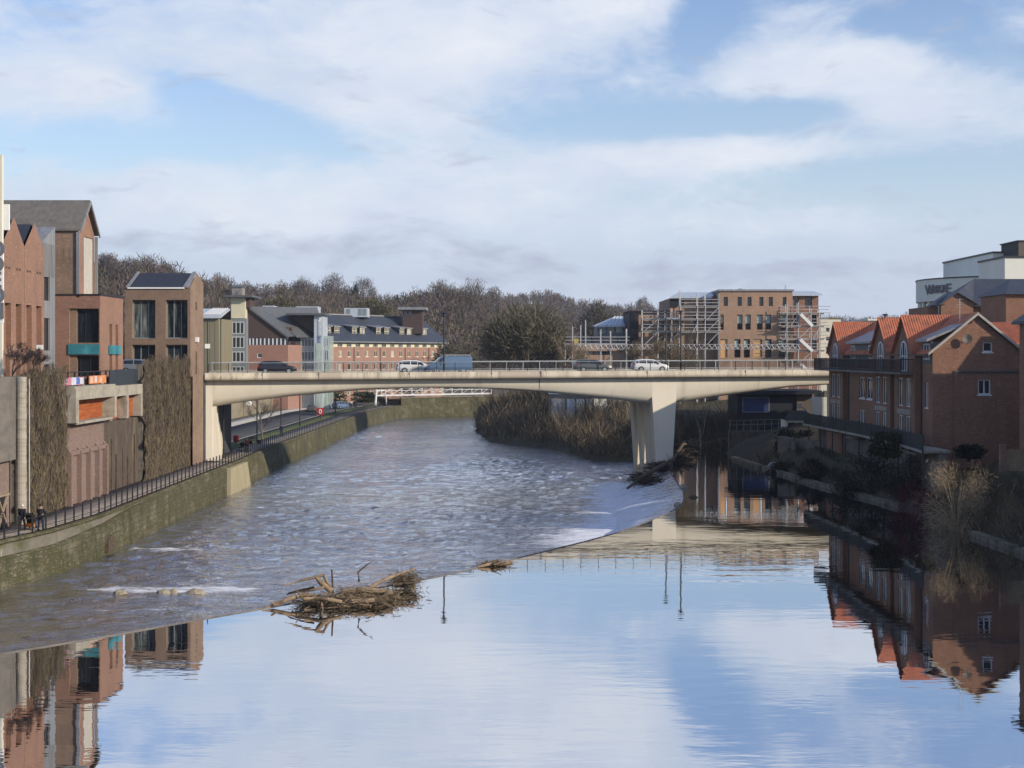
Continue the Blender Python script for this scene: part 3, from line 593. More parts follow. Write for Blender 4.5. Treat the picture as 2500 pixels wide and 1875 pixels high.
# flat block with teal fascia
r=thing('flat_block','low flat-roofed red brick block with a dark opening and teal fascia strip','building',(-40,118.5,10.7))
o=(-40.2,115.35); g=MB(); g.facade((-44,115.3),*S,8.,10.7,17.9,[(5.3,7.9,13.7,16.7),(5.3,7.9,10.75,12.6)],.6); o2=(-36.,115.3)
g.facade(o2,*E,6.8,10.7,17.85,[(2.7,3.5,12.8,15.4),(4.5,5.3,12.8,15.4),(2.7,3.5,10.7,12.7),(4.5,5.3,10.7,12.7)],.4)
g.poly(((-44,115.3,17.7),(-36,115.3,17.7),(-36,122.1,17.7),(-44,122.1,17.7))); g.build('walls',M['brick_red'],r)
g=MB(); g.box(-44.05,-35.95,115.22,115.32,17.86,17.98); g.box(-36.05,-35.92,115.35,122.1,17.86,18.); g.build('parapet_cap',M['dark_metal'],r)
win(r,(-44,115.3),*S,5.3,7.9,13.7,16.7,-.4,M['dark_metal'],M['glass_dark'],4,1,.08); win(r,(-44,115.3),*S,5.3,7.9,10.75,12.6,-.4,M['dark_metal'],M['glass_dark'],3,1,.08)
for a0 in (2.7,4.5):
    win(r,o2,*E,a0,a0+.8,12.8,15.4,-.25,M['dark_metal'],M['glass_dark'],1,1,.05); win(r,o2,*E,a0,a0+.8,10.7,12.7,-.25,M['dark_metal'],M['glass_dark'],1,1,.05)
g=MB(); g.lbox((-44,115.3),*S,5.25,7.95,12.7,13.6,.02,.12); g.build('teal_fascia',M['teal'],r)
g=MB(); g.lbox(o2,*E,2.3,5.9,12.7,13.5,.02,.12); g.build('teal_fascia',M['teal'],r)
# brick tower by the bridge
r=thing('brick_tower','tan brick corner tower with two tall glazed openings and a dark pitched roof','building',(-36.7,140,1.))
XL,XR,YF,YB=-40.2,-33.4,137.,142.75; ops=[]
for a0,a1 in ((.75,3.15),(4.25,6.5)): ops+=[(a0,a1,14.35,18.35),(a0,a1,10.75,13.7)]
g=MB(); g.facade((XL,YF),*S,XR-XL,10.4,19.7,ops,.55); 
g.facade((XR,YF),*E,YB-YF,1.06,19.7,[(2.2,2.9,17.4,18.2),(2.2,2.9,10.6,13.)],.5); ym=(YF+YB)/2
g.poly(((XR,YF,19.7),(XR,YB,19.7),(XR,YB,20.4),(XR,ym,21.35),(XR,YF,19.75))); g.poly(((XL,YF,10.4),(XL,YB,10.4),(XL,YB,19.7),(XL,ym,21.2),(XL,YF,19.7))); g.poly(((XL,YB,1.),(XR,YB,1.),(XR,YB,19.7),(XL,YB,19.7)))
g.lbox((XL,YF),*S,0,XR-XL,1.06,10.4,-1.,0.); g.build('walls',M['brick_tan'],r)
g=MB(); g.poly(((XL+.45,YF-.1,19.65),(XR-.75,YF-.1,19.65),(XR-.45,ym,21.3),(XL+.75,ym,21.3))); g.poly(((XL+.5,YB,19.65),(XR-.5,YB,19.65),(XR-.45,ym,21.3),(XL+.75,ym,21.3))); g.build('roof',M['navy_metal'],r)
g=MB(); g.prism([(XL+.1,YF-.12,19.6),(XL+.45,YF-.12,19.62),(XL+.75,ym,21.36),(XL+.45,ym,21.36)],(0,0,.12)); g.prism([(XR-.75,YF-.12,19.62),(XR-.1,YF-.12,19.6),(XR-.05,ym,21.36),(XR-.45,ym,21.36)],(0,0,.12)); g.build('verge',M['zinc'],r)
g=MB(); g.lbox((XL,YF),*S,.3,6.2,19.5,19.66,.02,.14); g.build('gutter',M['white'],r)
for a0,a1 in ((.75,3.15),(4.25,6.5)):
    win(r,(XL,YF),*S,a0,a1,14.35,18.35,-.45,M['grey_frame'],M['glass'],3,1,.1); win(r,(XL,YF),*S,a0,a1,10.75,13.7,-.45,M['grey_frame'],M['glass_dark'],3,1,.1)
    g=MB(); g.lbox((XL,YF),*S,a0+.01,a1-.01,13.72,14.33,-.5,-.28); g.build('spandrel',M['white'],r)
win(r,(XR,YF),*E,2.2,2.9,10.6,13.,-.3,M['dark_metal'],M['glass_dark'])
g=MB(); g.lbox((XR,YF),*E,2.1,2.6,14.,14.5,.0,.3); g.build('wall_lamp',M['white'],r)
tag_sign=thing('notice_board','small white notice board in front of the sawtooth gables','sign',(PX(98,98.5),98.5,10.7))
g=MB(); g.tube([(PX(98,98.5),98.5,10.7),(PX(98,98.5),98.5,13.3)],.04,6); g.build('post',M['dark_metal'],tag_sign)
g=MB(); g.box(PX(90,98.5),PX(106,98.5),98.35,98.45,PZ(853,98.5),PZ(842,98.5)); g.build('board',M['white'],tag_sign)
# ---------------------------------------------------------------- road bridge
BO=(-33.3,143.); TH=math.atan2(14,71.3); BD=(math.cos(TH),math.sin(TH)); BN=(math.sin(TH),-math.cos(TH))
def s_of(px,n=0.):
    k=(px-CX)/F; ox=BO[0]+BN[0]*n; oy=BO[1]+BN[1]*n
    return (k*oy-ox)/(BD[0]-k*BD[1])
def bp(s,n,z): return (BO[0]+BD[0]*s+BN[0]*n,BO[1]+BD[1]*s+BN[1]*n,z)
def bY(s,n): return BO[1]+BD[1]*s+BN[1]*n
zt=lambda s:10.66+.0033*s
BZ1=[(515,974.5),(600,966.5),(700,957),(800,950.5),(883,946),(1000,943.5),(1080,943.5),(1169,944.5),(1250,947),(1319,950.5),(1450,959),(1592,969),(1651,968),(1750,957),(1850,947),(1937,939),(2033,936),(2140,934)]
BZ2=[(515,993),(600,981.5),(700,969),(800,959.5),(883,952.5),(1000,947.5),(1080,947),(1169,949),(1250,952.5),(1319,957),(1450,970),(1592,986),(1651,984),(1750,969),(1850,956),(1937,944.5),(2033,939),(2140,936)]
def prof(T):
    ss=[]; zs=[]
    for px,py in T: s=s_of(px,-.9); ss.append(s); zs.append(PZ(py,bY(s,-.9)))
    return lambda s:float(np.interp(s,ss,zs))
z1,z2=prof(BZ1),prof(BZ2)
br=thing('road_bridge','cream concrete road bridge with a tapering pier spanning the river','bridge',bp(0,0,0))
def bsweep(name,sec,m,s0,s1,step=1.2):
    ss=np.linspace(s0,s1,int((s1-s0)/step)+1); V=[bp(s,n,z) for s in ss for n,z in sec(s)]; k=len(sec(s0))
    return np_mesh(name,V,grid_quads(k,len(ss)),m,br)
LB=78.
bsweep('coping',lambda s:[(-.5,zt(s)-.2),(-.5,zt(s)+.001),(-.05,zt(s)),(-.05,zt(s)-.34),(0,zt(s)-.38),(0,zt(s)-.8),(-1.05,zt(s)-.82)],M['bridge_coping'],0,LB)
bsweep('far_coping',lambda s:[(-12.5,zt(s)-.2),(-12.5,zt(s)+.001),(-13,zt(s)),(-13,zt(s)-.8),(-11.9,zt(s)-.82)],M['bridge_coping'],0,LB)
sp1,sp2=s_of(1592,-.9),s_of(1651,-.9)
for a,b in ((.75,LB),):
    bsweep('girder',lambda s:[(-.9,zt(s)-.81),(-.9,z1(s)),(-1.55,z2(s)),(-11.4,z2(s)),(-12.1,z1(s)),(-12.1,zt(s)-.81)],M['bridge_conc'],a,b,.8)
bsweep('carriageway',lambda s:[(-.5,zt(s)-.12),(-2.3,zt(s)-.12),(-2.35,zt(s)-.24),(-10.6,zt(s)-.24),(-10.65,zt(s)-.12),(-12.5,zt(s)-.12)],M['road'],0,LB,2.)
g=MB()
for px,yy,w in ((777,0,.12),(1319,0,.15),(1320,1,.1),(999,0,.05),(1580,0,.05),(640,0,.05),(1820,0,.06),(1200,0,.05)):
    s=s_of(px); 
    if yy: g.lbox(BO,BD,BN,s,s+w,z1(s)-.02,zt(s)-.9,-.9,-.885)
    else: g.lbox(BO,BD,BN,s,s+w,zt(s)-.82,zt(s)-.02,-.1,.012)
g.build('expansion_joint',M['conc_dark'],br)
# pier
def tap(n0,th):
    a0,a1=s_of(1592,-.9),s_of(1651,-.9); c0,c1=s_of(1605,-.9),s_of(1639,-.9); zT=z1((a0+a1)/2); zU=zt(a0)-.83
    g=MB(); F_=[bp(c0,n0,-2.6),bp(c1,n0,-2.6),bp(a1,n0,zT),bp(a1,n0,zU),bp(a0,n0,zU),bp(a0,n0,zT)]; g.prism(F_,(-BN[0]*th,-BN[1]*th,0)); g.build('pier_column',M['bridge_conc'],br)
for i in range(4): tap(-.893-2.75*i,1.25)
# abutments
g=MB(); g.lbox(BO,BD,BN,0.02,.78,-1.2,zt(0)-.83,-12.,-.88); g.build('abutment',M['bridge_conc'],br)
for i in range(5):
    g=MB(); n0=-.95-i*2.4; g.prism([bp(.781,n0,-.8),bp(1.75+.12*i,n0,-.8),bp(1.2,n0,z2(1.2)-.02),bp(.781,n0,z2(.8)-.02)],(-BN[0]*.8,-BN[1]*.8,0)); g.build('abutment_fin',M['bridge_conc'],br)
g=MB(); g.lbox(BO,BD,BN,77.6,86,1,zt(76)-.83,-12.05,-.95); g.build('abutment',M['bridge_conc'],br)
# parapet railing: posts, rails, infill bars
for side,n in ((0,-.25),(1,-12.75)):
    g=MB(); P=[bp(s,n,zt(s)+1.08) for s in np.linspace(.3,LB-.5,14)]
    for p,q in zip(P[:-1],P[1:]): g.bar(p,q,.1,.07)
    P=[bp(s,n,zt(s)+.14) for s in np.linspace(.3,LB-.5,14)]
    for p,q in zip(P[:-1],P[1:]): g.bar(p,q,.05,.05)
    g.build('rail',M['galv'] if side else M['grey_frame'],br)
    for s in np.arange(.4,LB-.4,2.08):
        g=MB(); g.lbox(BO,BD,BN,s-.035,s+.035,zt(s)-.1,zt(s)+1.06,n-.05,n+.05); g.build('railing_post',M['galv'] if side else M['black_rail'],br)
    g=MB()
    for s in np.arange(.5,LB-.5,.13): g.lbox(BO,BD,BN,s-.008,s+.008,zt(s)+.15,zt(s)+1.06,n-.009,n+.009)
    g.build('infill_bars',M['black_rail'],br)
def lamp_post(label,loc,h,heads=1,group=None,m='dark_metal',name='lamp_post'):
    r=thing(name,label,'lamp post',loc,group); x,y,z=loc
    g=MB(); g.tube([(x,y,z),(x,y,z+.9),(x,y,z+1.),(x,y,z+h)],[.12,.12,.095,.085],8); g.build('column',M[m],r)
    g=MB(); g.lathe((x,y,z+h-.15),[(.06,0),(.22,.1),(.2,.22),(.1,.26),(.1,.34),(.42,.4),(.36,.48),(0,.52)],12); g.build('lantern',M[m],r)
    return r
def on_deck(px,n): s=s_of(px,n); return s,bp(s,n,zt(s)-.12)
s,p=on_deck(1084,-.6); lamp_post('tall black lamp post on the bridge above the blue van',p,(908-768)*bY(s,-.6)/F)
s,p=on_deck(1662,-.6); lamp_post('black lamp post on the near bridge side right of the white hatchback',p,(905-764)*bY(s,-.6)/F)
s,p=on_deck(1626,-12.3); lamp_post('black lamp post on the far bridge side just behind the white hatchback bonnet',p,(905-764)*bY(s,-12.3)/F)
s,p=on_deck(506.5,-1.); r=thing('sign_pole','slim dark pole with a white plate at the left end of the bridge','sign',p)
g=MB(); g.tube([p,(p[0],p[1],p[2]+6.1)],.06,8); g.build('pole',M['dark_metal'],r); g=MB(); g.lbox(p[:2],BD,BN,-.28,.28,p[2]+2.8,p[2]+3.3,.06,.09); g.build('sign_plate',M['white'],r)
s,p=on_deck(539,-12.2); r=thing('traffic_pole','slim maroon pole on the far side of the bridge before the hotel gable','pole',p)
g=MB(); g.tube([p,(p[0],p[1],p[2]+6.2)],.055,8); g.lathe((p[0],p[1],p[2]+6.2),[(.08,0),(.09,.1),(0,.16)],8); g.build('pole',M['dark_metal'],r)

# ---------------------------------------------------------------- vehicles
ST={'hatch':[(-2.22,.70,.42,.80,.82,.66),(-2.15,.80,.30,.97,.99,.70),(-1.95,.86,.25,1.0,1.30,.62),(-1.62,.88,.22,.99,1.46,.60),(-.6,.89,.20,.96,1.51,.62),(.25,.89,.20,.94,1.48,.61),(.55,.89,.20,.94,1.40,.61),(1.28,.88,.20,.95,.99,.70),(1.8,.85,.22,.86,.89,.66),(2.14,.78,.28,.72,.75,.6),(2.24,.66,.35,.6,.62,.5)],
'estate':[(-2.3,.70,.42,.80,.84,.66),(-2.24,.82,.30,.97,1.02,.70),(-2.1,.86,.25,1.0,1.38,.63),(-1.9,.88,.22,.99,1.48,.61),(-.6,.89,.20,.96,1.52,.62),(.25,.89,.20,.94,1.49,.61),(.55,.89,.20,.94,1.41,.61),(1.3,.88,.20,.95,.99,.70),(1.85,.85,.22,.86,.89,.66),(2.2,.78,.28,.72,.75,.6),(2.3,.66,.35,.6,.62,.5)],
'van':[(-2.6,.86,.42,1.05,1.86,.76),(-2.52,.95,.30,1.12,1.94,.82),(-.3,.97,.28,1.12,1.98,.84),(.72,.97,.28,1.12,1.96,.83),(1.05,.97,.28,1.12,1.86,.8),(1.72,.95,.28,1.13,1.2,.8),(2.3,.9,.3,1.0,1.06,.76),(2.55,.82,.34,.82,.85,.62),(2.6,.7,.4,.7,.72,.55)]}
def make_car(label,kind,pm,loc,rz,group=None,rack=False,decal=None,name=None,cat=None):
    r=thing(name or {'van':'panel_van'}.get(kind,'parked_car' if loc[1]>200 or loc[0]<-34.5 else 'car'),label,cat or ('van' if kind=='van' else 'car'),(0,0,0),group); S_=ST[kind]
    ring=lambda x,w,zb,zl,zt_,wt:[(x,-w*.93,zb),(x,-w-.02,(zb+zl)*.5),(x,-w*.97,zl),(x,-wt,zt_-.05),(x,-wt+.09,zt_),(x,wt-.09,zt_),(x,wt,zt_-.05),(x,w*.97,zl),(x,w+.02,(zb+zl)*.5),(x,w*.93,zb)]
    V=[p for q in S_ for p in ring(*q)]; n=10; g=MB(); g.v=V
    for i in range(len(S_)-1):
        for k in range(n): g.f.append((i*n+k,i*n+(k+1)%n,(i+1)*n+(k+1)%n,(i+1)*n+k)); g.m.append(0)
    g.f+= [tuple(range(n)),tuple(range((len(S_)-1)*n,len(S_)*n))]; g.m+=[0,0]; g.build('body',pm,r,False)
    tall=[i for i,q in enumerate(S_) if q[4]-q[3]>.25]
    for sd in (-1,1):
        g=MB()
        rng=range(tall[0],tall[-1]+1) if kind!='van' else range(3,tall[-1]+1)
        for i in rng:
            if i+1>=len(S_): continue
            a,b=S_[i],S_[i+1]
            if kind=='van' and i<3: continue
            def pt(q,f,x=None): return (q[0] if x is None else x,sd*(q[1]*.97*(1-f)+q[5]*f+.016),q[3]*(1-f)+(q[4]-.05)*f)
            if i==tall[-1]: g.poly((pt(a,.1),(a[0]+(b[0]-a[0])*.75,sd*(b[1]*.96+.0),b[3]*.5+a[3]*.5+.035),pt(a,.88)))
            else:
                ia=.05 if i in (tall[0],) else 0; xa=a[0]+(b[0]-a[0])*.06; xb=b[0]-(b[0]-a[0])*(.06 if i in (4,3) else 0)
                g.poly((pt(a,.1,xa),pt(b,.1,xb),pt(b,.88,xb),pt(a,.88,xa)))
        g.build('side_window',M['carglass'],r)
    i=tall[-1]; a,b=S_[i],S_[i+1]; g=MB(); L=lambda f,y:(a[0]+(b[0]-a[0])*f+.012,y*(a[5]*(1-f)+b[5]*f-.1),a[4]*(1-f)+b[4]*f+.012); g.poly((L(.06,-1),L(.92,-1),L(.92,1),L(.06,1))); g.build('windscreen',M['carglass'],r)
    if kind!='van':
        a,b=S_[2],S_[1]; g=MB(); L=lambda f,y:(a[0]+(b[0]-a[0])*f-.012,y*(a[5]*(1-f)+b[5]*f-.1),a[4]*(1-f)+b[4]*f+.012); g.poly((L(.05,-1),L(.9,-1),L(.9,1),L(.05,1))); g.build('rear_window',M['carglass'],r)
    wb=1.32 if kind!='van' else 1.55
    for sx in (-1,1):
        for sd in (-1,1):
            c=Vector((sx*wb,sd*.80,.33)); g=MB(); g.tube([c+Vector((0,-.11,0)),c+Vector((0,.11,0))],.33,18); wh=g.build('wheel',M['tyre'],r)
            g=MB(); y=sd*.118; g.tube([c+Vector((0,y-.006*sd,0)),c+Vector((0,y+.006*sd,0))],.2,14); g.build('rim',M['alloy'],wh)
            g=MB(); g.tube([c+Vector((0,.03*sd,0)),c+Vector((0,.075*sd,0))],.38,18); g.build('wheel_arch',M['tyre'],r)
    f=S_[-2]; e=S_[1]
    for sd in (-1,1):
        g=MB(); g.box(f[0]-.16,f[0]+.03,sd*.6-.14,sd*.6+.14,f[3]-.14,f[3]-.0); g.build('headlight',M['lamp_white'],r)
        g=MB(); g.box(e[0]-.03,e[0]+.12,sd*.72-.1,sd*.72+.1,e[3]-.2,e[3]+.06); g.build('tail_light',M['lamp_red'],r)
        g=MB(); g.box(.85,1.05,sd*.97-.09,sd*.97+.09,.98,1.12); g.build('wing_mirror',pm,r)
    if rack:
        g=MB(); 
        for sd in (-.7,.7): g.tube([(-2.4,sd,2.08),(.7,sd,2.08)],.025,6)
        for x in (-2.4,-1.5,-.6,.3,.7): g.tube([(x,-.7,2.08),(x,.7,2.08)],.025,6); [g.tube([(x,sd,1.9),(x,sd,2.1)],.025,6) for sd in (-.7,.7)]
        for i in range(3): g.tube([(-2.6,-.5+.2*i,2.13),(1.,-.5+.2*i,2.13)],.02,6)
        g.build('roof_rack',M['galv'],r)
    if decal:
        for sd in (-1,1):
            g=MB(); g.box(-.45,.6,sd*.925-.004,sd*.925+.004,.5,.76); g.build('door_panel',decal,r)
    r.location=loc; r.rotation_euler=(0,0,rz); return r
M['decal']=mat('decal',(.62,.55,.36),(.66,.66,.62),6.,rough=.5)
def deck_car(label,kind,pm,px,n,d,**k):
    s=s_of(px,n); return make_car(label,kind,pm,bp(s,n,zt(s)-.24),TH+(0 if d>0 else math.pi),**k)
deck_car('black hatchback driving over the bridge towards the right','hatch',M['paint_black'],676,-8.2,1)
deck_car('white car with a lettered door panel half hidden behind the blue van','hatch',M['paint_white'],1013,-8.2,1,decal=M['decal'])
deck_car('blue panel van with a ladder rack on its roof driving left over the bridge','van',M['paint_blue'],1096,-4.6,-1,rack=True)
deck_car('dark grey estate car on the bridge behind the white hatchback','estate',M['paint_grey'],1446,-8.2,1)
deck_car('white hatchback on the bridge above the tapering pier','hatch',M['paint_white'],1586,-8.2,1)
make_car('silver-blue car parked behind the dark hoarding by the brick tower','hatch',M['paint_silver'],(-37.6,133.6,10.71),math.radians(8))
make_car('dark car driving away along the riverside road beyond the bridge','hatch',M['paint_grey'],(PX(762,268),268,1.03),math.radians(93),name='car')
make_car('small dark blue car parked beside the riverside path in the distance','hatch',M['paint_blue'],(PX(832,283),283,1.1),math.radians(60),name='car')

# ---------------------------------------------------------------- people
def skin_obj(name,Vs,Es,Rs,m,parent,sub=1):
    off=root_of(parent); me=bpy.data.meshes.new(name); me.from_pydata([tuple(Vector(v)-off) for v in Vs],Es,[]); me.materials.append(m)
    ob=bpy.data.objects.new(name,me); COL.objects.link(ob); ob.parent=parent
    md=ob.modifiers.new('Skin','SKIN'); md.use_smooth_shade=True
    for i,r in enumerate(Rs): sv=me.skin_vertices[0].data[i]; sv.radius=(r,r); sv.use_root=(i==0)
    ms=ob.modifiers.new('Subdivision','SUBSURF'); ms.levels=sub; ms.render_levels=sub
    return ob
def person(label,loc,rz,coat,legs,hair,stride=.28,arms='swing',h=1.72,name='person',group=None):
    r=thing(name,label,'person',(0,0,0),group); k=h/1.72
    V=[];E=[];R=[]
    def add(p,rad,par=None):
        V.append((p[0]*k,p[1]*k,p[2]*k)); R.append(rad*k); 
        if par is not None: E.append((par,len(V)-1))
        return len(V)-1
    pel=add((0,0,.93),.135); sp=add((.01,0,1.13),.125,pel); ch=add((.02,0,1.34),.14,sp); nk=add((.03,0,1.48),.052,ch); hb=add((.05,0,1.545),.075,nk); hm=add((.045,0,1.63),.092,hb); add((.035,0,1.705),.055,hm); add((.145,0,1.60),.014,hm)
    hands=[]; armc=[]; legc=[]
    for sd in (-1,1):
        sw=stride*sd if arms=='swing' else 0
        sh=add((.02,.185*sd,1.40),.062,ch)
        if arms=='push': el=add((.1,.22*sd,1.14),.045,sh); wr_=add((.36,.17*sd,1.05),.032,el); fd=(1,0,-.15)
        else: el=add((-.02+sw*.35,.235*sd,1.13),.045,sh); wr_=add((.05+sw*.8,.24*sd,.90),.031,el); fd=(.25,0,-1)
        hd=add((V[wr_][0]/k+fd[0]*.07,V[wr_][1]/k,V[wr_][2]/k+fd[2]*.07),.034,wr_); b=V[hd]
        for q,(o,l) in enumerate(((-.03,.06),(-.012,.075),(.008,.08),(.026,.07))):
            m_=add((b[0]/k+fd[0]*l*.6+.0,b[1]/k+o*.8,b[2]/k+fd[2]*l*.6),.01,hd); add((b[0]/k+fd[0]*l+.012,b[1]/k+o*.8,b[2]/k+fd[2]*l-.004),.008,m_)
        add((b[0]/k+.04,b[1]/k-.03*sd,b[2]/k-.01),.011,hd)
        armc.append((sh,el,wr_))
        hp=add((0,.095*sd,.9),.1,pel); kn=add((.05-stride*sd*.35+.02,.1*sd,.49),.062,hp); an=add((-stride*sd*.85,.1*sd,.085),.043,kn); add((-stride*sd*.85+.15,.105*sd,.045),.036,an); legc.append((hp,kn,an))
    skin_obj('body',V,E,R,M['skin'],r)
    def layer(name,chain_lists,extra,m):
        idx={}; v=[];e=[];rr=[]
        for ch_ in chain_lists:
            for a in ch_:
                if a not in idx: idx[a]=len(v); v.append(V[a]); rr.append(R[a]+extra)
            for a,b in zip(ch_[:-1],ch_[1:]): e.append((idx[a],idx[b]))
        return skin_obj(name,v,e,rr,m,r)
    layer('coat',[(pel,sp,ch)]+[(ch,)+a for a in armc],.03,coat)
    layer('trousers',[(pel,)+a for a in legc],.022,legs)
    for a in legc:
        g=MB(); x,y,z=V[a[2]]; g.prism([(x-.07,y-.05,.0),(x+.2,y-.05,.0),(x+.2,y-.05,.05),(x+.06,y-.05,.12),(x-.07,y-.05,.12)],(0,.1,0)); g.build('shoe',M['shoe'],r)
    g=MB(); x,y,z=V[hm]; pr=[(.112*math.cos(t)*k,.115*math.sin(t)*k) for t in np.linspace(-.25,1.57,7)]; g.lathe((x-.022*k,y,z+.012*k),pr,12); g.build('hair',hair,r,True)
    for sd in (-1,1): g=MB(); g.lathe((x+.088*k,y+sd*.032*k,z-.004*k),[(0,-.01),(.01,0),(0,.01)],8); g.build('eye',M['coat_dark'],r)
    r.location=loc; r.rotation_euler=(0,0,rz); return r
def pushchair(label,loc,rz,m,hood,basket=None):
    r=thing('pushchair',label,'pushchair',(0,0,0))
    g=MB(); 
    for sd in (-.24,.24): g.tube([(-.55,sd,1.02),(-.35,sd,.95),(.35,sd,.12)],.018,6); g.tube([(-.3,sd,.12),(.15,sd,.62)],.018,6)
    g.tube([(-.55,-.24,1.02),(-.55,.24,1.02)],.022,6); g.build('frame',M['dark_metal'],r)
    g=MB(); g.prism([(-.15,-.21,.45),(.3,-.21,.42),(.36,-.21,.52),(-.02,-.21,.56),(-.28,-.21,.98),(-.36,-.21,.95)],(0,.42,0)); g.build('seat',m,r)
    g=MB(); P=[(-.3+.42*math.cos(t),-.23,.72+.4*math.sin(t)) for t in np.linspace(.1,2.2,9)]; g.prism(P+[(-.3,-.23,.72)],(0,.46,0)); g.build('hood',hood,r)
    for x,sd in ((-.3,-.26),(-.3,.26),(.38,-.22),(.38,.22)): g=MB(); g.tube([(x,sd-.02,.12),(x,sd+.02,.12)],.12,14); g.build('wheel',M['tyre'],r)
    if basket: g=MB(); g.box(-.3,.2,-.19,.19,.18,.42); g.build('basket',basket,r)
    r.location=loc; r.rotation_euler=(0,0,rz)
up=math.radians(88)
person('white-haired person in a dark navy coat walking beside a pushchair on the near path',(PX(54,86.8),86.8,1.085),up,M['coat_navy'],M['trousers'],M['hair_white'],.26)
person('person in a dark coat and jeans pushing a pushchair on the near path',(PX(99,87.0),87.0,1.085),up,M['coat_dark'],M['jeans'],M['hair_dark'],.22,'push')
pushchair('black pushchair with an orange bag beneath, between the two walkers on the near path',(PX(75,87.6),87.6,1.085),up,M['coat_dark'],M['coat_dark'],M['orange'])
person('person in a red top and dark trousers on the path just beyond the bridge',(PX(602,156),156,1.085),up+math.pi,M['coat_red'],M['trousers'],M['hair_brown'],.12,'push')
pushchair('dark pushchair standing by the person in the red top beyond the bridge',(PX(590,158),158,1.085),up+2.6,M['coat_blue'],M['coat_dark'])
person('person in a dark blue coat walking alone on the path beyond the bridge',(PX(687,187),187,1.085),up,M['coat_blue'],M['jeans'],M['hair_dark'],.25)
person('person in a white top far along the riverside path by the white mast',(PX(857,284),284,1.085),up,M['coat_white'],M['jeans'],M['hair_brown'],.2)
person('person in a dark jacket far along the path beside the one in white',(PX(866,286),286,1.085),up+math.pi,M['coat_dark'],M['trousers'],M['hair_dark'],.2)
# path furniture
def bench(label,loc,rz):
    r=thing('park_bench',label,'bench',(0,0,0))
    g=MB(); [g.box(-.9,.9,-.25+i*.13,-.14+i*.13,.43,.47) for i in range(4)]; g.build('seat',M['dark_metal'],r)
    g=MB(); [g.box(-.9,.9,.24,.28,.55+i*.14,.66+i*.14) for i in range(3)]; g.build('backrest',M['dark_metal'],r)
    for x in (-.8,.72): g=MB(); g.box(x,x+.08,-.25,.27,0,.43); g.box(x,x+.08,.28,.33,0,.95); g.build('leg',M['dark_metal'],r)
    r.location=loc; r.rotation_euler=(0,0,rz)
bench('dark park bench by the lamp post on the verge beyond the bridge',(PX(622,170),170,1.16),math.radians(60))
p=(PX(576,168),168,1.15); r=thing('lifebuoy_station','bright red lifebuoy cabinet on a post beside the grass verge','lifebuoy station',p)
g=MB(); g.tube([p,(p[0],p[1],p[2]+.5)],.06,8); g.build('post',M['darkred'],r); g=MB(); g.lathe((p[0],p[1],p[2]+.4),[(.0,0),(.3,.02),(.36,.2),(.36,.75),(.28,.85),(0,.88)],14); g.build('cabinet',M['red'],r)
p=(PX(782,232),232,1.1); r=thing('lifebuoy_board','square red board with a white lifebuoy on a dark post along the path','lifebuoy station',p)
zb=PZ(1013,232); g=MB(); g.tube([p,(p[0],p[1],zb+1.2)],.06,8); g.build('post',M['dark_metal'],r)
g=MB(); g.box(p[0]-.6,p[0]+.6,p[1]-.12,p[1]-.07,zb,zb+1.25); g.build('board',M['red'],r)
g=MB(); P=[(p[0]+.2*math.cos(t),p[1]-.18,zb+.62+.34*math.sin(t)) for t in np.linspace(0,6.283,17)]; g.tube(P,.08,6); g.build('lifebuoy',M['white'],r)
for lab,px,Y,h in (('black lamp post under the left bridge span beside the abutment',546,148.5,6.2),('black lamp post on the verge next to the bench',627.5,176,7),('slim lamp post on the verge past the walker in dark blue',686,196,7),('slim lamp post on the verge below the white billboard',732,212,7),('slim lamp post by the road beyond the red lifebuoy board',819,256,7),('slim distant lamp post near the white mast',870,286,7)):
    lamp_post(lab,(PX(px,Y),Y,1.1),h)
p=(PX(735,284),284,1.1); r=thing('billboard','tall white billboard standing by the road below the hotel','sign',p); za,zb=PZ(992,284),PZ(963,284)
g=MB(); g.box(p[0]-.75,p[0]+.75,p[1]-.1,p[1],za,zb); g.build('board',M['white'],r); g=MB(); [g.box(p[0]+x-.05,p[0]+x+.05,p[1]-.09,p[1]-.01,1.1,za) for x in (-.6,.6)]; g.build('post',M['galv'],r)
# ---------------------------------------------------------------- stone wall, hotel, footbridge (far left bank)
r=thing('roadside_wall','long old stone wall behind the riverside road under the hotel','wall',(-50,240,1.1))
g=MB(); g.prism([(-50.2,170,1.),(-50.2,292,1.),(-50.2,292,4.6),(-50.2,240,5.4),(-50.2,200,5.6),(-50.2,170,5.8)],(-.8,0,0)); g.build('masonry',M['ashlar'],r)
g=MB(); [g.box(-50.2,-49.9,y,y+.9,1.,5.0-(y-180)*.006) for y in range(176,290,14)]; g.build('buttress',M['ashlar'],r)
g=MB(); g.box(-50.15,-49.85,249,253,3.,3.9); tag(g.build('street_sign',M['white']),'small white sign board fixed on the old stone wall','sign')
def ob_uv(p0,p1):
    u=Vector((p1[0]-p0[0],p1[1]-p0[1])); L=u.length; u/=L; return (u.x,u.y),(u.y,-u.x),L
A=(PX(797,310),310.); B=(PX(1084,346),346.); U,N,L=ob_uv(A,B)
hz=lambda py,Y:PZ(py,Y)
r=thing('hotel_wing','long brick hotel wing with a dark slate roof dormers and a chimney tower','building',(A[0],A[1],1.2))
ze,zr=15.9,22.2; back=9.
n_=14; ops=[]; w=L/n_
rows=[(12.1,13.6),(9.0,10.5),(3.0,4.8)]
for i in range(n_):
    for b0,b1 in rows: ops.append((i*w+w*.32,i*w+w*.68,b0,b1))
g=MB(); g.facade(A,U,N,L,1.,14.45,ops,.2); g.poly((A+(1.,),A+(14.45,),(A[0]-N[0]*18,A[1]-N[1]*18,14.45),(A[0]-N[0]*18,A[1]-N[1]*18,1.)))
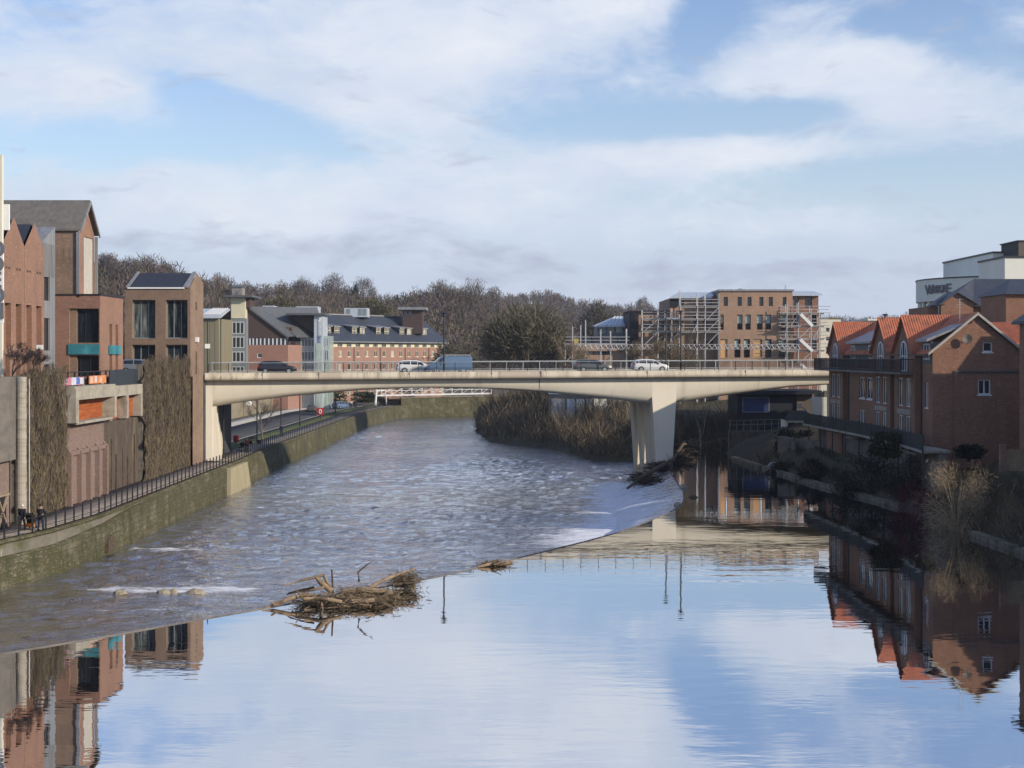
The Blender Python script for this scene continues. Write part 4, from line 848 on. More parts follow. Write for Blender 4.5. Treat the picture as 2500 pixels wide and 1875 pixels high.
g.poly((B+(1.,),B+(ze,),(B[0]-N[0]*back,B[1]-N[1]*back,zr),(B[0]-N[0]*18,B[1]-N[1]*18,ze),(B[0]-N[0]*18,B[1]-N[1]*18,1.))); g.build('wall',M['brick_pink'],r)
g=MB(); g.lbox(A,U,N,0,L,14.45,15.6,-.3,-.05); g.build('eaves_band',M['cream'],r)
for i in range(n_):
    for b0,b1 in rows: win(r,A,U,N,i*w+w*.32,i*w+w*.68,b0,b1,-.08,M['cream'],M['glass_hotel'],2,1,.12,sill=True)
    win(r,A,U,N,i*w+w*.2,i*w+w*.72,14.5,15.5,.06,M['cream'],M['glass_dark'],3,1,.07,depth=.09)
P=lambda a,c,z:(A[0]+U[0]*a+N[0]*c,A[1]+U[1]*a+N[1]*c,z)
g=MB(); g.prism([P(-.3,.9,ze-.2),P(-.3,-back,zr),P(-.3,-back,zr+.25),P(-.3,.9,ze+.05)],(U[0]*(L+1.2),U[1]*(L+1.2),0)); g.poly((P(-.3,-back,zr+.2),P(L+.9,-back,zr+.2),P(L+.9,-18,ze),P(-.3,-18,ze))); g.build('roof',M['slate'],r)
g=MB(); g.lbox(A,U,N,0,L-2,zr+.2,zr+.5,-back-.3,-back+.3); g.lbox(A,U,N,-.3,L+.8,ze-.35,ze-.15,.75,1.02); g.build('ridge_capping',M['zinc'],r)
for px in (815.5,836,879,898,937.5,957.5,994.5,1012,1049.5):
    a=(px-797)/(1084-797)*L*(1+.0); k=(px-CX)/F; a=(k*A[1]-A[0])/(U[0]-k*U[1]); c=-1.85; z0=17.6; z1_=19.2
    d=g=MB(); g.lbox(A,U,N,a-.95,a+.95,z0-.5,z1_+.1,-7,c); dm=g.build('dormer',M['slate'],r)
    g=MB(); g.prism([P(a-1.15,c+.35,z1_+.05),P(a-1.15,-7.5,z1_+.9),P(a-1.15,-7.5,z1_+1.1),P(a-1.15,c+.35,z1_+.25)],(U[0]*2.3,U[1]*2.3,0)); g.build('dormer_roof',M['zinc'],dm)
    win(dm,A,U,N,a-.8,a+.8,z0,z1_,c+.06,M['cream'],M['glass_hotel'],3,2,.12,name='dormer_window',depth=.05)
for i in (3,6,9,12):
    g=MB(); g.tube([P(i*w,.08,1.1),P(i*w,.08,14.4)],.09,6); g.build('downpipe',M['dark_metal'],r)
for px0,px1,py0,py1,nm in ((840,897,752,770,'roof_plant'),(722,776,748,769,'roof_plant')):
    Y=330; g=MB(); g.box(PX(px0,Y),PX(px1,Y),Y,Y+5,PZ(py1+4,Y),PZ(py0,Y)); 
    q=g.build(nm,M['lightmetal'],r); [(g:=MB(),g.box(PX(px0+(px1-px0)*f,Y),PX(px0+(px1-px0)*(f+.16),Y),Y-.06,Y-.01,PZ(py1,Y),PZ(py0+2,Y)),g.build('louvre',M['grey_frame'],q)) for f in (.1,.6,.8)]
Y=342; g=MB(); g.box(PX(985,Y),PX(1033,Y),Y-3,Y+3,18,PZ(758,Y)); ct=g.build('chimney_tower',M['brown_clad'],r)
g=MB(); g.box(PX(974,Y),PX(1043,Y),Y-4.2,Y+4,PZ(757.5,Y),PZ(751,Y)); g.build('tower_cap',M['zinc'],ct)
[(g:=MB(),g.box(PX(q,Y),PX(q+7,Y),Y-3.06,Y-3.01,PZ(774,Y),PZ(761,Y)),g.build('louvre',M['glass_dark'],ct)) for q in (989,1000)]
# gable end block with glazed stair tower
Y=277.; X=lambda px:PX(px,Y); Z=lambda py:PZ(py,Y)
r=thing('hotel_gable','hotel gable end in brown cladding and brick with a glazed stair tower and flat cap','building',(X(610),Y,1.2))
xl,xr=X(536),X(703); zb1=Z(842.); 
g=MB(); g.facade((xl,Y),*S,xr-xl,1.,zb1,[(X(p0)-xl,X(p1)-xl,Z(b),Z(t)) for p0,p1,b,t in ((538,548,874,862),(628,640,874,862))],.2)
g.poly(((xr,Y,1),(xr,Y,zb1),(X(735)+2.5,Y+16,zb1),(X(735)+2.5,Y+16,1))); g.build('brick_base',M['brick_pink'],r)
for p0,p1 in ((538,548),(628,640)): win(r,(xl,Y),*S,X(p0)-xl,X(p1)-xl,Z(874),Z(862),-.1,M['white_frame'],M['glass'],1,1,.12)
g=MB(); zt_=Z(826); g.poly(((xl,Y+.02,zt_),(xr,Y+.02,zt_),(xr,Y+.02,Z(822)),(X(608),Y+.02,Z(750)),(X(570),Y+.02,Z(750)),(xl,Y+.02,Z(777)))); g.poly(((xl,Y,1),(xl,Y,Z(777)),(xl,Y+16,Z(777)),(xl,Y+16,1))); g.build('upper_cladding',M['brown_clad'],r)
g=MB(); g.lbox((xl,Y),*S,0,xr-xl,zb1+.003,zt_-.003,-.4,-.15); g.build('window_band',M['glass_dark'],r)
g=MB(); [g.lbox((xl,Y),*S,X(p)-xl-.12,X(p)-xl+.12,zb1+.01,zt_-.01,-.15,-.02) for p in (541,551,610,618,627,636,646,656,666,676,686,696)]; g.build('mullion',M['white_frame'],r)
off=(X(735)-X(703)+2.5)   # eaves run back to the right
g=MB(); a=[(X(606),Y-.5,Z(748)),(X(704.5),Y-.5,Z(822)),(X(735)+3,Y+17,Z(822)+.6),(X(640)+8,Y+24,Z(748)+.6)]; g.poly(a); g.prism([a[0],a[1],(a[1][0],a[1][1],a[1][2]-.4),(a[0][0],a[0][1],a[0][2]-.4)],(0,.35,0)); 
g.poly(((X(534),Y-.4,Z(779)),(X(572),Y-.4,Z(749)),(X(572),Y+18,Z(749)),(X(534),Y+18,Z(779)))); g.prism([(X(534),Y-.4,Z(780)),(X(534),Y-.4,Z(777.5)),(X(570),Y-.4,Z(748)),(X(570),Y-.4,Z(750.5))],(0,.3,0)); g.build('roof',M['slate_grey'],r)
# big sloped glazing / second roof towards the right
g=MB(); g.poly(((X(640),Y+6,Z(757)),(X(700),Y+9,Z(768)),(X(772),Y+8,Z(822)),(X(722),Y+2,Z(824)))); g.build('side_roof',M['slate_grey'],r)
g=MB(); [g.prism([(X(686+i*9),Y+3.2,Z(812)),(X(690+i*9),Y+3.2,Z(812)),(X(690+i*9),Y+3.2,Z(797)),(X(686+i*9),Y+3.2,Z(797))],(0,1.5,0)) for i in range(3)]; g.build('rooflight',M['cedar'],r)
g=MB(); g.box(X(568),X(606),Y-2.2,Y+4,1.,Z(778)); tw=g.build('stair_tower',M['grey_frame'],r)
g=MB(); g.box(X(570),X(604),Y-2.35,Y+4.1,Z(778)+.01,Z(727.5)); g.build('tower_panel',M['cream'],tw)
g=MB(); g.box(X(604)+.01,X(613),Y-1.5,Y+4,Z(752),Z(727.5)); g.build('tower_side',M['brown_clad'],tw)
for t_,b_ in ((786,816),(822,850),(858,884),(894,930)): win(tw,(X(568),Y-2.2),*S,.35,X(606)-X(568)-.35,Z(b_),Z(t_),.1,M['lightmetal'],M['glass_dark'],3,1,.2)
g=MB(); g.box(X(559),X(625),Y-4,Y+6,Z(727.5)+.01,Z(722.5)); g.build('tower_cap',M['slate_grey'],tw)
g=MB(); g.box(X(614),X(643),Y+12,Y+17,Z(760),Z(741)); g.build('roof_plant',M['lightmetal'],r)
# second stair tower with the vertical sign
Y=283.; r=thing('hotel_stair_block','pale green glazed hotel stair block with a flat cap and vertical sign panel','building',(X(765),Y,1.2))
g=MB(); g.box(X(733),X(769),Y,Y+8,1.,Z(824)); gb=g.build('glazed_bay',M['glass_green'],r)
for t_,b_ in ((828,846),(858,880),(892,930)): win(gb,(X(733),Y),*S,.2,X(769)-X(733)-.1,Z(b_),Z(t_),.08,M['lightmetal'],M['glass_green'],4,1,.14)
g=MB(); g.box(X(769)+.02,X(790),Y-1.5,Y+6,1.,Z(769.5)); st=g.build('sign_panel',M['lightmetal'],r)
g=MB(); g.box(X(774),X(787),Y-1.58,Y-1.51,1.,Z(838)); g.box(X(779),X(781),Y-1.58,Y-1.51,Z(822),Z(786)); g.build('glass_strip',M['glass_green'],st)
g=MB(); g.box(X(790)+.02,X(805),Y,Y+6,1.,Z(820)); g2=g.build('glazed_bay',M['glass_green'],r)
for t_,b_ in ((824,846),(854,880)): win(g2,(X(790),Y),*S,.2,X(805)-X(790)-.2,Z(b_),Z(t_),.08,M['lightmetal'],M['glass_green'],2,1,.14)
g=MB(); g.prism([(X(706),Y+.2,Z(771)),(X(769),Y+.2,Z(771)),(X(769),Y+.2,Z(815)),(X(752),Y+.2,Z(808))],(0,6,0)); g.build('brown_gable',M['brown_clad'],r)
g=MB(); g.box(X(702),X(797),Y-2.5,Y+8,Z(770),Z(765)); g.build('tower_cap',M['slate_grey'],r)
c=Vector((X(782),Y-1.6,Z(779))); g=MB(); g.prism([c+Vector((-.45,0,.7)),c+Vector((.1,0,.35)),c+Vector((.5,0,.5)),c+Vector((.5,0,-.1)),c+Vector((.1,0,-.7)),c+Vector((-.3,0,-.55)),c+Vector((.05,0,0))],(0,-.08,0)); g.build('emblem',M['white'],st)
Mt=Matrix.Translation((X(783),Y-1.62,Z(804)))@Matrix(((0,1,0,0),(0,0,-1,0),(-1,0,0,0),(0,0,0,1))); text_obj('lettering','Radisson',.95,.03,M['white'],st,Mt)
Mt.translation=Vector((X(782),Y-1.62,Z(828))); text_obj('lettering','BLU',.9,.03,M['letter_blue'],st,Mt,bold=.02)
# pale block at the far left of the hotel
Y=262.; r=thing('panel_block','olive panelled block with a light metal roof beside the brick tower','building',(X(515),Y,1.2))
g=MB(); g.box(X(470),X(534),Y,Y+14,1.,Z(778)); g.build('wall',M['olive_panel'],r); g=MB(); [g.box(X(p),X(p)+.08,Y-.03,Y-.001,1,Z(778)) for p in (500,512,524)]; g.build('panel_joint',M['conc_dark'],r)
g=MB(); g.prism([(X(466),Y-.8,Z(777)),(X(466),Y-.8,Z(769)),(X(466),Y+8,Z(750)),(X(466),Y+8,Z(754))],(X(541)-X(466),0,0)); g.build('roof',M['lightmetal'],r)
g=MB(); [g.bar((X(p),Y-.85,Z(769)+.1),(X(p),Y+8,Z(750)+.12),.12) for p in range(500,541,6)]; g.build('roof_seam',M['white'],r)
# footbridge
r=thing('footbridge','slim white truss footbridge with a leaning mast crossing the far river bend','bridge',(-20,322,2.8))
a=Vector((PX(905,322),322,2.6)); b=Vector((PX(1200,330),330,2.9)); d=(b-a)
for dy in (0,2.2):
    o=Vector((0,dy,0)); g=MB(); g.bar(a+o,b+o,.16,.35); g.bar(a+o+Vector((0,0,1.75)),b+o+Vector((0,0,1.75)),.14,.18); g.bar(a+o+Vector((0,0,1.1)),b+o+Vector((0,0,1.1)),.07)
    for i in range(13):
        p=a+d*(i/12)+o; g.bar(p,p+Vector((0,0,1.75)),.12); 
        if i<12: g.bar(p+Vector((0,0,.1)),a+d*((i+1)/12)+o+Vector((0,0,1.7)),.06)
    g.build('truss',M['white'],r)
g=MB(); g.prism([a+Vector((0,.1,-.1)),b+Vector((0,.1,-.1)),b+Vector((0,2.1,-.1)),a+Vector((0,2.1,-.1))],(0,0,.25)); g.build('deck',M['plank'],r)
g=MB(); g.tube([(PX(916,300),300,1.1),(PX(920,300),300,5.2),(PX(919,301),301,8)],[.28,.22,.15],8); g.tube([(PX(944,304),304,1.1),(PX(940,303),303,4.5)],.14,6); g.tube([(PX(940,303),303,4.5),(PX(920,300),300,4.3)],.1,6); g.build('mast',M['white'],r)

# ---------------------------------------------------------------- brick building under scaffold
Y=225.; r=thing('brick_block','tan brick four-storey block with boarded windows behind scaffolding','building',(X(1830),Y,4.))
xa,xb=X(1757),X(1935); ops=[]; specs=[]
for p0,p1 in ((1767,1777),(1801,1811),(1825,1835),(1854,1864),(1877,1887),(1911,1920)): specs.append((p0,p1,747,725,'plain'))
for p0,p1 in ((1759,1767),(1800,1813),(1820,1833),(1848,1862),(1869,1883),(1906,1920)): specs.append((p0,p1,805,768,'half'))
for i,(p0,p1) in enumerate(((1759,1776),(1793,1808),(1816,1831),(1840,1861),(1868,1884),(1901,1920))): specs.append((p0,p1,873,828,'board' if i in (0,3) else 'tall'))
ops=[(X(a)-xa,X(b)-xa,Z(lo),Z(hi)) for a,b,lo,hi,k in specs]
g=MB(); g.facade((xa,Y),*S,xb-xa,4.,Z(711),ops,.5); g.poly(((xa,Y,4),(xa,Y+20,4),(xa,Y+20,Z(711)),(xa,Y,Z(711)))); g.poly(((xb,Y,4),(xb,Y+20,4),(xb,Y+20,Z(711)),(xb,Y,Z(711)))); g.build('wall',M['brick_far'],r)
for (a,b,lo,hi,k),(a0,a1,b0,b1) in zip(specs,ops):
    if k=='board':
        g=MB(); g.lbox((xa,Y),*S,a0,a1-.25,b0,b1-.2,-.3,-.2); g.build('window_board',M['board'],r)
    else:
        wv=win(r,(xa,Y),*S,a0,a1,b0,b1,-.35,M['dark_metal'],M['glass_dark'],1,2 if k!='plain' else 1,.1)
        if k=='half': g=MB(); g.lbox((xa,Y),*S,a0+.08,a1-.08,b0+(b1-b0)*.42,b1-.08,-.395,-.345); g.build('blind',M['blind'],wv)
        if k=='tall' : g=MB(); g.lbox((xa,Y),*S,a0+.08,a1-.3,b0+(b1-b0)*.55,b1-.15,-.395,-.345); g.build('blind',M['blind'],wv)
g=MB(); g.box(xa-.2,xb+.2,Y-.25,Y+20,Z(711)+.003,Z(706.5)); g.prism([(X(1803),Y+6,Z(706)),(X(1842),Y+6,Z(706)),(X(1822),Y+6,Z(699.5))],(0,6,0)); g.build('roof_edge',M['zinc'],r)
g=MB(); g.box(X(1926),X(1928),Y+3,Y+3.3,Z(706),Z(694)); g.build('flue',M['galv'],r)
# right-hand set-back bay
xc=X(2003); g=MB(); g.facade((xb+.01,Y+1.5),*S,xc-xb,4.,Z(721),[(X(1942)-xb,X(1955)-xb,Z(750),Z(723.5)),(X(1970)-xb,X(1987)-xb,Z(750),Z(723.5)),(X(1942)-xb,X(1956)-xb,Z(800),Z(768)),(X(1985)-xb,X(1998)-xb,Z(800),Z(768)),(X(1942)-xb,X(1956)-xb,Z(852),Z(828)),(X(1985)-xb,X(1998)-xb,Z(852),Z(828))],.4)
g.poly(((xc,Y+1.5,4),(xc,Y+20,4),(xc,Y+20,Z(721)),(xc,Y+1.5,Z(721)))); g.build('side_bay',M['brick_red'],r)
for p0,p1,lo,hi in ((1942,1955,750,723.5),(1970,1987,750,723.5),(1942,1956,800,768),(1985,1998,800,768),(1942,1956,852,828),(1985,1998,852,828)): win(r,(xb+.01,Y+1.5),*S,X(p0)-xb,X(p1)-xb,Z(lo),Z(hi),-.3,M['dark_metal'],M['glass_dark'],1,1,.1)
g=MB(); g.prism([(xb-.3,Y+.7,Z(721.)),(xb-.3,Y+.7,Z(718)),(xb-.3,Y+7,Z(706)),(xb-.3,Y+7,Z(709))],(xc-xb+.8,0,0)); g.build('metal_roof',M['lightmetal'],r); g=MB(); g.prism([(X(1640),Y+2.2,Z(727)),(X(1640),Y+2.2,Z(723)),(X(1672),Y+8,Z(708)),(X(1672),Y+8,Z(711))],(X(1757)-X(1655),0,0)); g.build('metal_roof',M['lightmetal'],r)
# left set-back storeys
xd=X(1641); g=MB(); o3=(xd,Y+3.); spl=[(1657,1676,745,725),(1728,1745,746,724),(1700,1712,800,770),(1722,1734,802,772),(1700,1712,850,832),(1730,1748,852,832),(1660,1672,800,775)]
g.facade(o3,*S,xa-xd-.01,4.,Z(726),[(X(a)-xd,X(b)-xd,Z(lo),Z(hi)) for a,b,lo,hi in spl],.4); g.poly(((xd,Y+3,4),(xd,Y+20,4),(xd,Y+20,Z(726)),(xd,Y+3,Z(726)))); g.build('set_back_wall',M['brick_far'],r)
for a,b,lo,hi in spl: win(r,o3,*S,X(a)-xd,X(b)-xd,Z(lo),Z(hi),-.25,M['dark_metal'],M['glass_dark'],1,1,.1)
g=MB(); g.lbox(o3,*S,-.1,X(1660)-xd,Z(748),Z(729),.01,.2); g.build('dark_cladding',M['dark_clad'],r)
r=thing('low_brick_wing','lower brick wing with navy cladding left of the scaffolded block','building',(X(1590),Y,4.))
xe=X(1563); g=MB(); g.facade((xe,Y+4),*S,xd-xe-.02,4.,Z(760),[(X(a)-xe,X(b)-xe,Z(lo),Z(hi)) for a,b,lo,hi in ((1612,1628,800,783),(1612,1628,835,818),(1580,1596,800,783))],.4)
g.box(X(1400),xe-.02,Y+5,Y+16,4,Z(838)); g.box(X(1400),X(1545),Y+4.6,Y+16,Z(857),Z(850)); g.build('wall',M['brick_far'],r)
for a,b,lo,hi in ((1612,1628,800,783),(1612,1628,835,818),(1580,1596,800,783)): win(r,(xe,Y+4),*S,X(a)-xe,X(b)-xe,Z(lo),Z(hi),-.25,M['dark_metal'],M['glass_dark'],1,1,.1)
g=MB(); g.box(X(1541),xe-.01,Y+3.5,Y+16,4,Z(757)); g.box(X(1541),X(1641),Y+3.4,Y+16,Z(760)+.003,Z(757)); g.build('navy_cladding',M['dark_clad'],r)
g=MB(); g.lbox((X(1425),Y+5),*S,0,X(1500)-X(1425),Z(866),Z(853),.02,.05); [g.lbox((X(1430),Y+5),*S,i*1.6,i*1.6+1.1,Z(836),Z(818),.02,.08) for i in range(4)]; g.build('window',M['glass_dark'],r)
Y=238.; r=thing('pale_roof_pavilion','small glazed pavilion with a pale standing-seam hipped roof left of the navy cladding','building',(X(1495),Y,6))
g=MB(); g.facade((X(1458),Y),*S,X(1545)-X(1458),5.,Z(795),[(X(1463)-X(1458)+i*1.5,X(1463)-X(1458)+i*1.5+1.1,Z(812),Z(797)) for i in range(4)],.2); g.poly(((X(1458),Y,5),(X(1458),Y+10,5),(X(1458),Y+10,Z(795)),(X(1458),Y,Z(795)))); g.build('wall',M['grey_frame'],r)
for i in range(4): win(r,(X(1458),Y),*S,X(1463)-X(1458)+i*1.5,X(1463)-X(1458)+i*1.5+1.1,Z(812),Z(797),-.1,M['white_frame'],M['glass_green'],1,1,.1)
g=MB(); g.poly(((X(1450),Y-1,Z(795)),(X(1552),Y-1,Z(795)),(X(1552),Y+6,Z(770)),(X(1508),Y+6,Z(770)))); g.poly(((X(1450),Y-1,Z(795)),(X(1508),Y+6,Z(770)),(X(1508),Y+8,Z(770)),(X(1450),Y+14,Z(795)))); g.prism([(X(1450),Y-1,Z(795)),(X(1552),Y-1,Z(795)),(X(1552),Y-1,Z(799)),(X(1450),Y-1,Z(799))],(0,.3,0)); g.build('roof',M['lightmetal'],r)
g=MB(); [g.bar((X(1450)+2+i*.9,Y-1.02,Z(795)+.05),(X(1508)+i*.55,Y+6,Z(770)+.06),.08) for i in range(6)]; g.build('roof_seam',M['white'],r)
# scaffolds
def scaffold(label,pxs,pys,Y0,dep,top,braces,boards=None,base=4.,extra=0.,truss=None,name='scaffold'):
    X=lambda p:PX(p,Y0); Z=lambda p:PZ(p,Y0)
    r=thing(name,label,'scaffold',(X(pxs[0]),Y0,base))
    for i,p in enumerate(pxs):
        for k,dy in enumerate((0,dep)):
            g=MB(); g.tube([(X(p),Y0+dy,base),(X(p),Y0+dy,Z(top[i] if isinstance(top,(list,tuple)) else top)+random.uniform(-.2,.3))],.068,5); g.build('pole',M['galv'],r)
    for j,py in enumerate(pys):
        for dz in (0,.55,1.1):
            g=MB(); g.tube([(X(pxs[0])-extra,Y0-.05,Z(py)+dz),(X(pxs[-1])+extra+random.uniform(0,.5),Y0-.05,Z(py)+dz)],.055,5); g.build('ledger',M['galv'],r)
        g=MB(); g.box(X(pxs[0])-extra*.6,X(pxs[-1])+extra*.6,Y0+.06,Y0+dep-.06,Z(py)-.26,Z(py)-.02); g.build('platform',M['plank'],r)
    for (p0,y0,p1,y1) in braces:
        g=MB(); g.tube([(X(p0),Y0-.12,Z(y0)),(X(p1),Y0-.12,Z(y1))],.07,5); g.build('brace',M['galv'],r)
    return r,X,Z
s1,X1,Z1=scaffold('open scaffold with diagonal braces wrapping the upper left of the brick block',[1661,1703,1722,1755],[747,778,808],224.2,1.2,[712,716,716,714],[(1725,780,1755,750),(1725,810,1755,780),(1727,840,1755,810),(1690,812,1702,790)])
s2,X2,Z2=scaffold('mid-height scaffold in front of the lower brick wing and navy cladding',[1568,1607,1625,1640,1660],[778,808],226.6,1.2,[756,758,758,758,758],[(1575,806,1606,780),(1575,840,1606,810),(1640,830,1658,812)])
g=MB(); g.box(X2(1625),X2(1662),226.4,226.46,Z2(779),Z2(775)); g.build('toe_board',M['white'],s2)
s3,X3,Z3=scaffold('low scaffold carrying a lattice girder along the building front above the bridge cars',[1380,1398,1418,1430,1467,1491,1530],[839],220.,1.4,[838,800,797,784,806,806,806],[(1384,880,1398,868)])
zt0,zb0=Z3(841.),Z3(852.5); g=MB(); x0,x1=X3(1395),X3(1952); g.tube([(x0,219.6,zt0),(x1,219.6,zt0)],.05,5); g.tube([(x0,219.6,zb0),(x1,219.6,zb0)],.05,5); g.build('girder_chord',M['galv'],s3)
n=44
for i in range(n):
    xa_=x0+(x1-x0)*i/n; xm=x0+(x1-x0)*(i+.5)/n; xb_=x0+(x1-x0)*(i+1)/n
    g=MB(); g.tube([(xa_,219.6,zb0),(xm,219.6,zt0)],.055,4); g.tube([(xm,219.6,zt0),(xb_,219.6,zb0)],.08,4); g.build('lattice_bar',M['galv'],s3)
g=MB(); g.box(X3(1401),X3(1412),219.9,219.95,Z3(838),Z3(827)); g.build('notice',M['yellow'],s3)
s4,X4,Z4=scaffold('tall scaffold stair tower with white diagonal flights at the right of the brick block',[1921,1949,1980,2000],[763.5,795,826,855],223.3,1.2,[742,738,750,756],[(1950,800,1980,768),(1950,826,1982,796),(1952,886,1978,862),(1930,795,1949,768),(1985,826,2000,800)],extra=1.4)
for (p0,y0,p1,y1) in ((1953,767,1982,796),(1952,829,1982,857),(1953,888,1972,906)):
    g=MB(); g.bar((X4(p0),222.9,Z4(y0)),(X4(p1),222.9,Z4(y1)),.4,.5); g.build('stair_flight',M['white'],s4)
Y=245.; r=thing('pale_stone_block','cream rendered block with rows of small openings behind the scaffold stair tower','building',(X(2025),Y,4.))
ops=[(1.+i*1.5,1.7+i*1.5,Z(q+10),Z(q)) for i in range(2) for q in (800,822,846)]
g=MB(); g.facade((X(2003),Y),*S,X(2046)-X(2003),4.,Z(779),ops,.3); g.poly(((X(2046),Y,4),(X(2053),Y,4),(X(2053),Y,Z(779)),(X(2046),Y,Z(779)))); g.poly(((X(2003),Y,4),(X(2003),Y+12,4),(X(2003),Y+12,Z(779)),(X(2003),Y,Z(779)))); g.build('wall',M['render'],r)
for a0,a1,b0,b1 in ops: win(r,(X(2003),Y),*S,a0,a1,b0,b1,-.2,M['white_frame'],M['glass'],1,1,.08)
g=MB(); g.box(X(2002),X(2054),Y-.1,Y+12,Z(779)+.01,Z(776)); g.build('parapet',M['stone'],r)
# ---------------------------------------------------------------- right bank: brick riverside houses
Wf=((0,1),(-1,0)); HX=35.1; HY0=110.1; HL=34.5; GZ=4.2; EV=12.9; RDG=16.; RX=38.8
r=thing('brick_terrace','brick riverside houses with orange pantile gables arched windows and a long dark balcony','house',(RX,127,GZ))
bays=[(113.4,119.4),(120.7,126.7),(138,144)]
ops=[(1.2,2.0,8.2,10.3),(18.4,20.6,8.3,10.4),(21.2,23.2,8.3,10.4),(21.2,23.2,5.2,7.1)]
g=MB(); g.facade((HX,HY0),*Wf,HL,GZ-1,EV,ops,.25,0)
sops=[(4.2,5.0,12.4,13.72),(3.8,4.85,9.35,10.6)]
g.facade((HX,HY0),*S,7.4,GZ-1,EV,sops[1:],.2,0)
# gable top with one opening: split around it
pk=(HX+3.7,HY0,RDG-.1); a0,a1,b0,b1=sops[0]; P=lambda a,z:(HX+a,HY0,z)
g.poly((P(0,EV),P(a0,EV),P(a0,RDG-.1-(a0-3.7)*.86),pk)); g.poly((P(a1,EV),P(7.4,EV),P(a1,RDG-.1-(a1-3.7)*.86)))
g.poly((P(a0,b1),P(a1,b1),P(a1,RDG-.1-(a1-3.7)*.86),P(a0,RDG-.1-(a0-3.7)*.86)))
for c in (a0,a1): g.poly((P(c,b0),P(c,b1),(HX+c,HY0+.2,b1),(HX+c,HY0+.2,b0)))
g.poly((P(a0,b1),P(a1,b1),(HX+a1,HY0+.2,b1),(HX+a0,HY0+.2,b1)))
g.poly(((HX+7.4,HY0,GZ-1),(HX+7.4,HY0+HL,GZ-1),(HX+7.4,HY0+HL,EV),(HX+7.4,HY0,EV)))
g.poly(((HX,HY0+HL,GZ-1),(HX+7.4,HY0+HL,GZ-1),(HX+7.4,HY0+HL,EV),(HX+3.7,HY0+HL,RDG-.1),(HX,HY0+HL,EV)))
g.build('wall',M['brick_house'],r)
# first opening of the gable sits half in the rectangle: fill below it
for (q0,q1,q2,q3) in sops: win(r,(HX,HY0),*S,q0,q1,max(q2,EV) if q2==12.4 else q2,q3,-.1,M['white_frame'],M['glass_dark'],2 if q2<12 else 1,1,.1,sill=True)
g=MB(); g.lbox((HX,HY0),*S,1.8,7.4,11.2,11.35,.0,.12); g.build('lead_flashing',M['slate_grey'],r)
g=MB(); g.lbox((HX,HY0),*S,1.75,2.2,GZ-1,11.19,.003,.1); g.build('brick_pier',M['brick_house'],r)
for q in ops: win(r,(HX,HY0),*Wf,*q,-.1,M['white_frame'],M['glass'],2,1,.1,sill=True)
g=MB()
for y0,y1 in ((HY0-.25,HY0+HL+.25),):
    g.prism([(HX-.4,y0,EV-.25),(RX,y0,RDG),(RX,y0,RDG+.16),(HX-.4,y0,EV-.08)],(0,y1-y0,0)); g.prism([(HX+7.8,y0,EV-.25),(RX,y0,RDG),(RX,y0,RDG+.16),(HX+7.8,y0,EV-.08)],(0,y1-y0,0))
g.build('roof',M['terracotta'],r)
g=MB(); 
for a,b in (((HX-.42,EV-.2),(RX,RDG+.08)),((HX+7.82,EV-.2),(RX,RDG+.08))): g.prism([(a[0],HY0-.3,a[1]-.1),(b[0],HY0-.3,b[1]-.12),(b[0],HY0-.3,b[1]+.12),(a[0],HY0-.3,a[1]+.14)],(0,.12,0))
g.build('verge_board',M['plank'],r)
def pantile_rows(g,A,B,C,D,n):      # ribs from eave edge A-B to ridge edge D-C
    A,B,C,D=map(Vector,(A,B,C,D))
    for i in range(n+1):
        f=i/n; p=A.lerp(B,f); q=D.lerp(C,f)
        if (q-p).length>.15: g.bar(p+Vector((0,0,.03)),q+Vector((0,0,.03)),.1,.07)
def arch(root,y,z0,z1_,w,x):       # pointed arch window in plane x facing -x
    cz=z0+(z1_-z0)*.5; H_=z1_-cz
    top=[(y+w/2*math.cos(t),cz+H_*math.sin(t)**.8) for t in np.linspace(0,math.pi,13)]
    P=[(x,y+w/2,z0)]+[(x,a,b) for a,b in top]+[(x,y-w/2,z0)]
    g=MB(); Pi=[(x,y+(p[1]-y)*.84,z0+.1+(p[2]-z0)*.9) for p in P]
    for i in range(len(P)): j=(i+1)%len(P); g.poly(((x-.07,)+P[i][1:],(x-.07,)+P[j][1:],(x-.07,)+Pi[j][1:],(x-.07,)+Pi[i][1:])); g.poly((P[i],P[j],(x-.07,)+P[j][1:],(x-.07,)+P[i][1:]))
    for dy in (-w*.18,w*.18): g.box(x-.075,x-.02,y+dy-.05,y+dy+.05,z0+.1,cz+H_*.78)
    g.box(x-.07,x-.02,y-w*.4,y+w*.4,cz-.04,cz+.04); f=g.build('arched_window',M['white_frame'],root)
    g=MB(); g.poly([(x-.025,)+p[1:] for p in Pi]); g.build('pane',M['glass'],f)
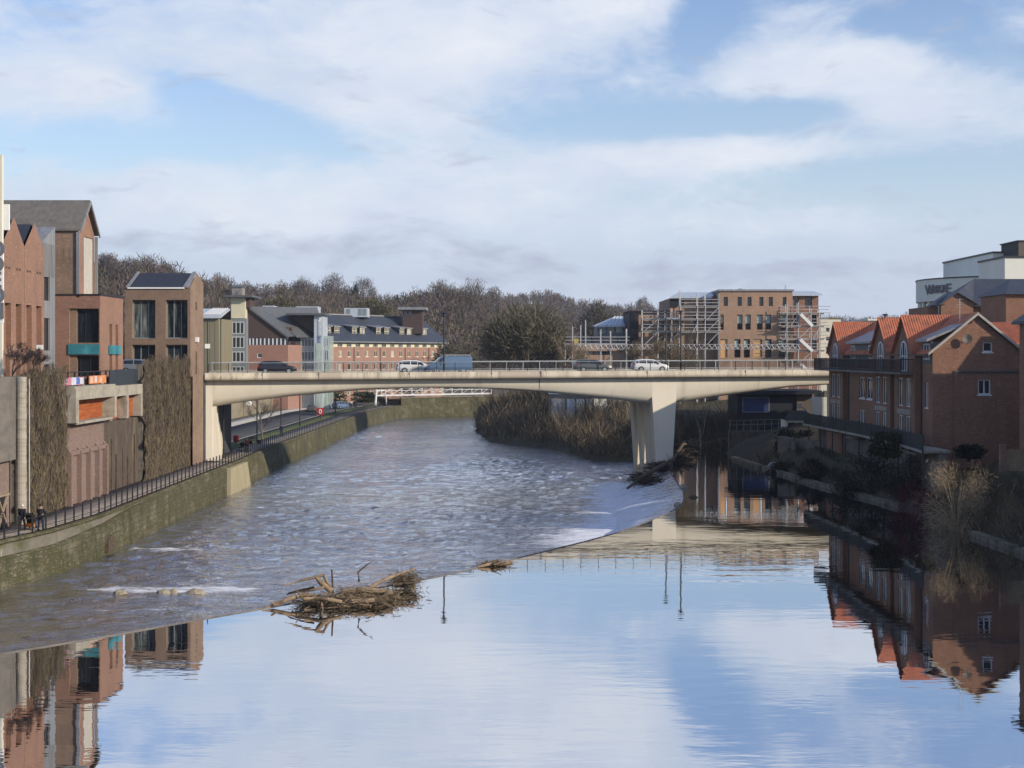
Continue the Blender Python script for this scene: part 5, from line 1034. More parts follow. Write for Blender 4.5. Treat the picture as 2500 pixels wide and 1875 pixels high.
for (ya,yb) in bays:
    xf=HX-.5; ym=(ya+yb)/2; Lb=yb-ya; wops=[]; half=Lb*.5
    for c in (-1.12,1.12): wops+=[(half+c-.72,half+c+.72,8.1,10.6),(half+c-.72,half+c+.72,5.0,7.3)]
    bay=MB(); bay.facade((xf,ya),*Wf,Lb,GZ-1,EV,wops,.2); bay.poly(((xf,ya,EV),(xf,yb,EV),(xf,ym,RDG-.1)))
    for e in (ya,yb): bay.poly(((xf,e,GZ-1),(HX+.4,e,GZ-1),(HX+.4,e,EV),(xf,e,EV)))
    b=bay.build('gable_bay',M['brick_house'],r)
    for q in wops: win(b,(xf,ya),*Wf,*q,-.08,M['white_frame'],M['glass'],2,1,.1)
    g=MB(); g.lbox((xf,ya),*Wf,half-2.,half+2.,7.42,7.85,.0,.05); g.build('lintel_band',M['conc'],b)
    arch(b,ym,11.2,13.9,2.0,xf-.002)
    g=MB()
    for e in (ya-.15,yb+.15): g.prism([(xf-.3,e,EV-.14),(xf-.3,ym,RDG+.01),(xf-.3,ym,RDG+.17),(xf-.3,e,EV+.02)],(RX-xf+.3,0,0))
    pantile_rows(g,(xf-.3,ya-.15,EV),(RX,ya-.15,EV),(RX,ym,RDG+.15),(xf-.3,ym,RDG+.15),20)
    g.build('gable_roof',M['terracotta'],b)
for (y0,y1,nw) in ((127.8,136.6,2),(110.4,112.9,1)):
    g=MB(); g.box(HX-.03,HX+2.4,y0,y1,EV-1.,13.75); dm=g.build('dormer',M['slate_grey'],r)
    for i in range(nw): c=y0+.35+i*(y1-y0-2.2); win(dm,(HX-.03,0),*Wf,c,c+1.5,12.25,13.6,.06,M['white_frame'],M['glass'],2,1,.1,name='dormer_window')
    g=MB(); g.prism([(HX-.5,y0-.3,13.76),(HX+3.3,y0-.3,15.35),(HX+3.3,y0-.3,15.55),(HX-.5,y0-.3,13.96)],(0,y1-y0+.6,0)); g.build('dormer_roof',M['lightmetal' if 0 else 'zinc'],dm)
# gutters and downpipes
g=MB(); g.box(HX-.52,HX-.4,HY0,HY0+HL,EV-.32,EV-.2); g.build('gutter',M['dark_metal'],r)
for y in (112.9,119.9,120.3,127.3,137.3): g=MB(); g.tube([(HX-.08,y,GZ),(HX-.08,y,EV-.3)],.06,6); g.build('downpipe',M['dark_metal'],r)
# balcony
g=MB(); g.box(HX-1.7,HX-.52,113.6,146,10.95,11.15); bal=g.build('balcony',M['conc_dark'],r)
g=MB(); xx=HX-1.65; g.box(xx-.03,xx+.03,113.6,146,12.22,12.3); g.box(xx-.02,xx+.02,113.6,146,11.3,11.35)
for y in np.arange(113.6,146.1,.14): g.box(xx-.012,xx+.012,y-.012,y+.012,11.15,12.22)
for y in np.arange(113.6,146.1,2.7): g.box(xx-.04,xx+.04,y-.04,y+.04,11.15,12.34)
for e in (113.6,146): g.box(xx,HX-.5,e-.03,e+.03,12.22,12.3); [g.box(x-.012,x+.012,e-.012,e+.012,11.15,12.22) for x in np.arange(xx,HX-.5,.14)]
g.build('balcony_railing',M['black_rail'],bal)
g=MB(); P=[(HX+2.75+.42*rr*math.cos(t),HY0-.45-.25*(1-rr*rr),13.96+.42*rr*math.sin(t)) for rr in (1.,) for t in np.linspace(0,6.283,19)[:-1]]
c=(HX+2.75,HY0-.3,13.96); [g.poly((c,P[i],P[(i+1)%18])) for i in range(18)]; g.tube([(HX+2.75,HY0,13.7),c],.03,6); g.tube([(HX+2.75,HY0-.4,13.55),(HX+2.75,HY0-.85,13.9)],.02,5); tag(g.build('satellite_dish',M['conc_dark']),'grey satellite dish on the sunlit brick gable end','satellite dish')
g=MB(); g.tube([(HX+2.6,HY0+1,15),(HX+2.6,HY0+1,17.4)],.025,5); [g.tube([(HX+2.6-.3,HY0+1,17.3-.22*i),(HX+2.6+.3,HY0+1,17.3-.22*i)],.012,4) for i in range(4)]; tag(g.build('roof_aerial',M['galv']),'thin aerial on the orange roof near the brick gable peak','aerial')
g=MB(); g.prism([(HX+9,118.5,13.6),(HX+14.5,118.5,13.6),(HX+14.2,122.5,15.5),(HX+8.6,122.5,15.5)],(0,0,.15)); pantile_rows(g,(HX+9,118.5,13.75),(HX+14.5,118.5,13.75),(HX+14.2,122.5,15.65),(HX+8.6,122.5,15.65),22)
rw_=thing('rear_house','brick house with a small orange pantile roof slope behind the sunlit gable','house',(HX+11.5,122,GZ)); g.build('roof',M['terracotta'],rw_); g=MB(); g.box(HX+9.,HX+14.,119,126,GZ,13.55); g.build('wall',M['brick_house'],rw_)
# garden deck with dark fence
r=thing('garden_deck','raised garden deck with a dark slatted fence below the brick houses','deck',(33.9,125,3))
P=[(32.9,106),(33.5,114),(33.6,128),(33.1,138),(32.6,148)]; Pd=resample(P,2.1)
g=MB()
for p,q in zip(Pd[:-1],Pd[1:]): g.prism([(p[0],p[1],4.75),(q[0],q[1],4.75),(HX+.2,q[1],4.75),(HX+.2,p[1],4.75)],(0,0,.2))
g.build('floor',M['conc'],r); g=MB()
for p,q in zip(Pd[:-1],Pd[1:]):
    g.bar((p[0]+.1,p[1],6.12),(q[0]+.1,q[1],6.12),.07); g.bar((p[0]+.1,p[1],5.05),(q[0]+.1,q[1],5.05),.05)
    for i in range(15): f=(i+.5)/15; x=p[0]+(q[0]-p[0])*f+.1; y=p[1]+(q[1]-p[1])*f; g.box(x-.01,x+.01,y-.045,y+.045,4.96,6.1+random.uniform(-.02,.02))
g.build('slat_fence',M['fence'],r)
for p in Pd[::2]: g=MB(); g.box(p[0]+.04,p[0]+.16,p[1]-.06,p[1]+.06,1.,6.25); g.build('post',M['fence'],r)
g=MB(); [g.box(33.2,34.6,y,y+3.4,4.4,4.55) for y in (108.5,119,128)]; g.build('porch_slab',M['stone'],r)
g=MB(); g.box(34.3,35.0,106,148,1.5,4.7); g.build('under_wall',M['conc_dark'],r)
# garden walls, fence, railings along the bank
r=thing('garden_retaining_wall','weathered garden retaining wall with a red brick panel under the slatted deck','wall',(31.5,152,1)); 
g=MB(); g.prism([(30.2,150,.2),(33.6,141,.2),(33.6,141,3.2),(30.2,150,3.4)],(.5,.2,0)); g.build('masonry',M['conc_dark'],r); g=MB(); g.prism([(33.55,140.8,2.2),(34.1,136.5,2.2),(34.1,136.5,4.5),(33.55,140.8,4.5)],(.4,.1,0)); g.build('brick_panel',M['brick_red'],r)
g=MB(); g.prism([(31.2,147,.2),(31.7,146,.2),(31.6,146.1,3.),(31.3,146.7,3.)],(-.25,-.1,0)); g.build('buttress',M['stone'],r)
Y=97.5; r=thing('garden_fence','grey timber garden fence with a brick gate pier near the right edge','fence',(PX(2470,Y),Y,4))
g=MB(); [g.box(PX(2455,Y)+i*.2,PX(2455,Y)+i*.2+.18,Y,Y+.03,PZ(1150,Y),PZ(1098,Y)+random.uniform(-.04,.04)) for i in range(16)]; g.build('boards',M['timber'],r); g=MB(); g.box(PX(2441,Y),PX(2454,Y),Y-.2,Y+.2,2.5,PZ(1088,Y)); g.box(PX(2440,Y),PX(2455,Y),Y-.23,Y+.23,PZ(1088,Y)+.002,PZ(1085,Y)); g.build('gate_pier',M['brick_red'],r)
g=MB(); g.box(PX(2436,Y),60,Y-.35,Y-.1,2.,PZ(1150,Y)-.05); g.build('plinth_wall',M['stone'],r)
r=thing('grey_pipe','bent grey pipe rising from the stone kerb at the pool corner','pipe',(PX(1878,144.5),144.5,.3))
g=MB(); Y=144.5; g.tube([(PX(1873,Y),Y,PZ(1149,Y)),(PX(1878,Y),Y,PZ(1136,Y)),(PX(1883,Y),Y,PZ(1131,Y)),(PX(1899,Y),Y,PZ(1133,Y))],.16,8); g.build('pipe',M['zinc'],r)
# near house at the right edge and the unseen houses added beyond it to shade gable and bank
r=thing('edge_house','tall brick house with a dark slate hipped roof cut by the right edge','house',(48,96,GZ))
g=MB(); g.box(38.35,58,92.5,99.7,1,15.1); g.build('wall',M['brick_house'],r); g=MB(); a=(37.9,81.6,15.11); b=(58.5,100.2,15.11)
g.poly(((37.9,92.1,15.15),(58.5,92.1,15.15),(55,96.1,18.3),(41.4,96.1,18.3))); g.poly(((37.9,100.1,15.15),(58.5,100.1,15.15),(55,96.1,18.3),(41.4,96.1,18.3))); g.poly(((37.9,92.1,15.15),(37.9,100.1,15.15),(41.4,96.1,18.3))); g.poly(((58.5,92.1,15.15),(58.5,100.1,15.15),(55,96.1,18.3))); g.box(37.9,58.5,92.1,100.1,14.95,15.14); g.build('roof',M['slate'],r)
r=thing('gable_shade_blocks','row of tall brick houses rising up the bank beyond the right edge of the view','house',(60,75,5))
g=MB(); g.box(47.5,64,100.5,102.82,3,17.36); g.box(50.6,64,102.84,105.2,3,17.36); g.build('walls',M['brick_house'],r); g=MB(); g.prism([(50.6,102.83,17.37),(50.6,105.2,17.37),(50.6,104.,19.45)],(13.4,0,0)); g.build('roof',M['slate'],r); r=thing('bank_shade_house','large brick house on the bank outside the right edge of the view','house',(60,60,5)); g=MB(); g.box(50,80,40,78,3,17); g.build('walls',M['brick_house'],r); g=MB(); g.prism([(50,40,17.01),(50,78,17.01),(50,59,24)],(30,0,0)); g.build('roof',M['slate'],r)
# lift tower, slate house
Y=150.; r=thing('slate_house','brick house with a large dark slate roof and brick lift tower above the orange roofs','house',(PX(2400,165),165,5)); X=lambda p:PX(p,Y); Z=lambda q:PZ(q,Y)
g=MB(); g.box(X(2456),X(2540),Y,Y+8,5,Z(719)); t_=g.build('stair_tower',M['brick_house'],r); xa,xb=X(2452),X(2544)
g=MB(); g.poly(((xa,Y-.5,Z(717)),(xb,Y-.5,Z(717)),((xa+xb)/2,Y+4,Z(689)+.6))); g.poly(((xa,Y-.5,Z(717)),(xa,Y+8.5,Z(717)),((xa+xb)/2,Y+4,Z(689)+.6))); g.box(xa,xb,Y-.5,Y+8.5,Z(719)+.01,Z(717)-.01); g.build('tower_roof',M['slate'],t_)
Y=163.; xa,xb=X(2297),X(2376); xm=X(2336)
g=MB(); g.poly(((xa,Y,5),(xb,Y,5),(xb,Y,Z(741)),(xm,Y,Z(714)),(xa,Y,Z(741)))); g.box(X(2272),X(2296.5),Y+1.,Y+9,5,Z(748)); g.box(xb+.02,X(2470),Y+2.5,Y+9,5,Z(745)); g.build('wall',M['brick_house'],r)
g=MB(); g.prism([(xm,Y-.4,Z(713)),(xm,Y-.4,Z(715)),(X(2388),Y-.4,Z(745)),(X(2388),Y-.4,Z(743))],(0,5,0)); g.prism([(xm,Y-.4,Z(713)),(xm,Y-.4,Z(715)),(X(2290),Y-.4,Z(746)),(X(2290),Y-.4,Z(744))],(0,5,0))
zr_=PZ(681,Y+6); g.poly(((X(2268),Y-.2,Z(746)),(X(2300),Y-.2,Z(744)),(X(2388),Y+1.8,Z(743)),(X(2480),Y+1.8,Z(744)),(X(2500)+10,Y+6,zr_),(PX(2378,Y+6),Y+6,zr_))); g.poly(((X(2268),Y-.2,Z(746)),(PX(2378,Y+6),Y+6,zr_),(PX(2378,Y+7),Y+7,zr_),(PX(2280,Y+12),Y+12,Z(746)))); g.box(X(2385),X(2470),Y+1.7,Y+1.95,Z(746.5),Z(743.5)); g.build('roof',M['slate'],r)
win(r,(xb,Y+2.5),*S,X(2443)-xb,X(2456)-xb,Z(793),Z(759),.06,M['white_frame'],M['glass_dark'],1,1,.15)
g=MB(); g.tube([(X(2416),Y+2.4,5),(X(2416),Y+2.4,Z(746))],.09,6); g.build('downpipe',M['dark_metal'],r)
# white curved building
r=thing('curved_white_building','large cream building with a curved front wall round columns and a brown roof box','building',(104,282,8))
cx,cy,R_=103.9,282.,16.8; zb_,zt_=23.85,28.35
g=MB(); g.lathe((cx,cy,0),[(0,zt_-.3),(R_-.3,zt_-.3),(R_-.3,zt_),(R_,zt_),(R_,zb_),(R_-.1,zb_),(0,zb_)],96); g.build('curved_wall',M['white_render'],r,False)
g=MB(); g.lathe((cx,cy,0),[(R_+.12,zt_),(R_+.12,zt_+.28),(R_-.35,zt_+.28)],96); g.build('roof_rim',M['dark_metal'],r)
g=MB(); g.lathe((cx,cy,0),[(R_-2.6,8),(R_-2.6,zb_)],48); g.build('ground_floor_wall',M['glass_dark'],r)
for t in np.arange(math.pi*.9,math.pi*1.75,.17): g=MB(); g.tube([(cx+(R_-.85)*math.cos(t),cy+(R_-.85)*math.sin(t),8),(cx+(R_-.85)*math.cos(t),cy+(R_-.85)*math.sin(t),zb_)],.5,10); g.build('column',M['white_render'],r)
word='WALKERGATE'
def ang(px):
    best=None
    for t in np.linspace(math.pi*.98,math.pi*1.6,600):
        x,y=cx+R_*math.cos(t),cy+R_*math.sin(t); e=abs(CX+F*x/y-px)
        if best is None or e<best[0]: best=(e,t)
    return best[1]
ta,tb=ang(2268),ang(2320)
for i,ch in enumerate(word):
    t=ta+(tb-ta)*(i+.5)/len(word); n=(math.cos(t),math.sin(t)); u=(-n[1],n[0])
    text_obj('letter',ch,2.3 if i not in (0,9) else 2.9,.1,M['letter'],r,face_M((cx+(R_+.12)*n[0],cy+(R_+.12)*n[1],26.2),u,n),bold=.02)
g=MB(); g.box(98.4,125,270,301,8,33.4); g.box(91.9,125,246,259.8,8,30.7); g.build('upper_block',M['white_render'],r)
g=MB(); g.box(98.2,125.2,269.8,301.2,33.403,33.75); g.box(91.7,125.2,245.8,260,30.703,31.05); g.build('roof_rim',M['dark_metal'],r)
g=MB(); g.box(100.6,125,262,271.2,31.05,35.1); g.build('roof_box',M['cedar'],r); g=MB(); g.box(100.56,100.599,262,271.2,31.07,35.08); g.box(100.3,125.1,261.8,271.4,35.103,35.35); g.build('roof_box_dark_faces',M['dark_clad'],r)  # dark sheet over the left side, dark cap on top
Y=185.; r=thing('pale_flat_roof','long low building with a pale flat roof and black flue behind the orange gables','building',(PX(2185,Y),Y,5)); X=lambda p:PX(p,Y); Z=lambda q:PZ(q,Y)
g=MB(); g.box(X(2120),X(2262),Y,Y+9,5,Z(783)); g.build('wall',M['render'],r); g=MB(); g.box(X(2117),X(2265),Y-.3,Y+9.3,Z(783)+.01,Z(778.5)); g.build('roof',M['white_render'],r)
g=MB(); g.lathe((X(2176),Y+3,Z(779)),[(.12,0),(.14,.5),(.4,.62),(.4,.8),(0,.85)],10); g.build('flue',M['dark_metal'],r)
# dark riverside building behind the right bridge span
Y=186.; r=thing('dark_riverside_building','dark clad riverside building with a blue wall panel seen under the right bridge span','building',(PX(1905,Y),Y,2.))
g=MB(); g.box(X(1800),X(1944),Y,Y+8,1.,Z(962)); g.build('wall',M['dark_clad'],r); g=MB(); g.box(X(1944)+.01,X(1982),Y-.3,Y+8,1,Z(962)); g.build('side_wall',M['cedar'],r)
g=MB(); g.box(X(1790),X(2001),Y-1.5,Y+8,Z(962)+.01,Z(953)); g.build('roof',M['dark_clad'],r); g=MB(); g.box(X(1813),X(1877),Y-.12,Y-.02,Z(1006),Z(970.5)); g.build('blue_panel',M['blue_panel'],r)
g=MB(); [g.bar((X(p),Y-.13,Z(q)),(X(p2),Y-.13,Z(q2)),.12) for p,q,p2,q2 in ((1813,970.5,1877,970.5),(1813,1006,1877,1006),(1813,970.5,1813,1006),(1877,970.5,1877,1006))]; g.build('panel_frame',M['grey_frame'],r)
Y=176.; r=thing('river_terrace_railing','faint grey railing along the terrace below the dark riverside building','railing',(PX(1850,Y),Y,3.2))
g=MB(); [g.bar((X(1780),Y,Z(q)),(X(1922),Y,Z(q-4)),.06) for q in (1027,1038)]; g.build('rail',M['zinc'],r)
for i in range(9): g=MB(); g.bar((X(1782+i*17),Y,Z(1054)),(X(1782+i*17),Y,Z(1025)),.07); g.build('post',M['zinc'],r)
g=MB(); g.box(X(1780),X(1925),Y+.1,Y+.9,-1,Z(1052)); g.build('terrace_edge',M['conc_dark'],r)
Y=182.; r=thing('beige_wall','sunlit beige wall with pale stone blocks on top between the bridge end and the brick houses','wall',(PX(2010,Y),Y,2))
g=MB(); g.box(X(1984),X(2060),Y,Y+.6,2,Z(969)); g.build('wall',M['render'],r); g=MB(); [g.box(X(1990+i*11),X(1999+i*11),Y-.05,Y+.7,Z(968.5),Z(960-(i%3)*3)) for i in range(6)]; g.build('coping_stones',M['stone'],r)
Y=166.; r=thing('garden_shed','small pale panelled garden shed with a dark sloping roof beyond the bridge','shed',(PX(1955,Y),Y,2.8))
ops=[(.25+i*1.2,1.2+i*1.2,Z(1050),Z(1031)) for i in range(3)]; g=MB(); g.facade((X(1918),Y),*S,X(1990)-X(1918),1.5,Z(1026),ops,.1); g.poly(((X(1918),Y,1.5),(X(1918),Y+3,1.5),(X(1918),Y+3,Z(1026)),(X(1918),Y,Z(1026)))); g.build('wall',M['white_render'],r)
for q in ops: win(r,(X(1918),Y),*S,*q,-.04,M['white_frame'],M['glass'],1,1,.06)
g=MB(); g.prism([(X(1914),Y-.4,Z(1026)),(X(1993),Y-.4,Z(1026)),(X(1975),Y+1.5,Z(1006)),(X(1932),Y+1.5,Z(1006))],(0,0,.12)); g.build('roof',M['slate_grey'],r)
Y=163.; r=thing('floodlight_pole','pale leaning floodlight arm above the garden shed by the beige wall','lamp post',(PX(1988,Y),Y,3)); g=MB(); g.tube([(X(1989),Y,Z(1032)),(X(1972),Y,Z(1005)),(X(1953),Y,Z(990))],.09,6); g.build('arm',M['lightmetal'],r); g=MB(); g.tube([(X(1957),Y,Z(989)),(X(1948),Y,Z(993))],[.16,.3],8); g.build('lamp_head',M['lightmetal'],r); g=MB(); g.tube([(X(1989),Y,1.),(X(1989),Y,Z(1032))],.09,6); g.build('pole',M['lightmetal'],r)
# low grey buildings seen through the left bridge span
Y=212.; r=thing('panel_wall_building','low building with grey and pale wall panels under a strip window seen below the bridge','building',(PX(1395,Y),Y,1))
g=MB(); g.box(X(1340),X(1600),Y,Y+7,0,Z(972)); g.build('wall',M['conc_dark'],r)
for p0,p1,m in ((1346,1380,'zinc'),(1384,1403,'lightmetal'),(1407,1427,'render'),(1430,1446,'zinc'),(1450,1482,'render'),(1485,1520,'conc')): g=MB(); g.box(X(p0),X(p1),Y-.15,Y-.02,Z(1020),Z(974)); g.build('wall_panel',M[m],r)
g=MB(); g.box(X(1340),X(1600),Y-.1,Y+7,Z(962),Z(955)); g.build('roof',M['lightmetal'],r); g=MB(); g.box(X(1340),X(1598),Y+.1,Y+6.9,Z(972)+.01,Z(962)-.01); g.build('strip_window',M['glass_dark'],r)
# ---------------------------------------------------------------- vegetation
def grow(p,d,L,r,lev,maxl,rng,segs,spread=.55,k=(2,3),up=.12,ratio=.76):
    q=p+d*L*.5+Vector((rng.gauss(0,1),rng.gauss(0,1),rng.gauss(0,1)))*L*.05; d2=(d+Vector((rng.gauss(0,.12),rng.gauss(0,.12),rng.gauss(0,.08)+up*.4))).normalized(); e=q+d2*L*.5
    segs.append((p,q,r,r*.86,lev)); segs.append((q,e,r*.86,r*.7,lev))
    if lev>=maxl: return
    for i in range(rng.randint(*k)+(1 if lev==0 else 0)):
        ax=d2.orthogonal().normalized(); ax.rotate(Matrix.Rotation(rng.uniform(0,6.283),3,d2)); nd_=(d2+ax*spread*rng.uniform(.6,1.35)+Vector((0,0,up))).normalized()
        grow(e if rng.random()<.65 else q,nd_,L*ratio*rng.uniform(.8,1.12),r*.62,lev+1,maxl,rng,segs,spread,k,up,ratio)
def frusta(segs,n=3,wmin=0.):
    P0=np.array([s[0] for s in segs]);P1=np.array([s[1] for s in segs]);R0=np.maximum([s[2] for s in segs],wmin);R1=np.maximum([s[3] for s in segs],wmin)
    D=P1-P0; D/=np.linalg.norm(D,axis=1)[:,None]+1e-9; A=np.cross(D,np.where(np.abs(D[:,2:3])>.95,[[1.,0,0]],[[0,0,1.]])); A/=np.linalg.norm(A,axis=1)[:,None]+1e-9; B=np.cross(D,A)
    rings=[]
    for P,R in ((P0,R0),(P1,R1)):
        for t in range(n): w=6.283*t/n; rings.append(P+(A*math.cos(w)+B*math.sin(w))*R[:,None])
    V=np.stack(rings,1).reshape(-1,3); m=len(segs); b=np.arange(m)[:,None]*2*n
    Q=np.concatenate([np.concatenate([b+t,b+(t+1)%n,b+n+(t+1)%n,b+n+t],1) for t in range(n)])
    return V,Q
def bare_tree(name,label,loc,h,seed,tint,maxl=6,spread=.55,trunk=.3,group=None,wmin=.02,k=(2,3),haze=0,hz_tint=None,up=.12,ratio=.76,base=None,cat='tree',hw=.05,hl=.9):
    rng=random.Random(seed); r=thing(name,label,cat,loc,group); segs=[]
    grow(Vector((0,0,0)),Vector((0,0,1)),h*trunk,h*.022,0,maxl,rng,segs,spread,k,up,ratio)
    zs=max(s[1][2] for s in segs); f=h/zs; segs=[(s[0]*f,s[1]*f,s[2],s[3],s[4]) for s in segs]
    O=np.array(loc)
    T=[s for s in segs if s[4]<=1]; C=[s for s in segs if s[4]>1]
    V,Q=frusta(T,6,wmin); np_mesh('trunk',V+O,Q,M['tint'],r,np.array(tint)*np.ones((len(V),3)))
    V,Q=frusta(C,3,wmin); TT=np.array(tint)*RNG.uniform(.8,1.2,(len(V),1))
    if haze:
        tips=np.array([s[1] for s in C if s[4]>=maxl-1]); n=haze; idx=RNG.integers(0,len(tips),n); C_=tips[idx]+RNG.normal(0,h*.025,(n,3)); D=tips[idx]-np.array([0,0,h*.35]); D=D/(np.linalg.norm(D,axis=1)[:,None]+1e-6)+RNG.normal(0,.55,(n,3))
        V2,Q2=slivers(C_,D,RNG.uniform(hl*.5,hl*1.5,n),hw); T2=np.array(hz_tint or tint)*RNG.uniform(.6,1.4,(n,1)); V=np.concatenate([V,V2]); Q=np.concatenate([Q,Q2+len(TT)]); TT=np.concatenate([TT,rep(T2,4)])
    np_mesh('crown',V+O,Q,M['tint'],r,TT); return r
# hills
SKY=np.array([(-900,640,430),(0,640,430),(240,648,430),(430,672,450),(500,690,520),(560,690,560),(680,700,600),(760,706,620),(880,714,620),(940,726,600),(1000,718,560),(1100,712,560),(1180,716,650),(1260,724,900),(1330,714,900),(1400,732,900),(1470,750,850),(1560,748,850),(1640,748,850),(1800,766,850),(2050,779,900),(2200,778,900),(2500,792,900),(4200,800,900)],float)
TH_=7.
def ridge(px): return np.interp(px,SKY[:,0],SKY[:,1]),np.interp(px,SKY[:,0],SKY[:,2])
def hill_z(px,Y):
    y,Yr=ridge(px); zr=H+(HY-y)*Yr/F-TH_; f=np.clip((Y-345)/(Yr-345),0,None); s=np.where(f<1,f**1.15,1+0*f)
    z=1.6+(zr-1.6)*s; z=np.where(f>1,zr-(Y-Yr)*.05,z); return z+1.2*np.sin(px*.02+Y*.03)*np.clip(f,0,1)
pxs=np.arange(-900,4201,25.); Ys=np.concatenate([np.arange(324,700,9),np.arange(700,1500,25)]); A,B=np.meshgrid(pxs,Ys); X_=(A-CX)*B/F
struct(np_mesh('hills',np.stack([X_,B,np.maximum(hill_z(A,B),-2.)],2).reshape(-1,3),grid_quads(len(pxs),len(Ys)),M['woodfloor'],smooth=True))
def cloud_trees(px,Y,h,col,K,W,name,label,cat,zbase=None,rx=.30):
    n=len(px); X0=(px-CX)*Y/F; Z0=hill_z(px,Y) if zbase is None else zbase
    u=RNG.normal(size=(n,K,3)); u/=np.linalg.norm(u,axis=2)[:,:,None]; rad=RNG.random((n,K,1))**.42; s=u*rad
    asp=RNG.uniform(.8,1.25,(n,1))
    C=np.stack([X0[:,None]+s[:,:,0]*h[:,None]*rx*asp,Y[:,None]+s[:,:,1]*h[:,None]*rx,Z0[:,None]+h[:,None]*(.58+.42*s[:,:,2])],2)
    D=s*np.array([.8,.8,.5])+np.array([0,0,.55])+RNG.normal(0,.35,(n,K,3))
    L=h[:,None]*RNG.uniform(.07,.2,(n,K)); V,Q=slivers(C.reshape(-1,3),D.reshape(-1,3),L.ravel(),(W*RNG.uniform(.6,1.4,(n,K))).ravel())
    T=(col[:,None,:]*RNG.uniform(.82,1.18,(n,K,1))).reshape(-1,3); T=rep(T,4)
    segs=[]
    for i in range(n):
        p=Vector((X0[i],Y[i],Z0[i]-1)); lean=Vector((random.gauss(0,.04),0,1))
        segs.append((p,p+lean*h[i]*.75,.16+.008*h[i],.06,0))
        for _ in range(3): q=p+lean*h[i]*random.uniform(.25,.55); segs.append((q,q+Vector((random.gauss(0,.16),random.gauss(0,.16),.33))*h[i],.1,.03,0))
    V2,Q2=frusta(segs,3); tc=np.where(RNG.random((len(segs),1))<.25,[[.2,.18,.15]],[[.085,.07,.055]]); V=np.concatenate([V,V2]); Q=np.concatenate([Q,Q2+len(T)]); T=np.concatenate([T,rep(tc,6)])
    return V,Q,T
PAL=np.array([(.15,.122,.105),(.14,.118,.116),(.14,.126,.085),(.165,.138,.11),(.13,.108,.098),(.15,.133,.088),(.08,.08,.062)])
n=2600; px=RNG.uniform(120,2320,n); yr,Yr=ridge(px); f=RNG.random(n)**.75; Y=372+(Yr-360)*f; near=(px>560)&(px<1010)&(Y<385); Y=np.where(near,Y+25,Y); h=RNG.uniform(7.5,12.5,n)*np.where(f>.93,.62+.3*RNG.random(n),1.)
ci=RNG.choice(len(PAL),n,p=[.26,.16,.18,.12,.12,.12,.04]); col=PAL[ci]*np.array([.86,.8,.74])*RNG.uniform(.68,1.25,(n,1)); far=np.clip((Y-500)/400,0,1)[:,None]; col=col*(1-far*.5)+np.array([.12,.1,.102])*far*.5  # far trees blend to dull mauve with distance, haze put into their colour
V,Q,T=cloud_trees(px,Y,h,col,150,.27,'','','')
w=np_mesh('woodland',V,Q,M['tint'],tint=T); tag(w,'mass of bare winter woodland covering the hills behind the town','woodland',kind='stuff')
def conifer(label,px,ytop,Y,wpx,hh):
    z=PZ(ytop,Y); r=thing('dark_conifer',label,'tree',(PX(px,Y),Y,z-hh)); g=MB(); g.tube([(PX(px,Y),Y,z-hh),(PX(px,Y),Y,z-.5)],[.25,.05],6); g.build('trunk',M['bark'],r)
    n=900; t=RNG.random(n)**.6; a=RNG.random(n)*6.283; R_=t*wpx*Y/F*.5*RNG.uniform(.5,1.1,n); C=np.stack([PX(px,Y)+R_*np.cos(a),Y+R_*np.sin(a),z-t*hh*.9],1); D=np.stack([np.cos(a),np.sin(a),-.4*np.ones(n)],1)+RNG.normal(0,.3,(n,3)); V,Q=slivers(C,D,RNG.uniform(.6,1.6,n),.35); np_mesh('crown',V,Q,M['tint'],r,rep(np.array([.026,.032,.022])*RNG.uniform(.6,1.4,(n,1)),4))
conifer('dark evergreen on the skyline between the bare trees above the hotel',868,694,600,40,12); conifer('small dark evergreen on the skyline right of the hotel chimney tower',970,718,560,28,11)
# far hillside house and white roof speck
p=(PX(580,500),500,float(hill_z(np.array([580.]),np.array([500.]))[0])); r=thing('hillside_house','pale house among the trees on the hillside above the hotel tower','house',p); z=PZ(702,500); g=MB(); g.box(p[0]-2,p[0]+2,499,504,min(p[2],z-3)-2,z); g.build('wall',M['hill_house'],r); g=MB(); g.prism([(p[0]-2.3,498.6,z),(p[0]-2.3,504.4,z),(p[0]-2.3,501.5,z+.9)],(4.6,0,0)); g.build('roof',M['slate_grey'],r)
Y=846.; r=thing('hilltop_house','tiny white house on the far hilltop left of the scaffolded block','house',(PX(1567,Y),Y,PZ(752,Y))); g=MB(); g.box(PX(1563,Y),PX(1571,Y),Y,Y+3,PZ(752,Y),PZ(738,Y)); g.build('wall',M['white_render'],r); g=MB(); g.prism([(PX(1562,Y),Y-.3,PZ(738,Y)),(PX(1562,Y),Y+3.3,PZ(738,Y)),(PX(1562,Y),Y+1.5,PZ(734,Y))],(PX(1572,Y)-PX(1562,Y),0,0)); g.build('roof',M['lightmetal'],r)
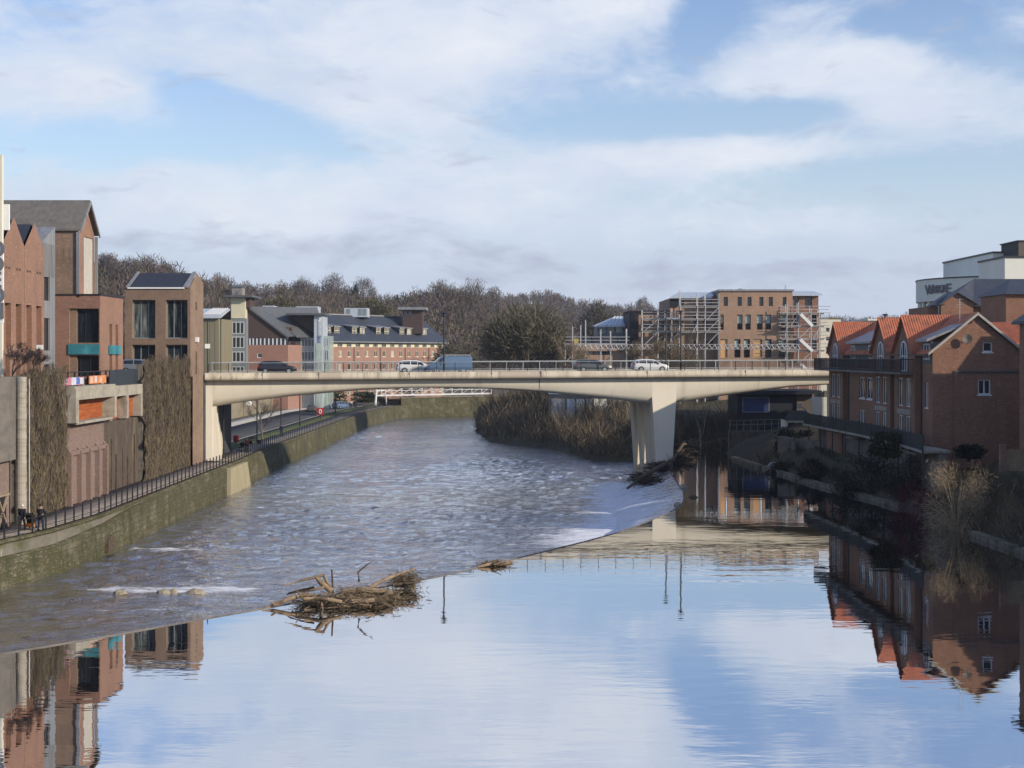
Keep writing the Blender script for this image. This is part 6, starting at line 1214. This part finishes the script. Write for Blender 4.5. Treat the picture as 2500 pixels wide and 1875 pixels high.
# big olive tree and trees just behind the bridge
def dome_tree(name,label,px,ytop,ybase,wpx,Y,col,K,W,seed,stems=9,squash=1.):
    zt_,zb=PZ(ytop,Y),PZ(ybase,Y); h=zt_-zb; R_=wpx*Y/F/2; r=thing(name,label,'tree',(PX(px,Y),Y,zb)); rng=random.Random(seed); segs=[]; x0=PX(px,Y)
    for i in range(stems):
        a=rng.uniform(0,6.283); b=rng.uniform(.1,.75); p=Vector((x0+R_*.35*math.cos(a)*b,Y+R_*.3*math.sin(a)*b,zb)); e=Vector((x0+R_*.85*math.cos(a)*b,Y+R_*.8*math.sin(a)*b,zb+h*rng.uniform(.6,.9)*(1-.35*b))); m_=p.lerp(e,.5)+Vector((rng.gauss(0,.4),0,0)); segs+= [(p,m_,.2,.14,0),(m_,e,.14,.05,0)]
        for j in range(5): q=m_.lerp(e,rng.random()); segs.append((q,q+Vector((rng.gauss(0,.25),rng.gauss(0,.25),.3))*R_*.6,.06,.02,1))
    V,Q=frusta(segs,5); np_mesh('trunk',V,Q,M['tint'],r,np.array([.2,.175,.13])*RNG.uniform(.6,1.2,(len(V),1)))
    nc=60; ca=RNG.random(nc)*6.283; u=RNG.normal(size=(nc,3)); u/=np.linalg.norm(u,axis=1)[:,None]; u[:,2]=np.abs(u[:,2])*1.0-.12; cen=np.stack([x0+u[:,0]*R_*.8,Y+u[:,1]*R_*.8,zb+h*.28+u[:,2]*h*.62],1); br_=RNG.uniform(.7,1.3,nc)
    i=RNG.integers(0,nc,K); C=cen[i]+RNG.normal(0,1,(K,3))*np.array([R_*.17,R_*.17,h*.1]); D=(C-np.array([x0,Y,zb+h*.1])); D/=np.linalg.norm(D,axis=1)[:,None]; D=D+RNG.normal(0,.45,(K,3))
    C[:,2]=np.clip(C[:,2],zb+.3,zt_); V,Q=slivers(C,D,RNG.uniform(.5,1.5,K)*R_*.16,W*RNG.uniform(.6,1.4,K)); T=np.array(col)*(br_[i]*RNG.uniform(.7,1.3,K))[:,None]; np_mesh('crown',V,Q,M['tint'],r,rep(T,4)); return r
dome_tree('dome_tree','big rounded olive-green tree behind the middle of the bridge',1288,742,905,215,238,(.13,.117,.075),17000,.11,3,14)
dome_tree('dome_tree','darker rounded tree further back right of the big olive-green tree',1462,732,850,92,400,(.1,.09,.07),5000,.22,4,6)
dome_tree('dome_tree','low pale olive tree on the hillside left of the big olive-green tree',1105,835,925,120,330,(.085,.075,.048),3500,.18,5,6)
dome_tree('dome_tree','pale yellowish tree crown rising behind the middle of the hotel roof',905,728,800,110,420,(.11,.098,.052),3500,.24,6,5)
dome_tree('dome_tree','pale yellowish tree crown rising behind the glazed hotel stair tower',690,722,800,120,400,(.115,.1,.055),3500,.24,16,5)
GR=(.125,.11,.104); BR=(.11,.09,.075)
for i,(lab,px,yt,wp,Y,c) in enumerate((('grey bare tree just right of the tall gabled block on the skyline',258,614,62,425,GR),('rounded grey bare tree on the skyline left of the dark tower roof',318,624,62,430,GR),('taller rounded bare tree on the skyline above the dark tower roof',350,621,70,440,GR),('brownish bare tree on the skyline above the right of the dark tower roof',405,640,62,445,BR),
 ('small rounded bare tree alone on the skyline above the middle of the hotel',738,674,56,600,GR),('largest rounded bare tree on the skyline above the hotel',816,666,84,610,GR),('bare tree with a thin crown next to a dark evergreen on the skyline',886,674,66,615,GR),('broad bare tree on the skyline above the hotel chimney tower',1083,680,92,540,BR),('broad bare tree on the skyline left of the round olive tree',1157,679,96,545,BR),('bare tree on the far skyline left of the white roof speck',1570,722,40,830,BR))):
    dome_tree('bare_tree',lab,px,yt,yt+wp*1.05,wp,Y,c,2400,.15,20+i,8)
bare_tree('bare_tree','bare brown tree in front of the left scaffold behind the bridge',(PX(1580,200),200,4),PZ(815,200)-4,41,(.15,.115,.07),7,.6,.2,wmin=.022,haze=2600,hw=.04,hl=.8,hz_tint=(.17,.13,.08))
bare_tree('bare_tree','bare brown tree in front of the scaffold behind the two bridge lamp posts',(PX(1640,205),205,4),PZ(822,205)-4,42,(.14,.11,.07),7,.62,.2,wmin=.022,haze=2600,hw=.04,hl=.8,hz_tint=(.16,.125,.08))
bare_tree('bare_tree','thin tan tree between the big olive tree and the low scaffold',(PX(1375,215),215,3),PZ(818,215)-3,43,(.2,.155,.1),6,.4,.3,wmin=.025,haze=900,hw=.04)
bare_tree('young_tree','slim bare street tree on the verge seen under the left bridge span',(PX(641,175),175,1.15),6.6,44,(.14,.12,.1),6,.5,.3,wmin=.013,haze=700,hw=.02,hl=.5)
bare_tree('bare_tree','dark bare tree on the terrace in front of the first sawtooth gable',(PX(30,90.5),90.5,10.7),2.9,45,(.06,.045,.04),6,.6,.3,wmin=.012,haze=700,hw=.02,hl=.3)
bare_tree('bare_tree','second dark bare tree on the terrace in front of the right sawtooth gable',(PX(78,93.5),93.5,10.7),2.5,46,(.075,.055,.05),6,.6,.3,wmin=.012,haze=600,hw=.02,hl=.3)
bare_tree('sapling','slender pale sapling standing at the water edge right of the bridge pier',(PX(1711,181),181,-.2),PZ(968,181)+.2,47,(.27,.23,.17),5,.3,.42,wmin=.03,k=(1,2),up=.3)
bare_tree('sapling','bare sapling on the bank further right under the right bridge span',(PX(1660,184),184,.5),6.,48,(.15,.12,.08),6,.4,.35,wmin=.02)
# bank scrub (bare stems) as one mass, and hedges
def inpoly_pts(P,n):
    P=np.array(P); lo,hi=P.min(0),P.max(0); out=[]
    while len(out)<n:
        q=lo+RNG.random((n*2,2))*(hi-lo); out+=list(q[inside(q,[tuple(p) for p in P])])
    return np.array(out[:n])
def scrub(P,n,h0,h1,cols,name,label,W=.05,per=7,sink=0):
    pt=inpoly_pts(P,n); zb=np.array([rb(*p) for p in pt]); keep=zb>-2.1; pt,zb=pt[keep],zb[keep]; n=len(pt)
    big=.6+.8*np.sin(pt[:,0]*.5+1.3*np.sin(pt[:,1]*.23))**2*np.sin(pt[:,1]*.31+pt[:,0]*.2)**2+.25*RNG.random(n)
    hh=RNG.uniform(h0,h1,n)*big; K=per; base=np.stack([pt[:,0],pt[:,1],zb-.2],1)
    d=np.stack([RNG.normal(0,.33,(n,K)),RNG.normal(0,.33,(n,K)),np.ones((n,K))],2); t=RNG.uniform(.15,.95,(n,K,1)); C=base[:,None,:]+d*t*hh[:,None,None]*.8; C[:,:,2]+=0
    D=d+RNG.normal(0,.28,(n,K,3)); L=hh[:,None]*RNG.uniform(.22,.6,(n,K)); V,Q=slivers(C.reshape(-1,3),D.reshape(-1,3),L.ravel(),W*RNG.uniform(.6,1.4,n*K)); cols=np.array(cols); ci=RNG.integers(0,len(cols),n); T=(cols[ci][:,None,:]*RNG.uniform(.6,1.4,(n,K,1))).reshape(-1,3)
    o=np_mesh(name,V,Q,M['tint'],tint=rep(T,4)); return tag(o,label,'scrub',kind='stuff')
tan=[(.2,.15,.095),(.15,.115,.075),(.105,.085,.058),(.24,.185,.12),(.08,.07,.045)]
scrub([(17,178.5),(10.6,178.8),(6.5,199),(-4,218),(-7.5,250),(-6,300),(4,304),(20,280),(22,230),(24,200),(25,186)],9000,1.6,5.2,tan,'riverside_scrub','tangled brown bare scrub covering the far river bank below the bridge',.075,9)
scrub([(17,178.2),(10.6,178.5),(8.5,188),(13,186),(20,182)],420,.8,2.0,[(.32,.25,.15),(.25,.19,.11),(.2,.15,.09)],'dry_grass','straw-coloured dry grass along the water edge left of the pier',.07,8)
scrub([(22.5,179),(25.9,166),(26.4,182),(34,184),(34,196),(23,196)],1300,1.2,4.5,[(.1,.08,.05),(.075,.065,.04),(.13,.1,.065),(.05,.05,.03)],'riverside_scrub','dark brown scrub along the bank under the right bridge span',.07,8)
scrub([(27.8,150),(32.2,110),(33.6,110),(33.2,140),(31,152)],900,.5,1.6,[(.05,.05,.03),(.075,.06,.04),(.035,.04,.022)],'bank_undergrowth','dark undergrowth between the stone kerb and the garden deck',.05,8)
scrub([(32.6,92),(32.4,108),(37,108),(38,92),(38,60),(33.4,60)],1500,.8,2.6,[(.14,.11,.07),(.1,.08,.05),(.17,.135,.085),(.07,.06,.04)],'bank_undergrowth','brown bare undergrowth on the bank at the right edge',.045,9)
scrub([(-4,304),(5,307.5),(60,309),(60,300),(24,290),(4,296)],500,1.5,4,tan,'riverside_scrub','brown bare scrub along the far river bend below the woods',.09,8)
def shrub(name,label,px,ytop,ybase,wpx,Y,col,K,leaf,long=1.,dep=1.,droop=0.,cat='shrub',base=None,group=None):
    zt_=PZ(ytop,Y); zb=base if base is not None else PZ(ybase,Y); h=zt_-zb; R_=wpx*Y/F/2; x0=PX(px,Y); r=thing(name,label,cat,(x0,Y,zb),group); rng=random.Random(K); segs=[]
    for i in range(14): a=rng.uniform(0,6.283); b=rng.uniform(.2,.9); e=Vector((x0+R_*b*math.cos(a),Y+R_*dep*b*math.sin(a),zb+h*(.95-.5*b)*rng.uniform(.7,1.))); p=Vector((x0,Y,zb-.3)); m_=p.lerp(e,.5)+Vector((0,0,h*.12)); segs+=[(p,m_,.05,.035,0),(m_,e,.035,.012,0)]
    V,Q=frusta(segs,4); np_mesh('stems',V,Q,M['tint'],r,np.array(col)*1.1*np.ones((len(V),3)))
    nc=26; u=RNG.normal(size=(nc,3)); u/=np.linalg.norm(u,axis=1)[:,None]; u[:,2]=u[:,2]*.5+.42; cen=np.stack([x0+u[:,0]*R_*.72,Y+u[:,1]*R_*dep*.72,zb+h*np.clip(u[:,2],.08,.86)],1); bb=RNG.uniform(.55,1.45,nc)
    i=RNG.integers(0,nc,K); C=cen[i]+RNG.normal(0,1,(K,3))*np.array([R_*.2,R_*dep*.2,h*.11]); C[:,2]=np.clip(C[:,2],zb,zt_); D=C-np.array([x0,Y,zb+h*.2]); D/=np.linalg.norm(D,axis=1)[:,None]+1e-6; D=D+RNG.normal(0,.55,(K,3)); D[:,2]-=droop
    V,Q=slivers(C,D,leaf*long*RNG.uniform(.6,1.5,K),leaf*RNG.uniform(.6,1.4,K)/max(1,long*.55)); np_mesh('foliage',V,Q,M['tint'],r,rep(np.array(col)*(bb[i]*RNG.uniform(.65,1.35,K))[:,None],4)); return r
shrub('straw_bush','large straw-coloured dead-looking bush at the water edge near the right side',2335,1128,1310,165,95,(.37,.28,.17),9500,.05,7,.85,.35)
shrub('red_stem_bush','dark crimson-stemmed bush leaning over the water beside the straw-coloured bush',2228,1178,1350,105,100.5,(.12,.018,.045),4200,.045,9,.9,.1)
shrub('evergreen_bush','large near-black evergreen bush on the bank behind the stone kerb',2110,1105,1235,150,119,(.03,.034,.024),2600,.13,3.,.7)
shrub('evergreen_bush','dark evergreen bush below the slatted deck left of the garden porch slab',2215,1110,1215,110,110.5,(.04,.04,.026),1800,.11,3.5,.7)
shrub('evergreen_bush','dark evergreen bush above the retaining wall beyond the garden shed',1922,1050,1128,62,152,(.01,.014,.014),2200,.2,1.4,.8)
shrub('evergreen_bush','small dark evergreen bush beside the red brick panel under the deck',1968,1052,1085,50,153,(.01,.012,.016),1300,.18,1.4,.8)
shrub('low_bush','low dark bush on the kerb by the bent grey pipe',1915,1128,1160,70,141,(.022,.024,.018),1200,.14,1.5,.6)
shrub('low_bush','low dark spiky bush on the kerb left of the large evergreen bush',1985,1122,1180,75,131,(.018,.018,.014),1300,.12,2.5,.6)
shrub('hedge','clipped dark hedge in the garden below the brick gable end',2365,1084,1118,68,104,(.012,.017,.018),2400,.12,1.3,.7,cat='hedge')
shrub('brown_bush','tan bare bush hanging over the kerb at the right edge',2462,1205,1330,130,89,(.18,.14,.085),2600,.05,9,.8,.2)
shrub('brown_bush','brown bare bush between the garden fence and the straw-coloured bush',2430,1135,1215,90,96,(.13,.1,.065),1800,.05,9,.8)
shrub('ivy_bush','olive ivy-covered bush against the garden deck posts',2165,1055,1115,90,114,(.04,.042,.02),2200,.15,1.4,.6)
for px,yt,yb,wp,Y,lab in ((800,953,985,120,296,'wide clipped green hedge behind the riverside road below the hotel'),(888,958,982,60,305,'second green hedge nearer the white mast below the hotel'),(722,962,990,36,290,'small rounded hedge left of the white billboard')):
    shrub('hedge',lab,px,yt,yb,wp,Y,(.055,.065,.03),1800,.3,1.3,.7,cat='hedge')
g=MB(); g.poly(((36.3,99,rb(37,101)+.25),(41,99,rb(40,101)+.3),(41,104,rb(40,103)+.3),(36.3,104,rb(37,103)+.25))); struct(g.build('lawn',M['grass']))

# ---------------------------------------------------------------- driftwood, rocks
def drift(label,logs,masses,loc,name='driftwood_pile',cols=((.24,.18,.11),(.3,.22,.14),(.13,.095,.06))):
    r=thing(name,label,'driftwood',loc)
    for m,P,R in logs: g=MB(); g.tube(P,R,8); g.build('log',M[m],r,True)
    cols=np.array(cols)
    for (c,s,K,l,w) in masses:
        C=np.array(c)+RNG.normal(0,.45,(K,3))*np.array(s); C[:,2]=np.maximum(C[:,2],c[2]-s[2]*.9); D=RNG.normal(0,1,(K,3))*np.array([1.,.7,.28]); V,Q=slivers(C,D,l*RNG.uniform(.4,1.5,K),w*RNG.uniform(.5,1.6,K)); T=cols[RNG.integers(0,len(cols),K)]*RNG.uniform(.6,1.3,(K,1)); np_mesh('twigs',V,Q,M['tint'],r,rep(T,4))
        nl=14; segs=[]
        for _ in range(nl): a=Vector(c)+Vector((random.gauss(0,.4)*s[0],random.gauss(0,.4)*s[1],random.gauss(0,.3)*s[2])); d=Vector((random.gauss(0,1),random.gauss(0,.6),random.gauss(0,.25))).normalized()*random.uniform(.5,1.6)*l*1.6; q=a+d*.5+Vector((0,0,random.gauss(0,.08))); segs+=[(a,q,.05,.04,0),(q,a+d,.04,.02,0)]
        V,Q=frusta(segs,6); np_mesh('branches',V,Q,M['tint'],r,np.array([.3,.22,.14])*RNG.uniform(.5,1.2,(len(V),1)))
    return r
def q3(X,Y_,Yd): return (PX(640+X/5.027,Yd),Yd,PZ(1340+Y_/5.027,Yd))
L_=lambda pts,Y0,Y1=None:[q3(x,y,Y0+((Y1 or Y0)-Y0)*i/(len(pts)-1)) for i,(x,y) in enumerate(pts)]
logs=[('driftwood',L_([(0,745),(130,700),(350,605),(520,560),(720,600)],65.5,67.5),[.02,.09,.12,.13,.12]),('driftwood',L_([(110,655),(160,690)],65.8),[.05,.06]),
 ('driftwood',L_([(280,445),(480,390),(660,345),(750,318)],67.2),[.02,.05,.08,.09]),('driftwood',L_([(660,345),(730,420),(860,520)],67.2),[.09,.15,.16]),('driftwood',L_([(750,318),(790,400),(860,500)],67.2),[.06,.07,.06]),
 ('driftbark',L_([(855,250),(865,440),(868,560)],67.4),[.035,.055,.06]),('driftbark',L_([(1190,400),(1175,290),(1260,215),(1360,150)],68.2),[.06,.05,.04,.015]),
 ('driftwood',L_([(520,610),(760,610),(980,650)],65.7),[.07,.1,.09]),('driftwood',L_([(300,560),(420,525),(640,500),(760,470)],67),[.03,.06,.07,.06]),('driftbark',L_([(640,470),(480,500),(330,540),(305,560)],66.8),[.05,.04,.03,.015]),
 ('driftwood',L_([(1100,640),(1250,640),(1380,625)],66.2),[.09,.12,.1]),('driftwood',L_([(1000,520),(1300,500),(1600,540)],67.8),[.11,.14,.12]),('driftwood',L_([(1480,600),(1540,540),(1600,535)],67.6),[.1,.11,.12]),('driftbark',L_([(1200,640),(1420,640),(1590,710)],66.3),[.1,.13,.08]),
 ('driftwood',L_([(1300,480),(1540,360),(1880,240)],69.5,72),[.1,.1,.05]),('driftbark',L_([(1600,440),(1850,420),(1925,400)],71),[.09,.07,.02]),('driftbark',L_([(1850,470),(1900,520),(1940,575)],71.5),[.05,.04,.015]),('driftwood',L_([(720,620),(730,690),(745,760)],65.8),[.08,.07,.05]),('driftbark',L_([(340,680),(500,655),(700,600)],65.6),[.02,.04,.05])]
mid=q3(1000,560,66.8); mid2=q3(1300,480,68); rt=q3(1750,370,71.5)
drift('big tangled driftwood pile stranded on the weir crest in the foreground',logs,[((mid[0],mid[1],.12),(1.9,.9,.42),3200,.42,.028),((mid2[0],mid2[1],.16),(1.8,.9,.5),3200,.42,.028),((rt[0],rt[1],.4),(.85,.5,.55),1500,.38,.025),((q3(620,560,66.5)[0],66.5,.15),(1.,.5,.35),500,.5,.03)],(mid[0],mid[1],0))
Y=79.5; drift('short low driftwood branch lying on the weir crest right of the big pile',[('driftwood',[(PX(1166,78.5),78.5,.05),(PX(1200,79),79,.16),(PX(1250,80.3),80.3,.08)],[.05,.12,.05]),('driftbark',[(PX(1185,79),79,.2),(PX(1215,79.4),79.4,.3)],[.05,.03])],[((PX(1205,79.2),79.2,.1),(.9,.3,.14),350,.45,.03)],(PX(1205,79.2),79.2,0))
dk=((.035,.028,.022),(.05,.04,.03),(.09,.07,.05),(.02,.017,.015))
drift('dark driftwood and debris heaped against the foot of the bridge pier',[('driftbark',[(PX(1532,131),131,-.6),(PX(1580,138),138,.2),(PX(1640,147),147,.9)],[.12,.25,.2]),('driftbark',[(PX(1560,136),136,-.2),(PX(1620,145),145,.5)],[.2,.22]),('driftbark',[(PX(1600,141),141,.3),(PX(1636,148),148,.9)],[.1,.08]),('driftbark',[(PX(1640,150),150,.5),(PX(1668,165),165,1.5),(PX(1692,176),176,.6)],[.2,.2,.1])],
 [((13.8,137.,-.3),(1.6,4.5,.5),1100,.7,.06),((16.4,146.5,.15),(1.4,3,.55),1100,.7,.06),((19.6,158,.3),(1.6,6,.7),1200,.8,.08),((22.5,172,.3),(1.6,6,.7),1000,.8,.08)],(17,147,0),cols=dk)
Y=185.; drift('pale cut log lying at the water edge right of the slender sapling',[('timber',[(PX(1722,Y),Y,.1),(PX(1774,Y),Y+1,PZ(1075,Y))],[.25,.5]),('driftwood',[(PX(1720,Y),Y,PZ(1091,Y)),(PX(1690,Y),Y,PZ(1080,Y))],[.12,.05])],[((PX(1700,Y),Y,.2),(1.8,1,.5),500,1.1,.06)],(PX(1748,Y),Y,0))
def rock(label,px,py,wpx,hpx,z,seed,name='rock',mt='tint_rock'):
    Y=(H-z)*F/(py-HY); x=PX(px,Y); a=wpx*Y/F/2; b=hpx*Y/F; rng=random.Random(seed); g=MB(); n=9; prof=[]
    for k,(rr,zz) in enumerate(((1.,-.4),(1.05,.1),(.8,.6),(.4,.95),(0.02,1.))):
        for t in range(n): w=6.283*t/n; j=1+rng.uniform(-.22,.22); g.v.append((x+a*rr*j*math.cos(w),Y+a*.7*rr*j*math.sin(w),z+b*(zz+rng.uniform(-.1,.1))))
    for k in range(4):
        for t in range(n): t2=(t+1)%n; g.f.append((k*n+t,k*n+t2,(k+1)*n+t2,(k+1)*n+t)); g.m.append(0)
    tag(g.build(name,M[mt]),label,'rock')
rock('pale rock in the shallow rapids, leftmost of the row below the weir',293,1449,32,9,-1.8,1); rock('pale flat rock in the rapids, second in the row below the weir',398,1449,36,10,-1.8,2); rock('small upright pale rock in the rapids in the middle of the row',424,1447,18,11,-1.8,3); rock('largest rock in the rapids with twigs on it at the right of the row',476,1449,46,12,-1.8,4)
rock('white flat stone at the upper corner of the weir slope',1668,1192,22,10,.0,5); rock('dark stone at the upper corner of the weir beside the pool',1692,1216,24,7,-.05,6,mt='driftbark'); rock('pale stone slab lower on the weir rim near the pier',1655,1236,24,10,-.1,7)
# sky settings: (photo column, row, half-width, half-height, amount, tilt)
SKY_STR=.15; SKY_SAT=1.2; SKY_VAL=.95; SUN_E=3.9; EXPO=.26
CLOUD_LIGHT=(4.6,4.85,5.3); CLOUD_DARK=(3.45,3.95,4.85); HAZE_COL=(3.25,3.7,4.7); BANK_COL=(2.6,2.85,3.65)
CLOUDS=[(1000,60,700,190,.75,8),(1330,60,330,110,.3,20),(150,230,330,80,.7,6),(80,40,250,90,.35,0),(900,250,330,110,.5,0),(1150,430,850,100,.62,3),(700,540,950,90,.6,0),(1960,185,270,65,.95,4),(2330,290,300,90,.9,-12),(2150,250,150,60,.4,-25),(1750,385,400,38,.8,1),(1950,545,360,60,.5,0),(2120,30,200,45,.7,4),(2470,120,130,50,.8,-10),(620,290,260,45,-.8,-16),(480,250,90,70,-.5,-30),(350,370,460,50,-.45,2),(1750,290,420,40,-.7,4),(1720,60,160,80,-.8,60),(2300,90,330,50,-.7,-15),(2250,450,380,80,-.5,0),(1000,-320,2600,230,.75,0)]
BANK=[(1050,620,650,38,.42,-2),(350,590,190,45,.35,0),(1900,655,190,18,.4,0),(2050,730,420,60,.34,0),(1400,690,700,40,.3,0)]
# haze between the camera and the wooded hills
g=MB(); g.box(-1150,1150,-45,1460,-5.5,95); hz_=g.build('haze',bpy.data.materials.new('haze')); hm_=hz_.data.materials[0]; hm_.use_nodes=True; nt=hm_.node_tree; nt.nodes.clear()
pv=nd(nt,'ShaderNodeVolumePrincipled'); pv.inputs['Color'].default_value=(.86,.9,1,1); pv.inputs['Density'].default_value=.00015; pv.inputs['Anisotropy'].default_value=.2; o_=nt.nodes.new('ShaderNodeOutputMaterial'); nt.links.new(pv.outputs[0],o_.inputs['Volume']); hz_['kind']='stuff'; hz_['label']='thin pale winter haze over the river and hills'; hz_['category']='haze'
# ---------------------------------------------------------------- sky, sun, camera
wd=bpy.data.worlds.new('World'); SC.world=wd; wd.use_nodes=True; nt=wd.node_tree; nt.nodes.clear(); Lk=nt.links.new
out=nt.nodes.new('ShaderNodeOutputWorld'); bg=nt.nodes.new('ShaderNodeBackground'); bg.inputs[1].default_value=SKY_STR; Lk(bg.outputs[0],out.inputs[0])
sk=nd(nt,'ShaderNodeTexSky',sky_type='NISHITA'); sk.sun_disc=False; sk.sun_elevation=SUN_EL; sk.sun_rotation=math.radians(118); sk.altitude=60; sk.air_density=1.15; sk.dust_density=.6; sk.ozone_density=2.2
tc=nd(nt,'ShaderNodeTexCoord').outputs['Generated']; sp=nd(nt,'ShaderNodeSeparateXYZ'); Lk(tc,sp.inputs[0]); x,y,z=sp.outputs
az=mth(nt,'ARCTAN2',x,y); el=mth(nt,'ARCSINE',mth(nt,'ABSOLUTE',z))
cv=nd(nt,'ShaderNodeCombineXYZ'); Lk(az,cv.inputs[0]); Lk(el,cv.inputs[1]); uv=cv.outputs[0]
def A_(px): return math.atan((px-CX)/F)
def E_(py): return math.atan((HY-py)/F)
def blob(px,py,wx,wy,amp,tilt=0.):
    """soft elliptical patch of the sky by azimuth/elevation"""
    m=nd(nt,'ShaderNodeMapping',vector_type='TEXTURE'); m.inputs['Location'].default_value=(A_(px),E_(py),0); m.inputs['Rotation'].default_value=(0,0,math.radians(tilt)); m.inputs['Scale'].default_value=(wx/F,wy/F,1); Lk(uv,m.inputs[0])
    d=nd(nt,'ShaderNodeVectorMath',operation='DOT_PRODUCT'); Lk(m.outputs[0],d.inputs[0]); Lk(m.outputs[0],d.inputs[1])
    return mth(nt,'MULTIPLY',mth(nt,'EXPONENT',mth(nt,'MULTIPLY',d.outputs['Value'],-1.)),amp)
def total(L):
    s=L[0]
    for q in L[1:]: s=mth(nt,'ADD',s,q)
    return s
wv=mapped(nt,uv,(1,1,1)); wn=nd(nt,'ShaderNodeTexNoise'); wn.inputs['Scale'].default_value=9; wn.inputs['Detail'].default_value=3; Lk(wv,wn.inputs['Vector'])
vs=nd(nt,'ShaderNodeVectorMath',operation='SCALE'); vs.inputs[3].default_value=.05; Lk(wn.outputs['Color'],vs.inputs[0]); va=nd(nt,'ShaderNodeVectorMath',operation='ADD'); Lk(uv,va.inputs[0]); Lk(vs.outputs[0],va.inputs[1]); uvw=va.outputs[0]
n1=noise(nt,mapped(nt,uvw,(1,2.6,1),(0,0,math.radians(-9))),5.5,8,.6); n2=noise(nt,mapped(nt,uvw,(1,2.2,1),(0,0,math.radians(-14))),24,6,.62)
nn=mth(nt,'ADD',mth(nt,'MULTIPLY',n1,.56),mth(nt,'MULTIPLY',n2,.44))
cover=total([blob(*b) for b in CLOUDS])
dens=mth(nt,'ADD',mth(nt,'MULTIPLY',mth(nt,'SUBTRACT',nn,.5),2.3),cover)
fac=ramp(nt,dens,[(.0,(.04,.04,.04)),(.22,(.2,.2,.2)),(.5,(.7,.7,.7)),(.9,(1,1,1))])
shade=noise(nt,mapped(nt,uvw,(1,2.8,1)),7,6,.6)
ccol=ramp(nt,shade,[(.3,CLOUD_DARK),(.68,CLOUD_LIGHT)])
skc=nd(nt,'ShaderNodeHueSaturation'); skc.inputs['Hue'].default_value=.518; skc.inputs['Saturation'].default_value=SKY_SAT; skc.inputs['Value'].default_value=SKY_VAL; Lk(sk.outputs[0],skc.inputs['Color'])
horizon=ramp(nt,el,[(.0,(1,1,1)),(.07,(.97,.97,.97)),(.13,(.4,.4,.4)),(.25,(.1,.1,.1))])
base=mix(nt,mth(nt,'MULTIPLY',horizon,.92),skc.outputs[0],HAZE_COL)
col=mix(nt,fac,base,ccol)
# low grey bank just above the hills
bank=mth(nt,'ADD',mth(nt,'MULTIPLY',mth(nt,'SUBTRACT',noise(nt,mapped(nt,uvw,(1,3.6,1)),16,6,.62),.5),2.4),total([blob(*b) for b in BANK]))
bk=ramp(nt,bank,[(.22,(0,0,0)),(.8,(.8,.8,.8))]); col=mix(nt,bk,col,BANK_COL)
Lk(col,bg.inputs[0])
sun=bpy.data.lights.new('sun','SUN'); sun.energy=SUN_E; sun.angle=math.radians(.53); sun.color=(1.,.9,.76); so=bpy.data.objects.new('sun',sun); COL.objects.link(so)
dv=Vector((math.sin(SUN_AZ)*math.cos(SUN_EL),-math.cos(SUN_AZ)*math.cos(SUN_EL),math.sin(SUN_EL))); so.rotation_euler=dv.to_track_quat('Z','Y').to_euler(); so.location=(120,-80,120)
cam=bpy.data.cameras.new('camera'); co=bpy.data.objects.new('camera',cam); COL.objects.link(co); co.location=(0,0,H); co.rotation_euler=(math.radians(90),0,0)
cam.sensor_fit='HORIZONTAL'; cam.sensor_width=36.; cam.lens=36*F/2500.; cam.shift_y=-(937.5-HY)/2500.; cam.clip_start=.5; cam.clip_end=9000
SC.camera=co
SC.render.engine='CYCLES'; SC.view_settings.view_transform='Standard'; SC.view_settings.look='None'; SC.view_settings.exposure=EXPO; SC.view_settings.gamma=1
SC.cycles.use_denoising=True; SC.cycles.max_bounces=6; SC.cycles.diffuse_bounces=2; SC.cycles.glossy_bounces=3; SC.cycles.transmission_bounces=2; SC.cycles.caustics_reflective=False; SC.cycles.caustics_refractive=False
